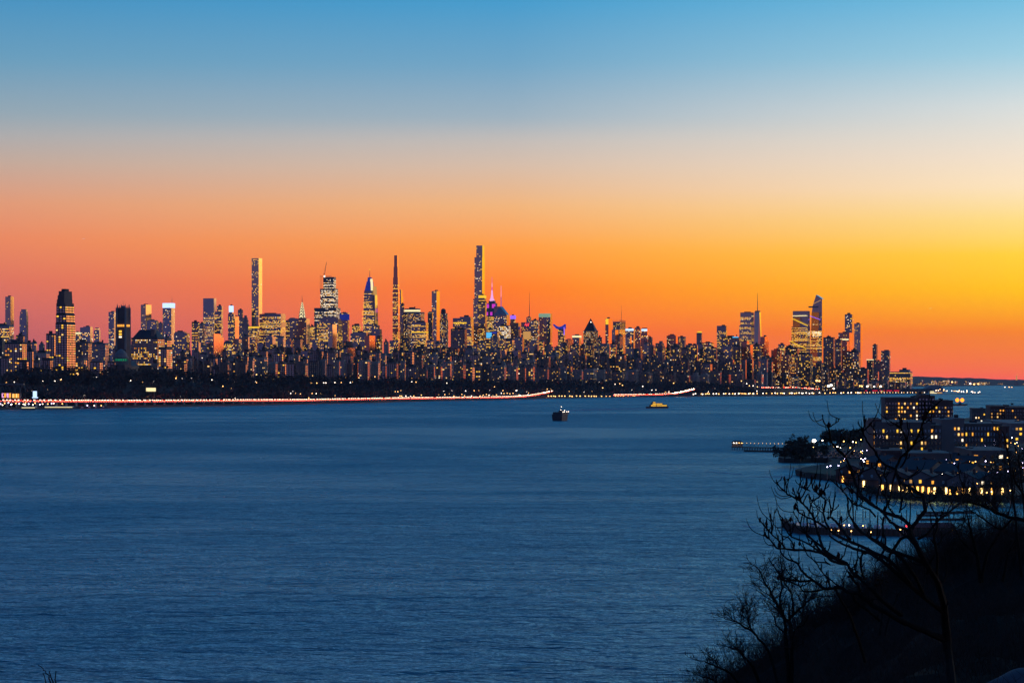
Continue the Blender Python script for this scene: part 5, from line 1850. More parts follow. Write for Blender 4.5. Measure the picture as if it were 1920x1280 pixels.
def balconies(root, a, b, z0, fh, n, mat, d=1.4, f0=0.03, f1=0.97):
    for i in range(n):
        m = MB()
        xa, xb = -a / 2 + f0 * a, -a / 2 + f1 * a
        z = z0 + i * fh
        m.box(xa, xb, -b / 2 - d, -b / 2 - .15, z, z + .2)
        for q in range(int((xb - xa) / 1.4)):
            m.box(xa + q * 1.4, xa + q * 1.4 + .07, -b / 2 - d, -b / 2 - d + .07, z + .2, z + 1.05)
        m.box(xa, xb, -b / 2 - d, -b / 2 - d + .08, z + 1.05, z + 1.15)
        m.build('balcony', mat, root)


def near_block(name, label, x0, xc, x1, yt, Y, mat, spec, p, glows, seed, tiers=(), rot=10, bal=None, z_lo=3.0, right=True, bmin=14, cat='apartment block'):
    root, (a, b, C, zb) = building(name, label, cat, x0, xc, x1, yt, Y, mat, None, tiers=tiers, rot=rot, bmin=bmin, plant=0)
    zt = WZ(yt, Y)
    rp = np.random.default_rng(seed + 500)
    for q in range(max(1, int(a / 14))):
        m = MB()
        cx, cw = rp.uniform(-a / 2 + 2, a / 2 - 2), rp.uniform(.8, 2.0)
        m.box(cx - cw, cx + cw, -1.5, 1.5, zb - .2, zb + rp.uniform(.9, 2.2))
        m.build('roof_plant', 'render_grey' if q % 2 else 'shingle_roof', root)
    single_windows(root, a, b, z_lo, zt - .6, spec, p, glows, seed, right=right)
    if bal:
        balconies(root, a, b, z_lo, spec[0], int((zt - z_lo) / spec[0]), bal)
    m = MB()
    m.box(-a / 2 - .15, a / 2 + .15, -b / 2 - .15, b / 2 + .15, zt - .35, zt + .5)
    m.build('parapet', mat, root)
    return root, a, b, zt


WG = ['lit_amber', 'lit_amber', 'lit_warm', 'lit_yellow', 'lit_white', 'lit_soft']
near_block('apartment_tower', 'plum brick apartment tower on the near shore, left wing with balconies', 1660, 1722, 1727, 746.5, 1950.0, 'brick_plum', (2.9, 2.1, .5, .5, 'rand'), .5, WG, 1, rot=6, bal='concrete', right=False)
near_block('apartment_tower', 'raised middle core of the plum brick tower on the near shore', 1722, 1753, 1757, 743.0, 1965.0, 'brick_plum', (2.9, 2.1, .45, .45, 'rand'), .18, WG, 2, tiers=[(1727, 1744, 1748, 739.5)], rot=6, right=False)
near_block('apartment_tower', 'plum brick right wing of the near shore tower with red edge', 1753, 1787, 1791, 751.5, 1950.0, 'brick_plum', (2.9, 2.1, .45, .45, 'rand'), .3, WG, 3, rot=6, right=True)
near_block('apartment_block', 'long grey balcony block in front of the plum brick tower', 1640, 1745, 1752, 793, 1340.0, 'render_grey', (3.0, 1.7, .45, .5, 'rand'), .25, WG, 4, rot=4, bal='render_grey', right=False)
near_block('apartment_block', 'narrow dark stair block with a column of amber windows left of the grey block', 1637, 1653, 1656, 787, 1345.0, 'brick_plum', (3.0, 1.9, .5, .5, 'rand'), .55, WG, 5, rot=4, right=False)
near_block('apartment_block', 'grey block with stacked bay windows joining the long grey balcony block', 1744, 1766, 1768, 798, 1345.0, 'render_grey', (3.0, 1.8, .45, .5, 'rand'), .26, WG, 6, rot=4, right=False)
near_block('apartment_block', 'blank pale end wall block beside the long grey balcony block', 1765, 1789, 1793, 787.5, 1400.0, 'render_pale', (30.0, 30.0, .1, .1, 'rand'), .0, WG, 7, rot=4, right=False)
near_block('apartment_block', 'pale topped stair block with amber windows on the near shore', 1787, 1808, 1811, 785.5, 1405.0, 'render_pale', (3.0, 1.8, .45, .45, 'rand'), .26, WG, 8, rot=4, right=False)
near_block('apartment_block', 'grey apartment block with narrow upright windows on the near shore', 1809, 1879, 1884, 795.5, 1410.0, 'render_grey', (3.0, 1.6, .42, .55, 'rand'), .15, WG, 9, rot=4, right=False)
near_block('apartment_block', 'dark end block with two columns of amber windows right of the upright windowed block', 1877, 1892, 1896, 800, 1400.0, 'brick_plum', (3.0, 1.8, .45, .45, 'rand'), .5, WG, 10, rot=4, right=False)
near_block('apartment_block', 'low grey distant block by the water right of the plum brick tower', 1822.5, 1848, 1851, 766.5, 2450.0, 'render_grey', (3.0, 2.4, .45, .45, 'rand'), .22, WG, 11, rot=8, right=False)
near_block('apartment_block', 'low dark distant block with lit top floor, second right of the plum tower', 1857, 1884, 1889, 762, 2500.0, 'brick_plum', (3.0, 2.4, .45, .45, 'rand'), .3, WG, 12, rot=8, right=False)
near_block('apartment_block', 'dark distant block cut by the right edge of the picture', 1886, 1932, 1938, 764, 2480.0, 'brick_plum', (3.0, 2.4, .45, .45, 'rand'), .2, WG, 13, rot=8, right=False, tiers=[(1884, 1892, 1894, 760)])
near_block('office_block', 'long low lit hall at the right edge below the distant dark block', 1896, 1960, 1970, 795, 1700.0, 'render_pale', (3.2, 2.2, .6, .45, 'rand'), .55, ['lit_yellow', 'lit_warm', 'lit_soft'], 14, rot=4, right=False, cat='hall')
near_block('retail_block', 'low shop row with greenish lit front below the grey blocks', 1700, 1786, 1790, 851, 1200.0, 'render_grey', (3.0, 3.4, .7, .5, 'rand'), .3, ['lit_soft', 'lit_warm'], 15, rot=3, right=False, cat='shop')
near_block('retail_block', 'low dark terrace with pale bays below the upright windowed block', 1822, 1900, 1906, 846, 1200.0, 'render_grey', (3.0, 3.2, .45, .6, 'rand'), .14, WG, 16, rot=3, right=False, cat='apartment block')
near_block('retail_block', 'low building with golden lit front at the right edge of the picture', 1889, 1946, 1950, 867, 1130.0, 'timber', (2.6, 1.6, .8, .7, 'rand'), .75, ['lit_amber', 'lit_yellow', 'lit_soft'], 17, rot=3, right=False, cat='shop')
near_block('retail_block', 'long low dark building with thin lit eaves left of the shop row', 1652, 1702, 1706, 846, 1230.0, 'brick_plum', (3.0, 3.2, .5, .5, 'rand'), .12, WG, 18, rot=3, right=False, cat='building')


def gable_house(label, px, pyb, wd, dp, eave, ridge, rot, seed, porch=5, mat='render_grey'):
    eave, ridge = eave * .78, ridge * .76
    X, Y = wp(px, pyb, 2.4)
    root = empty('town_house', (X, Y, 2.3), math.radians(rot))
    tag(root, label, 'house')
    r = np.random.default_rng(seed)
    m = MB()
    m.box(-wd / 2, wd / 2, -dp / 2, dp / 2, 0, eave)
    for yy in (-dp / 2, dp / 2):
        m.tri((-wd / 2, yy, eave), (wd / 2, yy, eave), (0, yy, ridge))
    m.build('wall', mat, root)
    m = MB()
    ov = .5
    for s in (-1, 1):
        sl = (ridge - eave) / (wd / 2)
        xe, ze = s * (wd / 2 + ov), eave - ov * sl
        for dz in (0.08, .38):
            m.quad((0, -dp / 2 - ov, ridge + dz), (xe, -dp / 2 - ov, ze + dz), (xe, dp / 2 + ov, ze + dz), (0, dp / 2 + ov, ridge + dz))
        m.quad((0, -dp / 2 - ov, ridge + .08), (xe, -dp / 2 - ov, ze + .08), (xe, -dp / 2 - ov, ze + .38), (0, -dp / 2 - ov, ridge + .38))
        m.quad((xe, -dp / 2 - ov, ze + .08), (xe, dp / 2 + ov, ze + .08), (xe, dp / 2 + ov, ze + .38), (xe, -dp / 2 - ov, ze + .38))
    rf_ = m.build('roof', 'shingle_roof', root)
    m = MB()
    m.box(wd * .18, wd * .18 + .9, dp * .1, dp * .1 + .9, eave, ridge + 1.0)
    m.build('chimney', 'brick_plum', rf_)
    for fl in range(2):
        for cx in (-wd * .3, 0, wd * .3):
            gl = 'window_glass' if r.random() < .6 else str(r.choice(WG))
            m = MB()
            m.box(cx - .42, cx + .42, -dp / 2 - .1, -dp / 2 + .05, 3.7 + fl * 2.9, 4.8 + fl * 2.9)
            if 5.0 + fl * 2.9 < eave + 1.5:
                m.build('window', gl, root)
    for cy in (-dp * .25, dp * .2):
        for s in (-1, 1):
            m = MB()
            m.box(s * wd / 2 - .08, s * wd / 2 + .08, cy - .6, cy + .6, 3.6, 5.0)
            m.build('window', 'window_glass' if r.random() < .7 else str(r.choice(WG)), root)
    for j in range(porch):
        cx = -wd / 2 + (j + .5) * wd / porch
        m = MB()
        m.box(cx - .32, cx + .32, -dp / 2 - .22, -dp / 2 + .05, .3, 2.5)
        m.build('lit_doorway', str(r.choice(['lit_door', 'lit_door', 'lit_door_amber'])), root)
    m = MB()
    m.box(-wd / 2 - .3, wd / 2 + .3, -dp / 2 - 1.7, -dp / 2 - .02, 2.8, 3.0)
    m.build('porch_roof', 'shingle_roof', root)
    return root


emat('lit_door', (1.0, 0.62, 0.20), 5.0, True)
emat('lit_door_amber', (1.0, 0.45, 0.08), 4.0, True)
gable_house('first town house with steep gable from the left on the near shore', 1600, 903, 11, 14, 6.0, 9.0, -18, 1, 2, 'brick_plum')
gable_house('town house with dark roof left of the row of lit porches', 1640, 912, 12, 14, 6.2, 9.5, -16, 2, 2)
gable_house('town house with dark roof at the left end of the row of lit porches', 1684, 920, 12, 15, 6.5, 10.0, -16, 3, 4)
gable_house('second town house in the row of lit porches, pale gable wall', 1732, 923, 11, 15, 6.6, 10.2, -18, 4, 6, 'render_pale')
gable_house('third town house in the row of lit porches, wide with balconied front', 1772, 925, 12, 14, 6.4, 9.6, -14, 5, 6)
gable_house('fourth town house in the row of lit porches, tall pale gable', 1812, 926, 11, 15, 6.6, 10.2, -18, 6, 5, 'render_pale')
gable_house('last town house of the row of lit porches, plain gable facing the river', 1848, 926, 11, 14, 6.4, 10.0, 8, 7, 3)
gable_house('large roofed house behind the second and third town houses', 1722, 903, 20, 16, 6.5, 10.8, 60, 8, 2)
gable_house('dark roofed house behind the fourth town house', 1800, 906, 16, 14, 6.0, 9.6, 55, 9, 2)
gable_house('small gabled house among trees left of the grey blocks', 1655, 884, 14, 12, 5.4, 8.6, 40, 10, 2, 'brick_plum')


rh = np.random.default_rng(61)
for j in range(16):
    gable_house('small dark roofed house among lamps between town houses and grey blocks', float(rh.uniform(1650, 1925)), float(rh.uniform(872, 896)), float(rh.uniform(8, 13)), float(rh.uniform(9, 13)), float(rh.uniform(3.6, 5.6)), float(rh.uniform(6, 8.2)), float(rh.uniform(-40, 60)), 30 + j, int(rh.integers(0, 3)), 'brick_plum' if j % 3 else 'render_grey')


def near_lamp(px, py, glow, h=6.5, r=None):
    Y = (H - 2.5 - h) * F / (py - HY)
    name = {'lamp_near_violet': 'violet white', 'lamp_near_white': 'white', 'lamp_near_warm': 'warm orange'}[glow]
    return lamp(px, py, Y, glow, f'{name} lamp among near shore houses and car parks', f'{name} lamps on the near shore', r=r or Y * .00022, zg=2.5, name='car_park_lamp')


V_, W_, O_ = 'lamp_near_violet', 'lamp_near_white', 'lamp_near_warm'
o = near_lamp(1526, 826, W_, 9, .95)
tag(o, 'brightest white lamp beside the dark trees on the point of the near shore', 'street lamp')
del o['group']
o = near_lamp(1858, 789.5, W_, 9, 1.1)
tag(o, 'brilliant white floodlight above the upright windowed grey block', 'street lamp')
del o['group']
for px, py, g_ in [(1542, 825.5, W_), (1574, 820, O_), (1582, 827, O_), (1599, 828, W_), (1605, 829, O_), (1614, 824, O_), (1630, 825, O_), (1624, 828.5, W_), (1634, 827, W_), (1662, 843.5, W_), (1651, 848, O_),
                   (1660, 857, V_), (1594, 839, O_), (1614, 846.5, O_), (1622, 859, V_), (1618, 862, V_), (1620, 865, W_), (1551, 875, V_), (1557, 873, V_), (1572, 872.5, V_), (1593, 871.5, V_), (1605, 877, V_),
                   (1761, 865, V_), (1774, 862, V_), (1789, 868, V_), (1848, 864, V_), (1807, 878, V_), (1865, 871, V_), (1870, 885, V_), (1917, 867, V_), (1918, 876, V_), (1916, 841, V_), (1890, 883, V_), (1893, 805, O_),
                   (1805, 842, O_), (1829, 865, O_), (1858, 866, O_), (1800, 855, O_), (1767, 866, O_), (1788, 850, O_), (1728, 850, O_), (1690, 850, O_), (1742, 851, W_), (1650, 909, W_), (1858, 921, W_), (1894, 919, O_),
                   (1823, 896, O_), (1832, 906, O_), (1564, 837, O_), (1570, 837, W_), (1525, 838, O_), (1910, 812, W_), (1897, 820, W_), (1903, 831, O_), (1880, 802, W_), (1889, 858, O_)]:
    near_lamp(px, py, g_, 5.0)
for j in range(110):
    px = rf.uniform(1645, 1925) if j > 12 else rf.uniform(1575, 1645)
    py = rf.uniform(828, 900) if px > 1645 else rf.uniform(836, 866)
    near_lamp(float(px), float(py), str(rf.choice([V_, W_, O_, O_])), 4.0, .17)
# garden lights along the embankment in front of the town houses
for px, py in [(1693, 919), (1712, 915), (1725, 917), (1735, 919), (1748, 921), (1757, 919), (1784, 920), (1795, 921), (1805, 922), (1814, 921), (1838, 918), (1843, 921), (1850, 923)]:
    Y = (H - 3.4) * F / (py - HY)
    o = lamp(px, py, Y, O_, 'low warm garden light on the bank before the town house porches', 'garden lights before the town houses', r=.28, zg=2.5, cat='garden light', name='garden_light')

# parked cars
m = MB()
m.box(-2.2, 2.2, -.85, .85, .35, .85, 0)
m.prism([(-1.4, -.8), (1.5, -.8), (1.5, .8), (-1.4, .8)], .85, 1.42, 1, [(-.9, -.65), (.9, -.65), (.9, .65), (-.9, .65)])
for wx in (-1.35, 1.35):
    for wy in (-.82, .82):
        m.cyl(wx, wy, 0, .62, .3, n=8, m=1)
pk = [m.mesh('parked_car', ['car_pale', 'car_dark']), m.mesh('parked_car', ['car_dark', 'car_dark'])]
for row_, py in enumerate((849, 853.5, 859)):
    for j in range(11):
        px = 1524 + j * 8.5 + row_ * 3
        X, Y = wp(px, py, 2.4)
        tag(link('parked_car', pk[(j * 7 + row_) % 3 == 0], None, (X, Y, 2.42), math.radians(90 + rf.normal(0, 3))), 'car parked in the riverside car park on the near shore', 'car', 'cars in the riverside car park')


def leaf_tree(label, px, pyb, h, r, mat, seed, zb=2.4, n=420, group=None, name='shore_tree', leaf=.55):
    X, Y = wp(px, pyb, zb)
    rr_ = np.random.default_rng(seed)
    root = empty(name, (X, Y, zb - .2))
    tag(root, label, 'tree', group)
    m = MB()
    m.tube([(0, 0, 0), (.1, 0, h * .3), (-.1, .1, h * .6), (0, 0, h * .92)], [h * .028, h * .022, h * .014, .03], 6)
    for j in range(7):
        an, z0 = rr_.uniform(0, 6.28), h * rr_.uniform(.25, .6)
        m.tube([(0, 0, z0), (math.cos(an) * r * .4, math.sin(an) * r * .4, z0 + h * .12), (math.cos(an) * r * .8, math.sin(an) * r * .8, z0 + h * .24)], [h * .01, h * .007, .02], 4)
    m.build('trunk', 'bare_wood', root)
    lob = [(rr_.normal(0, r * .38), rr_.normal(0, r * .38), h * rr_.uniform(.38, .85), r * rr_.uniform(.35, .6)) for _ in range(9)]
    tri = []
    for j in range(n):
        cx, cy, cz, cr = lob[j % 9]
        u = rr_.normal(size=3)
        u /= np.linalg.norm(u)
        p = np.array([cx, cy, cz]) + u * cr * rr_.uniform(.5, 1.05)
        tri.append([p, p + rr_.normal(size=3) * leaf, p + rr_.normal(size=3) * leaf])
    m = MB()
    for q in tri:
        m.tri(*q)
    m.build('crown', mat, root)
    return root


gS = 'dark trees on the point of the near shore'
for j, (px, pyb, h, r, n_) in enumerate([(1471, 863, 7.5, 4.2, 420), (1484, 862, 9.5, 5.0, 600), (1499, 860, 12.5, 5.2, 700), (1511, 861, 11, 4.8, 520), (1490, 864, 7, 4.6, 480), (1521, 862, 6.5, 3.8, 300), (1505, 864, 7, 4.5, 420), (1532, 858, 9, 3.6, 200), (1545, 857, 8, 3.4, 200)]):
    leaf_tree('dark bushy tree in the clump at the end of the jetty', px, pyb, h, r, 'evergreen', 40 + j, n=n_, group=gS, leaf=.7)
for j in range(17):
    leaf_tree('dark tree in the line behind the riverside car park', 1545 + j * 6.2, 838 - abs(j - 6) * .6, rf.uniform(8, 11), rf.uniform(3.5, 4.8), 'evergreen', 70 + j, n=200, group='trees behind the riverside car park', leaf=.9)
for j, (px, pyb, h) in enumerate([(1612, 905, 6), (1668, 918, 7), (1705, 930, 4), (1760, 931, 3.5), (1788, 932, 4), (1826, 932, 4), (1862, 930, 8), (1876, 928, 10), (1890, 929, 9), (1902, 926, 11), (1916, 928, 10), (1866, 905, 10), (1884, 900, 12), (1905, 898, 13), (1640, 899, 7), (1808, 858, 8), (1815, 872, 8), (1750, 872, 5), (1690, 892, 7), (1925, 885, 12), (1660, 868, 6), (1590, 893, 4), (1780, 898, 6)]):
    leaf_tree('dark garden tree among the houses of the near shore', px, pyb, h, h * .42, 'evergreen', 120 + j, n=260, group='garden trees on the near shore', leaf=.45)
# low hedge of shrubs on the embankment
m = MB()
for j in range(2600):
    px = rf.uniform(1560, 1930)
    py = float(np.interp(px, [1560, 1600, 1625, 1660, 1720, 1800, 1860, 1960], [901, 909, 919, 929, 934, 938, 937, 941])) - rf.uniform(0, 5)
    X, Y = wp(px, py, 2.0)
    p = np.array([X, Y, 1.2 + rf.uniform(0, 2.2)])
    m.tri(p, p + rf.normal(size=3) * .55, p + rf.normal(size=3) * .55)
tag(m.build('embankment_shrubs', 'evergreen'), 'dark shrubs along the embankment below the town houses', 'shrubs', None, 'stuff')

# jetty with lit pavilion at its end
Yj = shoreY(843)
k = Yj / F
t = empty('jetty', (WX(1372, Yj), Yj, 0))
tag(t, 'long wooden jetty with a lit pavilion at its outer end', 'jetty')
m = MB()
m.quad((0, -3, 1.9), (98 * k, -22, 1.9), (98 * k, -18, 1.9), (0, 3, 1.9))
m.prism([(0, -3), (98 * k, -22), (98 * k, -18), (0, 3)], 1.4, 1.85)
m.build('deck', 'timber', t)
for j in range(22):
    f = j / 21
    m = MB()
    m.cyl(f * 96 * k, -2.6 - f * 19, -1.2, 1.5, .22, n=6)
    m.build('pile', 'timber', t)
for j in range(12):
    f = .2 + .8 * j / 11
    m = MB()
    m.cyl(f * 96 * k, -1.5 - f * 19, 1.8, 4.0, .08, n=5)
    m.build('lamp_post', 'steel', t)
    m = MB()
    m.ball(f * 96 * k, -1.5 - f * 19, 4.2, .15, 6, 4)
    m.build('lamp_head', 'lamp_warm', t)
for j in range(4):
    for s in (0, 1):
        m = MB()
        m.cyl(.4 + j * 1.9, -2.4 + s * 4.4, 1.8, 4.6, .11, n=5)
        m.build('pavilion_post', 'timber', t)
m = MB()
m.prism([(-.4, -3.2), (6.8, -3.2), (6.8, 2.8), (-.4, 2.8)], 4.6, 5.5, 0, [(1.2, -1), (5.2, -1), (5.2, .6), (1.2, .6)])
m.build('pavilion_roof', 'shingle_roof', t)
for j in range(4):
    m = MB()
    m.ball(1 + j * 1.6, -2.9, 4.2, .22, 6, 4)
    m.build('pavilion_lamp', 'lamp_near_white' if j < 2 else 'lamp_near_warm', t)
m = MB()
m.box(.2, 6.4, 1.6, 1.8, 2.0, 4.4)
m.build('pavilion_wall', 'tan', t)
Yb = shoreY(846.5)
t = empty('floating_dock', (WX(1395, Yb), Yb, 0))
tag(t, 'low dark floating dock in front of the jetty', 'dock')
kb = Yb / F
m = MB()
m.prism([(0, -1.5), (62 * kb, -14), (62 * kb, -11), (0, 1.5)], -.4, .9)
m.build('deck', 'timber', t)
for j in range(14):
    m = MB()
    m.cyl(j * 4.6 * kb, -13 * j / 13.5, -1, 2.2, .16, n=5)
    m.build('pile', 'timber', t)

# marina breakwater, piles, boats, clubhouse
bp_ = [(1466, 984), (1470, 990), (1480, 996), (1500, 1000.5), (1530, 1001.5), (1570, 1002.5), (1620, 1003.5), (1680, 1005), (1740, 1006), (1800, 1006)]
P = [Vector((*wp(px, py), 0)) for px, py in bp_]
m = MB()
for a_, c_ in zip(P[:-1], P[1:]):
    d = (c_ - a_).normalized()
    nn = Vector((-d.y, d.x, 0)) * 1.6
    q = [a_, c_, c_ + nn, a_ + nn]
    m.prism([(v.x, v.y) for v in q], -1, 1.9)
t = m.build('breakwater', 'timber')
tag(t, 'curved dark timber breakwater of the marina', 'breakwater')
for j in range(60):
    f = j / 59 * (len(P) - 1)
    i = min(int(f), len(P) - 2)
    p = P[i].lerp(P[i + 1], f - i)
    m = MB()
    m.cyl(p.x, p.y - .25, -1, 2.3, .2, n=6)
    m.build('pile', 'timber', t)
mp = [(1508, 958, 973), (1517, 957, 971), (1533, 955, 975), (1553, 952, 972), (1575, 957, 975), (1588, 960, 978), (1600, 948, 966), (1604, 957, 976), (1618, 957, 974), (1623, 960, 970), (1631, 958, 976), (1571, 960, 970), (1541, 972, 990), (1628, 980, 995), (1646, 960, 980), (1660, 955, 978), (1673, 956, 975), (1674, 957, 970), (1690, 960, 980), (1700, 958, 975), (1719, 960, 978), (1727, 960, 976), (1769, 958, 975), (1779, 955, 985), (1788, 960, 975), (1633, 985, 998), (1730, 984, 996), (1745, 980, 990), (1755, 972, 985), (1810, 962, 980), (1822, 965, 985), (1835, 968, 990), (1850, 965, 985)]
pm_ = {}
for px, y0, y1 in mp:
    X, Y = wp(px, y1)
    h = WZ(y0, Y)
    kq = round(h)
    if kq not in pm_:
        m = MB()
        m.cyl(0, 0, -1.5, kq, .16, .13, 7)
        m.cyl(0, 0, kq, kq + .25, .19, .02, 7)
        pm_[kq] = m.mesh('mooring_pile', ['timber'])
    tag(link('mooring_pile', pm_[kq], None, (X, Y, 0)), 'dark mooring pile standing in the marina water', 'pile', 'mooring piles of the marina')
for j, (px, py) in enumerate([(1492, 993), (1510, 994), (1527, 994), (1545, 995), (1562, 995), (1584, 996), (1600, 996), (1618, 997), (1645, 998), (1662, 998), (1690, 999)]):
    X, Y = wp(px, py)
    t = empty('motor_boat', (X, Y, 0), math.radians(70 + rf.uniform(-25, 25)))
    tag(t, 'small motor boat moored behind the marina breakwater', 'boat', 'boats behind the breakwater')
    m = MB()
    m.prism([(-3, -1), (2, -1.1), (4, 0), (2, 1.1), (-3, 1)], -.2, .9, 0, [(-3.1, -1.2), (2.2, -1.3), (4.6, 0), (2.2, 1.3), (-3.1, 1.2)])
    m.build('hull', 'white_paint' if j % 2 else 'render_grey', t)
    m = MB()
    m.prism([(-1.5, -.9), (1.2, -.9), (1.2, .9), (-1.5, .9)], .9, 2.2, 0, [(-1.4, -.7), (.5, -.7), (.5, .7), (-1.4, .7)])
    m.build('cabin', 'white_paint', t)
    m = MB()
    m.box(.3, .9, -.75, .75, 1.3, 1.9)
    m.build('windscreen', 'window_glass', t)
for px, py, gl in [(1572, 982, 'glow_red'), (1582.5, 984, 'lamp_near_warm'), (1592, 984, 'lamp_near_white'), (1618, 985, 'lamp_near_warm'), (1596, 995, 'lamp_near_warm'), (1633, 997, 'lamp_near_warm'), (1558, 993, 'lamp_near_warm'), (1572, 994, 'lamp_near_warm'), (1700, 985.5, 'glow_red'), (1694, 990, 'lamp_near_warm'), (1688, 992, 'lamp_near_warm'), (1786, 993, 'lamp_near_warm'), (1858, 1000, 'lamp_near_warm'), (1753, 998, 'lamp_near_white')]:
    Y = (H - 3.0) * F / (py - HY)
    red = gl == 'glow_red'
    lamp(px, py, Y, gl, 'red signal lamp on the marina docks' if red else 'small deck lamp on the marina docks', 'red lamps of the marina' if red else 'deck lamps of the marina', r=.38 if red else .17, zg=.8, cat='lamp', name='dock_lamp')
X, Y = wp(1752, 1005)
t = empty('clubhouse', (X, Y + 2, 0), math.radians(-3))
tag(t, 'low floating clubhouse with dull red roof in the marina', 'building')
m = MB()
m.box(-5.6, 5.6, -2.2, 2.2, -.3, 2.4)
m.build('wall', 'timber', t)
m = MB()
m.prism([(-6, -2.6), (6, -2.6), (6, 2.6), (-6, 2.6)], 2.4, 3.6, 0, [(-5, -.2), (5, -.2), (5, .2), (-5, .2)])
m.build('roof', 'red_roof', t)
for j in range(6):
    m = MB()
    m.box(-4.9 + j * 1.75, -4.0 + j * 1.75, -2.28, -2.15, .9, 1.8)
    m.build('window', 'lit_soft' if j in (1, 4) else 'window_glass', t)
for j, py in enumerate((967, 975, 962)):
    X0, Y0 = wp(1725 + j * 6, py)
    m = MB()
    m.box(-1, 9 + 3 * j, -1, 1, -.3, .6)
    t = m.build('dock_finger', 'timber', None, (X0, Y0, 0))
    tag(t, f'floating dock finger of the marina, {["middle", "nearest", "farthest"][j]} of three', 'dock')

# ------------------------------------------------------------------ the hillside below the lookout
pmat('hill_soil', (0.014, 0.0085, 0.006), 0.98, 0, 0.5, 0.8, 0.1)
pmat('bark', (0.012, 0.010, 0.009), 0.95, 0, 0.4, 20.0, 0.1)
pmat('twig', (0.050, 0.034, 0.027), 0.95, 0, 0.4, 3.0, 0.1)
pmat('seed_red', (0.035, 0.014, 0.014), 0.95, 0, 0.5, 60.0, 0.1)
pmat('dead_leaf', (0.045, 0.026, 0.018), 0.95, 0, 0.5, 6.0, 0.1)
pmat('boulder_stone', (0.10, 0.095, 0.105), 0.9, 0, 0.4, 3.0, 0.3, 0.4)
CTRL = np.array([(0, 8, 40.0), (4, 12, 40.0), (-4, 12, 39.0), (4, 25, 38.4), (0, 25, 36.2), (9, 25, 39.2), (8, 40, 37.3), (2, 40, 34), (-4, 40, 28), (14, 40, 38.4), (10, 60, 35.6), (6, 60, 32.4), (2, 60, 29), (16, 60, 37.2), (14, 80, 34.8), (9, 80, 31.6), (5, 80, 28.0), (20, 80, 36.2),
                 (21, 110, 35.3), (18.6, 112, 34.7), (16.5, 112, 33.4), (14, 112, 31.3), (11, 112, 28.7), (8, 110, 26.0), (4, 110, 22), (27, 115, 36.6), (25, 130, 33), (0, 110, 14), (-6, 70, 16), (30, 160, 26), (12, 150, 16), (18, 150, 20), (2, 150, 6), (40, 120, 38), (40, 60, 40)], float)


def hill_z(x, y):
    d = np.hypot((CTRL[:, 0] - x) * 1.6, CTRL[:, 1] - y) + .5
    w_ = 1 / d ** 3.2
    return float((w_ * CTRL[:, 2]).sum() / w_.sum())


m = MB()
xs = np.linspace(-10, 44, 70)
ys = np.concatenate([np.linspace(7, 60, 40), np.linspace(62, 165, 52)])
grid = [[(x, y, hill_z(x, y) + .12 * math.sin(x * 1.9 + y * .7) + .1 * math.sin(y * 1.3 - x)) for x in xs] for y in ys]
for r0, r1 in zip(grid[:-1], grid[1:]):
    for i in range(len(xs) - 1):
        m.quad(r0[i], r0[i + 1], r1[i + 1], r1[i])
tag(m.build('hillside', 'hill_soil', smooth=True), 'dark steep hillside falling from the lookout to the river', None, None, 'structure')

# undergrowth: bare stems and twigs over the hillside
ru = np.random.default_rng(21)
m = MB()


def shrub(m, x, y, z, h, n, spread=.45, rad=.010):
    for i in range(n):
        d = Vector((ru.normal(0, spread), ru.normal(0, spread), 1)).normalized()
        p = Vector((x + ru.normal(0, h * .22), y + ru.normal(0, h * .22), z - .1))
        L = h * ru.uniform(.55, 1.05)
        q = p + d * L
        m.spike(p, q, rad * ru.uniform(.7, 1.3))
        for j in range(4):
            f = ru.uniform(.3, .92)
            s = p.lerp(q, f)
            d2 = (d + Vector((ru.normal(0, .55), ru.normal(0, .55), ru.normal(.2, .35)))).normalized()
            e_ = s + d2 * L * ru.uniform(.18, .42)
            m.spike(s, e_, rad * .6)
            if j < 2:
                s2 = s.lerp(e_, .5)
                m.spike(s2, s2 + (d2 + Vector((ru.normal(0, .6), ru.normal(0, .6), .3))).normalized() * L * .16, rad * .45)


ns = 0
while ns < 1150:
    y = ru.uniform(55, 122)
    x = ru.uniform(1, 30) * y / 110 + ru.uniform(-1, 2)
    px = 960 + x / y * F
    if px < 1270 or px > 1980:
        continue
    z = hill_z(x, y)
    shrub(m, x, y, z, ru.uniform(.7, 1.5), 9)
    ns += 1
for i in range(560):     # the fringe along the crest that stands against the river
    px = 1282 + 660 * (i + ru.uniform(0, 1)) / 560
    best = min((HY + (H - hill_z((px - 960) / F * y_, y_)) / y_ * F, y_) for y_ in np.arange(45, 136, 3.0))
    y = best[1] + ru.uniform(-4, 3)
    x = (px - 960) / F * y
    far_left = px < 1500
    shrub(m, x, y, hill_z(x, y), ru.uniform(.8, 2.2) * min(1.0, y / 100), 8 if far_left else 13, .5 if far_left else .36, .007 if far_left else .010)
for i in range(150):     # near stems at the foot of the picture
    y = ru.uniform(24, 50)
    x = ru.uniform(2.4, 10.5) * y / 45
    shrub(m, x, y, hill_z(x, y), ru.uniform(.4, .9), 7, .5, .005)
for i in range(170):      # brush around the foot of the sumac
    y = ru.uniform(20, 24)
    x = ru.uniform(2.6, 5.2) * y / 24
    shrub(m, x, y, hill_z(x, y), ru.uniform(.5, 1.5), 8, .5, .004)
tag(m.build('undergrowth', 'twig'), 'dense bare undergrowth of thin stems covering the dark hillside', 'undergrowth', None, 'stuff')


# ---- traced limbs: rows of picture points with a depth that varies smoothly, so the crown has real depth
def limb_point(px, py, Y0, amp, ph):
    Y = Y0 + amp * (math.sin(px * .013 + ph) + .7 * math.sin(py * .017 + px * .006 + 2 * ph))
    return Vector((WX(px, Y), Y, WZ(py, Y)))


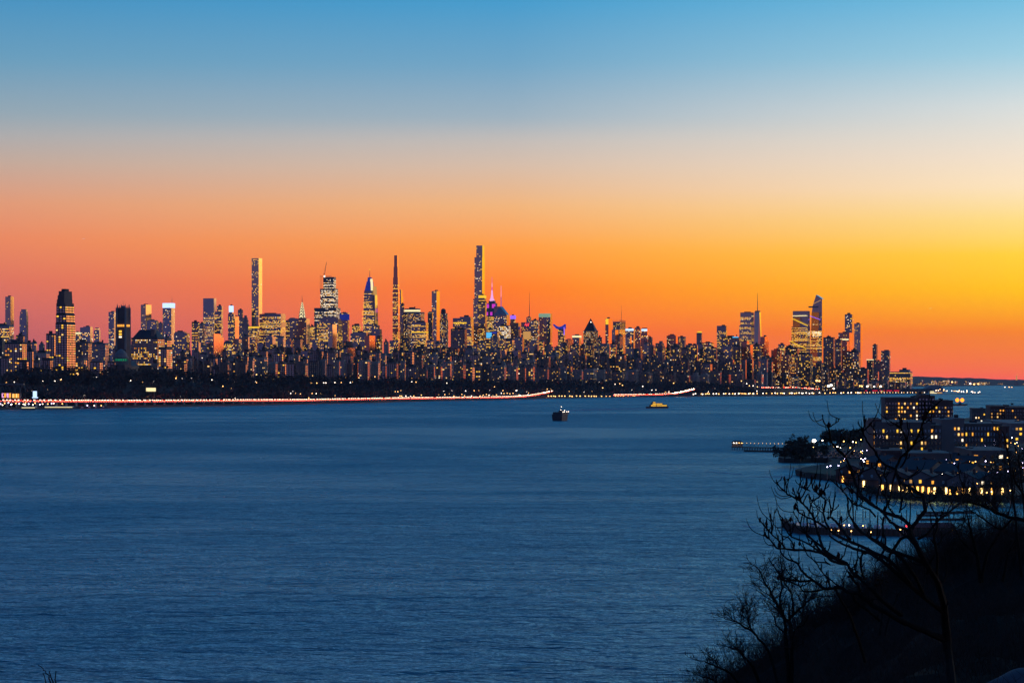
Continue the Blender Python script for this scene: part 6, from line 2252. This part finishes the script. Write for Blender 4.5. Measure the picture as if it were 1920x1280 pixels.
def smooth_path(pts, sub=3):
    out = []
    n = len(pts)
    for i in range(n - 1):
        p0, p1, p2, p3 = pts[max(i - 1, 0)], pts[i], pts[i + 1], pts[min(i + 2, n - 1)]
        for s in range(sub):
            t_ = s / sub
            out.append(0.5 * ((2 * p1) + (p2 - p0) * t_ + (2 * p0 - 5 * p1 + 4 * p2 - p3) * t_ ** 2 + (3 * p1 - p0 - 3 * p2 + p3) * t_ ** 3))
    out.append(pts[-1])
    return out


def limb(m, pts, r0, r1, Y0, amp, ph, jit=.004, n=6):
    P = smooth_path([limb_point(px, py, Y0, amp, ph) for px, py in pts])
    P = [p + Vector((ru.normal(0, jit), 0, ru.normal(0, jit))) * .6 for p in P]
    k = Y0 / F
    R = [(r0 + (r1 - r0) * i / (len(P) - 1)) * (.82 if Y0 < 40 else 1.0) * k * (1 + ru.normal(0, .05)) for i in range(len(P))]
    m.tube(P, R, n)
    return P, R


Y0, AMP, PH = 25.0, .8, 1.0
LIMBS = [  # points, start radius, end radius in picture pixels
    ([(1770, 1135), (1758, 1092), (1741, 1062), (1721, 1026), (1709, 1003), (1705, 985)], 8, 5),
    ([(1708, 992), (1718, 978), (1730, 962), (1735, 956), (1732, 940), (1731, 929), (1718, 922), (1702, 912), (1690, 905), (1683, 893), (1680, 880)], 4.6, 3.4),
    ([(1680, 880), (1662, 872), (1649, 861), (1640, 846), (1628, 831), (1620, 816), (1617, 805), (1614, 800), (1608, 792)], 3.2, 1.3),
    ([(1618, 806), (1621, 796), (1624, 785)], 2, 1.2), ([(1620, 806), (1630, 797), (1636, 790), (1641, 781)], 2, 1.1), ([(1631, 796), (1640, 805), (1642, 818)], 1.6, 1.2),
    ([(1680, 878), (1686, 862), (1697, 850), (1702, 843), (1701, 828), (1692, 808), (1683, 799), (1670, 790)], 3, 1.4),
    ([(1690, 808), (1688, 790), (1684, 778)], 1.8, 1.2), ([(1700, 826), (1703, 812), (1702, 790)], 1.8, 1.1),
    ([(1698, 850), (1712, 835), (1722, 816), (1728, 800), (1734, 783), (1742, 770), (1756, 758), (1768, 747)], 3, 1.2),
    ([(1738, 775), (1734, 762), (1731, 750)], 1.8, 1.0), ([(1713, 834), (1725, 826), (1735, 819)], 1.8, 1.0), ([(1728, 801), (1730, 815), (1727, 822)], 1.4, 1.0),
    ([(1684, 892), (1700, 899), (1712, 890), (1726, 879)], 2.4, 1.1), ([(1702, 842), (1698, 862), (1688, 876)], 2.2, 2.0),
    ([(1662, 873), (1658, 890), (1664, 905), (1660, 925), (1664, 940), (1658, 960)], 2.3, 2.0), ([(1648, 862), (1642, 880), (1652, 900), (1646, 925), (1644, 945)], 2.0, 1.8),
    ([(1680, 884), (1674, 905), (1670, 930), (1666, 950), (1682, 968)], 2.4, 2.0), ([(1683, 894), (1688, 915), (1691, 940), (1686, 960)], 2.3, 2.4),
    ([(1705, 985), (1692, 972), (1675, 965), (1656, 959), (1640, 948), (1622, 935), (1611, 922), (1603, 903), (1597, 885), (1590, 866), (1581, 853), (1570, 840), (1559, 829), (1556, 815), (1554, 801)], 4.6, 1.9),
    ([(1554, 800), (1546, 793), (1543, 785), (1542, 777)], 1.6, 1.0), ([(1555, 800), (1566, 793), (1572, 789), (1575, 784)], 1.6, 1.0),
    ([(1591, 868), (1604, 886), (1612, 891), (1619, 880), (1622, 864)], 2, 1.1), ([(1610, 892), (1610, 915), (1607, 935), (1606, 955)], 1.9, 1.8),
    ([(1572, 842), (1577, 828), (1576, 815)], 1.5, 1.0), ([(1583, 855), (1592, 846), (1598, 840), (1597, 828)], 1.5, 1.0), ([(1573, 876), (1578, 893), (1588, 912), (1598, 921)], 1.1, 2.0),
    ([(1736, 1056), (1702, 1043), (1670, 1030), (1650, 1017), (1632, 1008), (1611, 991), (1598, 975), (1591, 960), (1590, 945), (1588, 931), (1577, 917), (1566, 906), (1556, 897)], 4.2, 1.2),
    ([(1588, 930), (1600, 943), (1613, 949), (1630, 955), (1642, 968)], 2, 2.2), ([(1580, 922), (1578, 921)], 1, .8), ([(1592, 958), (1598, 947), (1603, 943)], 1.4, 1.0),
    ([(1703, 993), (1680, 985), (1665, 972), (1650, 955), (1630, 944), (1611, 931), (1601, 921), (1592, 911), (1585, 903)], 3.6, 1.6),
    ([(1735, 1120), (1715, 1080), (1690, 1045), (1665, 1030), (1640, 1013), (1622, 1001), (1606, 990), (1598, 975)], 4.2, 3),
    ([(1712, 1101), (1690, 1072), (1660, 1045), (1638, 1035), (1612, 1022), (1586, 1011), (1566, 1001), (1554, 990), (1547, 974), (1543, 962), (1547, 946), (1547, 935), (1539, 929), (1530, 922), (1523, 914)], 4.4, 1.5),
    ([(1540, 928), (1548, 911), (1554, 897)], 2, 1.1), ([(1537, 930), (1527, 937), (1521, 943), (1518, 956), (1515, 966)], 2, 1.6), ([(1537, 928), (1536, 908), (1541, 896)], 1.8, 1.0), ([(1524, 916), (1523, 900), (1527, 895)], 1.7, 1.0),
    ([(1592, 1010), (1578, 990), (1566, 976), (1557, 968), (1561, 955), (1564, 940), (1567, 929)], 3.6, 1.2), ([(1559, 962), (1556, 945), (1554, 930)], 1.8, 1.0), ([(1560, 957), (1567, 953), (1572, 947)], 1.5, 1.0), ([(1554, 960), (1544, 957), (1538, 952)], 1.4, .9),
    ([(1578, 988), (1577, 975), (1578, 968)], 1.5, 1.0),
    ([(1588, 1057), (1566, 1053), (1552, 1045), (1541, 1020), (1536, 1005), (1531, 988), (1524, 968), (1516, 956), (1506, 944), (1496, 936), (1480, 928), (1470, 920), (1461, 911), (1457, 903)], 4.2, 1.4),
    ([(1475, 926), (1474, 910), (1471, 895)], 1.5, 1.0), ([(1472, 922), (1471, 908), (1470, 898)], 1.3, 1.0), ([(1493, 935), (1490, 924), (1487, 914)], 1.6, 1.1), ([(1501, 938), (1508, 922), (1519, 907), (1522, 896)], 1.8, 1.0),
    ([(1501, 938), (1497, 920), (1501, 905), (1502, 882)], 1.8, .9), ([(1520, 920), (1506, 915), (1497, 908), (1491, 900)], 1.6, 1.0), ([(1506, 942), (1515, 925), (1518, 935), (1520, 945)], 1.6, 1.4),
    ([(1550, 990), (1538, 981), (1525, 974), (1511, 968), (1499, 961), (1493, 953), (1491, 944)], 3, 1.2), ([(1513, 969), (1514, 985), (1513, 1000)], 2, 1.8), ([(1497, 960), (1495, 945), (1492, 935)], 1.7, 1.2),
    ([(1568, 1046), (1545, 1040), (1527, 1016), (1512, 999), (1504, 990), (1500, 981), (1505, 964), (1507, 956)], 3.4, 1.1), ([(1500, 980), (1493, 968), (1487, 957)], 1.7, 1.0),
    ([(1562, 1042), (1540, 1036), (1518, 1021), (1500, 1012), (1484, 1006), (1476, 996), (1470, 985), (1463, 972), (1459, 956)], 2.8, 1.0), ([(1480, 1003), (1482, 990), (1477, 978), (1472, 970)], 1.7, 1.0), ([(1466, 981), (1467, 972)], 1.5, 1.2),
    ([(1584, 1054), (1560, 1045), (1535, 1035), (1512, 1031), (1490, 1030), (1472, 1028), (1456, 1026), (1450, 1018), (1441, 1008), (1434, 1003), (1433, 994)], 3.4, 1.1), ([(1442, 1009), (1440, 995), (1432, 985), (1426, 976), (1425, 970)], 1.8, 1.3),
    ([(1447, 1000), (1446, 985), (1444, 965)], 1.5, 1.2), ([(1449, 993), (1451, 970), (1453, 954)], 1.4, .8), ([(1438, 995), (1438, 985), (1437, 976)], 1.5, 1.4), ([(1472, 1028), (1460, 1013), (1447, 1001), (1440, 992)], 2.2, 1.4),
    ([(1490, 1030), (1484, 1015), (1478, 1008), (1466, 1004), (1459, 992), (1458, 988)], 2.2, 1.0), ([(1470, 1027), (1466, 1005), (1467, 985)], 1.8, 1.2), ([(1462, 1022), (1461, 1016), (1464, 1012)], 1.4, 1.2),
    ([(1772, 1150), (1740, 1125), (1705, 1095), (1668, 1062), (1650, 1048), (1630, 1036), (1607, 1030), (1588, 1022), (1570, 1014), (1556, 1004)], 6, 2),
    ([(1690, 1152), (1668, 1136), (1650, 1120), (1632, 1101), (1612, 1084), (1596, 1069), (1586, 1055), (1562, 1042), (1546, 1030), (1530, 1016), (1512, 1003)], 6, 2.2),
    ([(1700, 1170), (1660, 1146), (1640, 1137), (1624, 1124), (1608, 1112), (1591, 1109), (1576, 1101), (1562, 1102), (1546, 1103), (1534, 1094), (1524, 1087), (1512, 1078), (1502, 1068), (1494, 1055), (1476, 1047), (1466, 1038), (1461, 1026)], 6, 1.6),
    ([(1525, 1087), (1508, 1089), (1486, 1087), (1472, 1088), (1467, 1075), (1464, 1055), (1463, 1043)], 3, 1.1), ([(1470, 1088), (1462, 1081), (1458, 1070), (1449, 1058), (1441, 1045)], 2.2, 1.1),
    ([(1546, 1104), (1530, 1107), (1508, 1108), (1498, 1098), (1486, 1092), (1478, 1090)], 2.4, 1.5), ([(1500, 1098), (1512, 1095), (1518, 1090)], 1.4, 1.2),
    ([(1566, 1102), (1574, 1120), (1586, 1138), (1595, 1156), (1601, 1175), (1612, 1205), (1622, 1240)], 2.6, 3.8), ([(1650, 1163), (1626, 1142), (1606, 1126), (1600, 1114)], 3.4, 2.6),
    ([(1620, 1086), (1616, 1070), (1613, 1050), (1617, 1038), (1626, 1032)], 2.6, 2), ([(1612, 1110), (1611, 1098), (1602, 1090), (1592, 1072)], 3, 3), ([(1614, 1084), (1600, 1080), (1590, 1081)], 3, 2.5),
    ([(1576, 1101), (1560, 1088), (1540, 1070), (1530, 1054), (1515, 1040), (1502, 1020)], 2, 1.3), ([(1558, 1058), (1545, 1054), (1532, 1053)], 2, 1.6),
    ([(1582, 1100), (1581, 1088), (1578, 1083)], 1.6, 1.3), ([(1592, 1066), (1600, 1062), (1608, 1050), (1608, 1045)], 1.6, 1.3), ([(1570, 1050), (1580, 1044), (1585, 1030), (1587, 1020)], 1.6, 1.2),
    ([(1550, 1085), (1545, 1078), (1540, 1080)], 1.2, .9), ([(1640, 1136), (1630, 1125), (1645, 1122)], 1.6, 1.2), ([(1610, 1118), (1616, 1120)], 1.2, 1),
    ([(1645, 1050), (1658, 1030), (1660, 1010), (1655, 990), (1657, 970)], 2.4, 2.4), ([(1709, 1003), (1690, 1010), (1676, 1028), (1668, 1045), (1670, 1060)], 3.4, 3.2), ([(1722, 1026), (1708, 1014), (1692, 1000), (1676, 985)], 3, 2.2),
    ([(1765, 1118), (1757, 1080), (1757, 1040), (1752, 1010), (1757, 990), (1757, 975), (1752, 960), (1744, 945), (1743, 928)], 3.4, 1.2), ([(1757, 978), (1780, 960), (1797, 945), (1803, 935), (1806, 915), (1800, 895), (1796, 870)], 3, 1.0),
    ([(1720, 1010), (1738, 1000), (1752, 984), (1757, 976)], 3, 2.4), ([(1762, 965), (1775, 960), (1784, 956), (1787, 943)], 1.8, .9), ([(1758, 1020), (1772, 1002), (1795, 988), (1808, 978), (1818, 965)], 2.2, 1.0), ([(1803, 935), (1812, 920), (1815, 905)], 1.4, .9),
    ([(1752, 1040), (1742, 1058), (1738, 1075)], 2, 2.5),
]
tree = empty('sumac_tree', (WX(1790, Y0), Y0, WZ(1345, Y0)))
tag(tree, 'bare dark sumac tree with crooked limbs and upright seed heads in the foreground', 'tree')
off = Vector(tree.location)
tm = MB()
limb(tm, [(1790, 1345), (1784, 1280), (1777, 1220), (1772, 1165), (1769, 1130)], 12, 9, Y0, AMP, PH, n=8)
limb(tm, [(1775, 1200), (1735, 1182), (1700, 1168), (1680, 1158)], 8, 6, Y0, AMP, PH, n=8)
lm = MB()
tips = []
for pts, r0, r1 in LIMBS:
    P_, R_ = limb(lm, pts, r0, r1, Y0, AMP, PH)
    if r1 <= 1.15:
        tips.append((P_[-1], (P_[-1] - P_[-3]).normalized()))
    # side shoots that bend upward
    for j in range(max(1, int(len(P_) / 7))):
        i = int(ru.integers(len(P_) // 4, len(P_)))
        d0 = (P_[i] - P_[i - 1]).normalized()
        sd = Vector((ru.normal(0, 1), ru.normal(0, .6), ru.normal(.5, .6))).normalized()
        L = ru.uniform(.08, .26)
        q1 = P_[i] + (d0 * .6 + sd * .8).normalized() * L * .45
        q2 = q1 + (d0 * .5 + sd * .5 + Vector((0, 0, .5))).normalized() * L * .35
        q3 = q2 + (d0 * .2 + sd * .25 + Vector((0, 0, .9))).normalized() * L * .35
        rb_ = max(.0048, min(R_[i] * .6, .008))
        lm.tube(smooth_path([P_[i], q1, q2, q3], 2), [rb_ * (1 - .08 * q) for q in range(7)], 5)
    # knobbly bark and short side spurs
    for j in range(int(len(P_) * .22)):
        i = ru.integers(1, len(P_) - 1)
        d = (P_[i] - P_[i - 1]).normalized()
        s = Vector((ru.normal(0, .6), ru.normal(0, .5), ru.uniform(.2, 1.0)))
        L = ru.uniform(.015, .085)
        lm.tube([P_[i], P_[i] + (d * .5 + s).normalized() * L * .6, P_[i] + (d * .3 + s + Vector((0, 0, .4))).normalized() * L], [R_[i] * .5, .006, .004], 4)
for mm, nm in ((tm, 'trunk'), (lm, 'crown')):
    mm.v = [(x - off.x, y - off.y, z - off.z) for x, y, z in mm.v]
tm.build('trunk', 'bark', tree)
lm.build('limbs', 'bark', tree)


def seed_head(px, py, h, w_):
    p = limb_point(px, py, Y0, AMP, PH) - off
    k = Y0 / F
    m = MB()
    n = 7
    prof = [(0, .25), (.18, .8), (.4, 1.0), (.65, .8), (.85, .45), (1.0, .08)]
    i0 = len(m.v)
    for f, r_ in prof:
        for j in range(n):
            t_ = 2 * math.pi * j / n + f * 2
            rr2 = w_ / 2 * k * r_ * (1 + ru.normal(0, .22))
            m.v.append((p.x + rr2 * math.cos(t_), p.y + rr2 * math.sin(t_), p.z + (f - .5) * h * k + ru.normal(0, .002)))
    for a_ in range(len(prof) - 1):
        for j in range(n):
            m.f.append((i0 + a_ * n + j, i0 + a_ * n + (j + 1) % n, i0 + (a_ + 1) * n + (j + 1) % n, i0 + (a_ + 1) * n + j))
            m.m.append(0)
    m.build('seed_head', 'seed_red', tree)


for px, py, h, w_ in [(1425, 974, 11, 5), (1437, 980, 13, 6), (1444, 966, 10, 4.5), (1467, 973, 9, 5), (1482, 973, 10, 6), (1434, 1001, 8, 6), (1433, 992, 8, 3.5), (1471, 897, 10, 5), (1471, 919, 6, 4), (1487, 917, 10, 4), (1490, 950, 13, 7), (1497, 931, 9, 4.5),
                      (1512, 903, 18, 6), (1509, 913, 10, 6), (1522, 896, 12, 4), (1531, 914, 16, 8), (1540, 921, 14, 9), (1546, 925, 10, 6), (1537, 908, 10, 4), (1554, 795, 10, 8), (1734, 779, 18, 10), (1690, 790, 14, 7), (1632, 795, 7, 6), (1578, 972, 12, 4.5),
                      (1553, 970, 8, 7), (1597, 920, 11, 9), (1631, 933, 12, 6), (1461, 1021, 12, 7), (1459, 1083, 9, 6), (1502, 886, 14, 3.5), (1456, 903, 8, 3), (1572, 1040, 12, 7), (1598, 848, 10, 6), (1577, 815, 8, 4), (1499, 1018, 10, 5), (1607, 1072, 7, 6), (1550, 1090, 7, 5), (1797, 874, 13, 4), (1757, 962, 6, 3)]:
    seed_head(px, py, h, w_)


# ---- bare trees with fine twigs
def twig_tree(m, p, d, L, r, depth, spread, rr_, tw, bend=.25, rmin=.006):
    segs = 4
    P_ = [p]
    dd = d.normalized()
    for i in range(segs):
        dd = (dd + Vector((rr_.normal(0, bend), rr_.normal(0, bend), rr_.normal(.05, bend * .7)))).normalized()
        P_.append(P_[-1] + dd * L / segs)
    R_ = [max(rmin, r * (1 - .5 * i / segs)) for i in range(segs + 1)]
    m.tube(P_, R_, 5 if r > .03 else 3)
    if depth == 0:
        return
    for i in range(tw):
        f = rr_.uniform(.25, 1.0)
        j = min(int(f * segs), segs - 1)
        q = P_[j].lerp(P_[j + 1], f * segs - j)
        ax = Vector((rr_.normal(0, 1), rr_.normal(0, 1), rr_.normal(.15, .8))).normalized()
        nd = (dd + ax * spread).normalized()
        twig_tree(m, q, nd, L * rr_.uniform(.42, .68), R_[j] * .58, depth - 1, spread, rr_, tw, bend, rmin)


def bare_tree(name, label, stems, Yt, seed, depth=3, tw=4, group=None, spread=.9, Lk=60, amp=.8):
    """stems: list of (picture points, r0, r1 in pixels); twigs grow from them"""
    rr_ = np.random.default_rng(seed)
    k = Yt / F
    bx, by = stems[0][0][0]
    root = empty(name, (WX(bx, Yt), Yt, WZ(by, Yt)))
    tag(root, label, 'tree', group)
    o_ = Vector(root.location)
    st, cr = MB(), MB()
    for pts, r0, r1 in stems:
        P_, R_ = limb(st, pts, r0, r1, Yt, amp, seed, jit=.02 * Yt / 110, n=6)
        n_ = int(len(P_) * 1.1)
        for i in range(n_):
            f = rr_.uniform(.45, 1) if len(pts) > 3 else rr_.uniform(.2, 1)
            j = min(int(f * (len(P_) - 1)), len(P_) - 2)
            d = (P_[j + 1] - P_[j]).normalized()
            nd = (d * .7 + Vector((rr_.normal(0, .7), rr_.normal(0, .7), rr_.normal(.35, .4)))).normalized()
            twig_tree(cr, P_[j], nd, Lk * k * rr_.uniform(.5, 1.1), R_[j] * .5, depth, spread, rr_, tw, .22, .30 * k)
        twig_tree(cr, P_[-1], (P_[-1] - P_[-3]), Lk * k * .8, R_[-1], depth, spread, rr_, tw, .22, .30 * k)
    for mm in (st, cr):
        mm.v = [(x - o_.x, y - o_.y, z - o_.z) for x, y, z in mm.v]
    st.build('trunk', 'bark', root)
    cr.build('crown', 'twig', root)
    return root


bare_tree('bare_tree', 'bare twiggy tree with forked trunk standing on the slope below the sumac', [
    ([(1480, 1300), (1476, 1240), (1473, 1200), (1473, 1168), (1464, 1144), (1452, 1124), (1443, 1106), (1433, 1088), (1424, 1068)], 4.2, 1.2),
    ([(1485, 1300), (1484, 1230), (1485, 1195), (1480, 1166)], 3.6, 3), ([(1477, 1165), (1488, 1150), (1505, 1136), (1516, 1125), (1528, 1120)], 3, 1.2), ([(1488, 1150), (1487, 1128), (1482, 1108), (1471, 1094)], 2.6, 1.2),
    ([(1484, 1200), (1492, 1178), (1508, 1170), (1516, 1152)], 2.4, 1.0), ([(1466, 1146), (1462, 1120), (1466, 1098), (1462, 1076)], 2.2, 1.0), ([(1474, 1190), (1456, 1170), (1450, 1152)], 1.8, .9)], 112.0, 3, depth=2, tw=4, Lk=46)
bare_tree('bare_tree', 'leaning bare tree left of the forked trunk tree on the slope', [
    ([(1462, 1300), (1446, 1234), (1436, 1212), (1422, 1196), (1412, 1184), (1404, 1168), (1402, 1150), (1396, 1140)], 2.8, 1.0), ([(1412, 1184), (1396, 1174), (1384, 1166), (1368, 1162)], 2.2, 1.0)], 108.0, 5, depth=2, tw=4, Lk=34)
bare_tree('bare_tree', 'low bare tree at the left foot of the wooded slope', [
    ([(1430, 1300), (1412, 1250), (1396, 1232), (1384, 1218), (1370, 1214)], 3.5, 1.2), ([(1400, 1300), (1370, 1262), (1340, 1248), (1322, 1240)], 3, 1.0), ([(1360, 1300), (1340, 1275), (1315, 1268)], 2.5, 1.0)], 106.0, 7, depth=2, tw=4, Lk=32)
bare_tree('bare_tree', 'bare tree reaching in from the right edge with a long level limb', [
    ([(1990, 1060), (1950, 1000), (1925, 977), (1900, 971), (1872, 962), (1850, 951), (1832, 945), (1812, 941)], 5, 1.6), ([(1900, 971), (1880, 990), (1862, 985), (1838, 968), (1822, 958)], 2.4, 1.0), ([(1950, 1000), (1935, 960), (1920, 930), (1905, 905), (1898, 880)], 3, 1.0), ([(1872, 962), (1862, 945), (1846, 930)], 1.8, .9)], 62.0, 9, depth=2, tw=3, Lk=62)
bare_tree('bare_tree', 'bare tree with fine twigs on the crest of the slope below the houses', [
    ([(1838, 1090), (1832, 1040), (1824, 1010), (1818, 985), (1812, 962)], 4, 1.2), ([(1840, 1090), (1850, 1040), (1866, 1010), (1880, 990)], 3.5, 1.2), ([(1832, 1040), (1806, 1016), (1790, 990)], 2.4, 1.0), ([(1880, 1090), (1890, 1040), (1905, 1010)], 3, 1.2)], 95.0, 11, depth=2, tw=3, Lk=50)
bare_tree('bare_tree', 'tall bare saplings at the right edge before the lit shore', [
    ([(1915, 1080), (1908, 1000), (1902, 950), (1896, 900), (1890, 850), (1880, 810)], 3, 1.0), ([(1930, 1080), (1922, 980), (1915, 900), (1908, 850)], 3, 1.0)], 70.0, 13, depth=1, tw=3, Lk=40)
bare_tree('bare_tree', 'small bare bush with fine twigs under the sumac limbs', [
    ([(1650, 1190), (1655, 1140), (1652, 1100), (1645, 1075)], 2.2, 1.0), ([(1660, 1190), (1672, 1140), (1690, 1105)], 2.2, 1.0), ([(1720, 1130), (1735, 1080), (1728, 1045)], 2.2, .9), ([(1760, 1110), (1775, 1070), (1770, 1035)], 2.2, .9)], 88.0, 15, depth=2, tw=4, Lk=34)
# withered leaves still hanging under the sumac
tl = empty('leafy_twig', limb_point(1652, 1100, 26.5, .3, 2))
tag(tl, 'twig with withered dark leaves hanging under the sumac limbs', 'branch')
tb, lv = MB(), []
for j in range(10):
    d = Vector((ru.normal(0, .5), ru.normal(0, .4), ru.uniform(.2, 1))).normalized()
    L = ru.uniform(.08, .22)
    tb.spike((0, 0, -.25), tuple(d * L), .004)
    for q in range(4):
        c = d * L * ru.uniform(.35, 1.05) + Vector((ru.normal(0, .02), ru.normal(0, .02), ru.normal(0, .02)))
        lv.append(c)
tb.build('stem', 'twig', tl)
lmsh = MB()
lmsh.v = [(0, 0, 0), (.012, .008, .02), (0, 0, .05), (-.012, .008, .02), (0, .004, .02)]
lmsh.f = [(0, 1, 4), (1, 2, 4), (2, 3, 4), (3, 0, 4)]
lmsh.m = [0] * 4
leafme = lmsh.mesh('leaf', ['dead_leaf'])
for c in lv:
    o = link('leaf', leafme, tl, tuple(c))
    o.rotation_euler = (ru.uniform(0, 6), ru.uniform(0, 6), ru.uniform(0, 6))
# twigs at the foot of the picture, left
Yt = 13.0
m = MB()
for pts in ([(100, 1300), (94, 1275), (88, 1262), (80, 1252), (72, 1245)], [(104, 1300), (96, 1268), (94, 1256)], [(108, 1300), (104, 1272), (105, 1258)], [(90, 1300), (86, 1280), (80, 1262)]):
    limb(m, pts, 2.2, .8, Yt, .05, 1)
limb(m, [(104, 1298), (100, 1345), (98, 1420)], 3, 3.4, Yt, .05, 1)
tag(m.build('bare_twig', 'twig'), 'small bare twig poking up at the lower left edge', 'branch')
# boulder at the lower right corner
Yt = 36.0
m = MB()
m.ball(0, 0, 0, 1, 22, 14)
m.v = [(x * .62 * (1 + .12 * math.sin(4 * y + 3 * z)), y * .5, z * .30 * (1 + .12 * math.sin(5 * x + 2))) for x, y, z in m.v]
X = WX(1926, Yt)
o = m.build('boulder', 'boulder_stone', None, (X, Yt, WZ(1298, Yt)), .3, True)
tag(o, 'pale rounded boulder at the lower right corner', 'boulder')


# ------------------------------------------------------------------ the air over the river
hz = bpy.data.materials.new('haze_air')
hz.use_nodes = True
hz.node_tree.nodes.clear()
pv = hz.node_tree.nodes.new('ShaderNodeVolumePrincipled')
pv.inputs['Color'].default_value = (0.80, 0.84, 1.0, 1)
pv.inputs['Density'].default_value = 9e-6
pv.inputs['Anisotropy'].default_value = 0.0
ho = hz.node_tree.nodes.new('ShaderNodeOutputMaterial')
hz.node_tree.links.new(pv.outputs[0], ho.inputs[1])
MATS['haze_air'] = hz
m = MB()
m.box(-7200, 9200, -500, 31000, -8, 540)
tag(m.build('haze', 'haze_air'), 'thin evening haze over river and city', None, None, 'stuff')

# ------------------------------------------------------------------ tell look-alikes apart by their place from the left
ORD = lambda n_: str(n_) + ('th' if 10 < n_ % 100 < 14 else {1: 'st', 2: 'nd', 3: 'rd'}.get(n_ % 10, 'th'))
same = {}
for o in COL.objects:
    if o.parent is None and o.get('label') and o.get('category') and o.get('kind') != 'stuff':
        same.setdefault(o['label'], []).append(o)
for lab, obs in same.items():
    if 1 < len(obs) <= 80 and len(lab.split()) <= 13:
        obs.sort(key=lambda o: o.location.x / max(1.0, o.location.y))
        for i, o in enumerate(obs):
            o['label'] = f"{lab}, {ORD(i + 1)} from left"
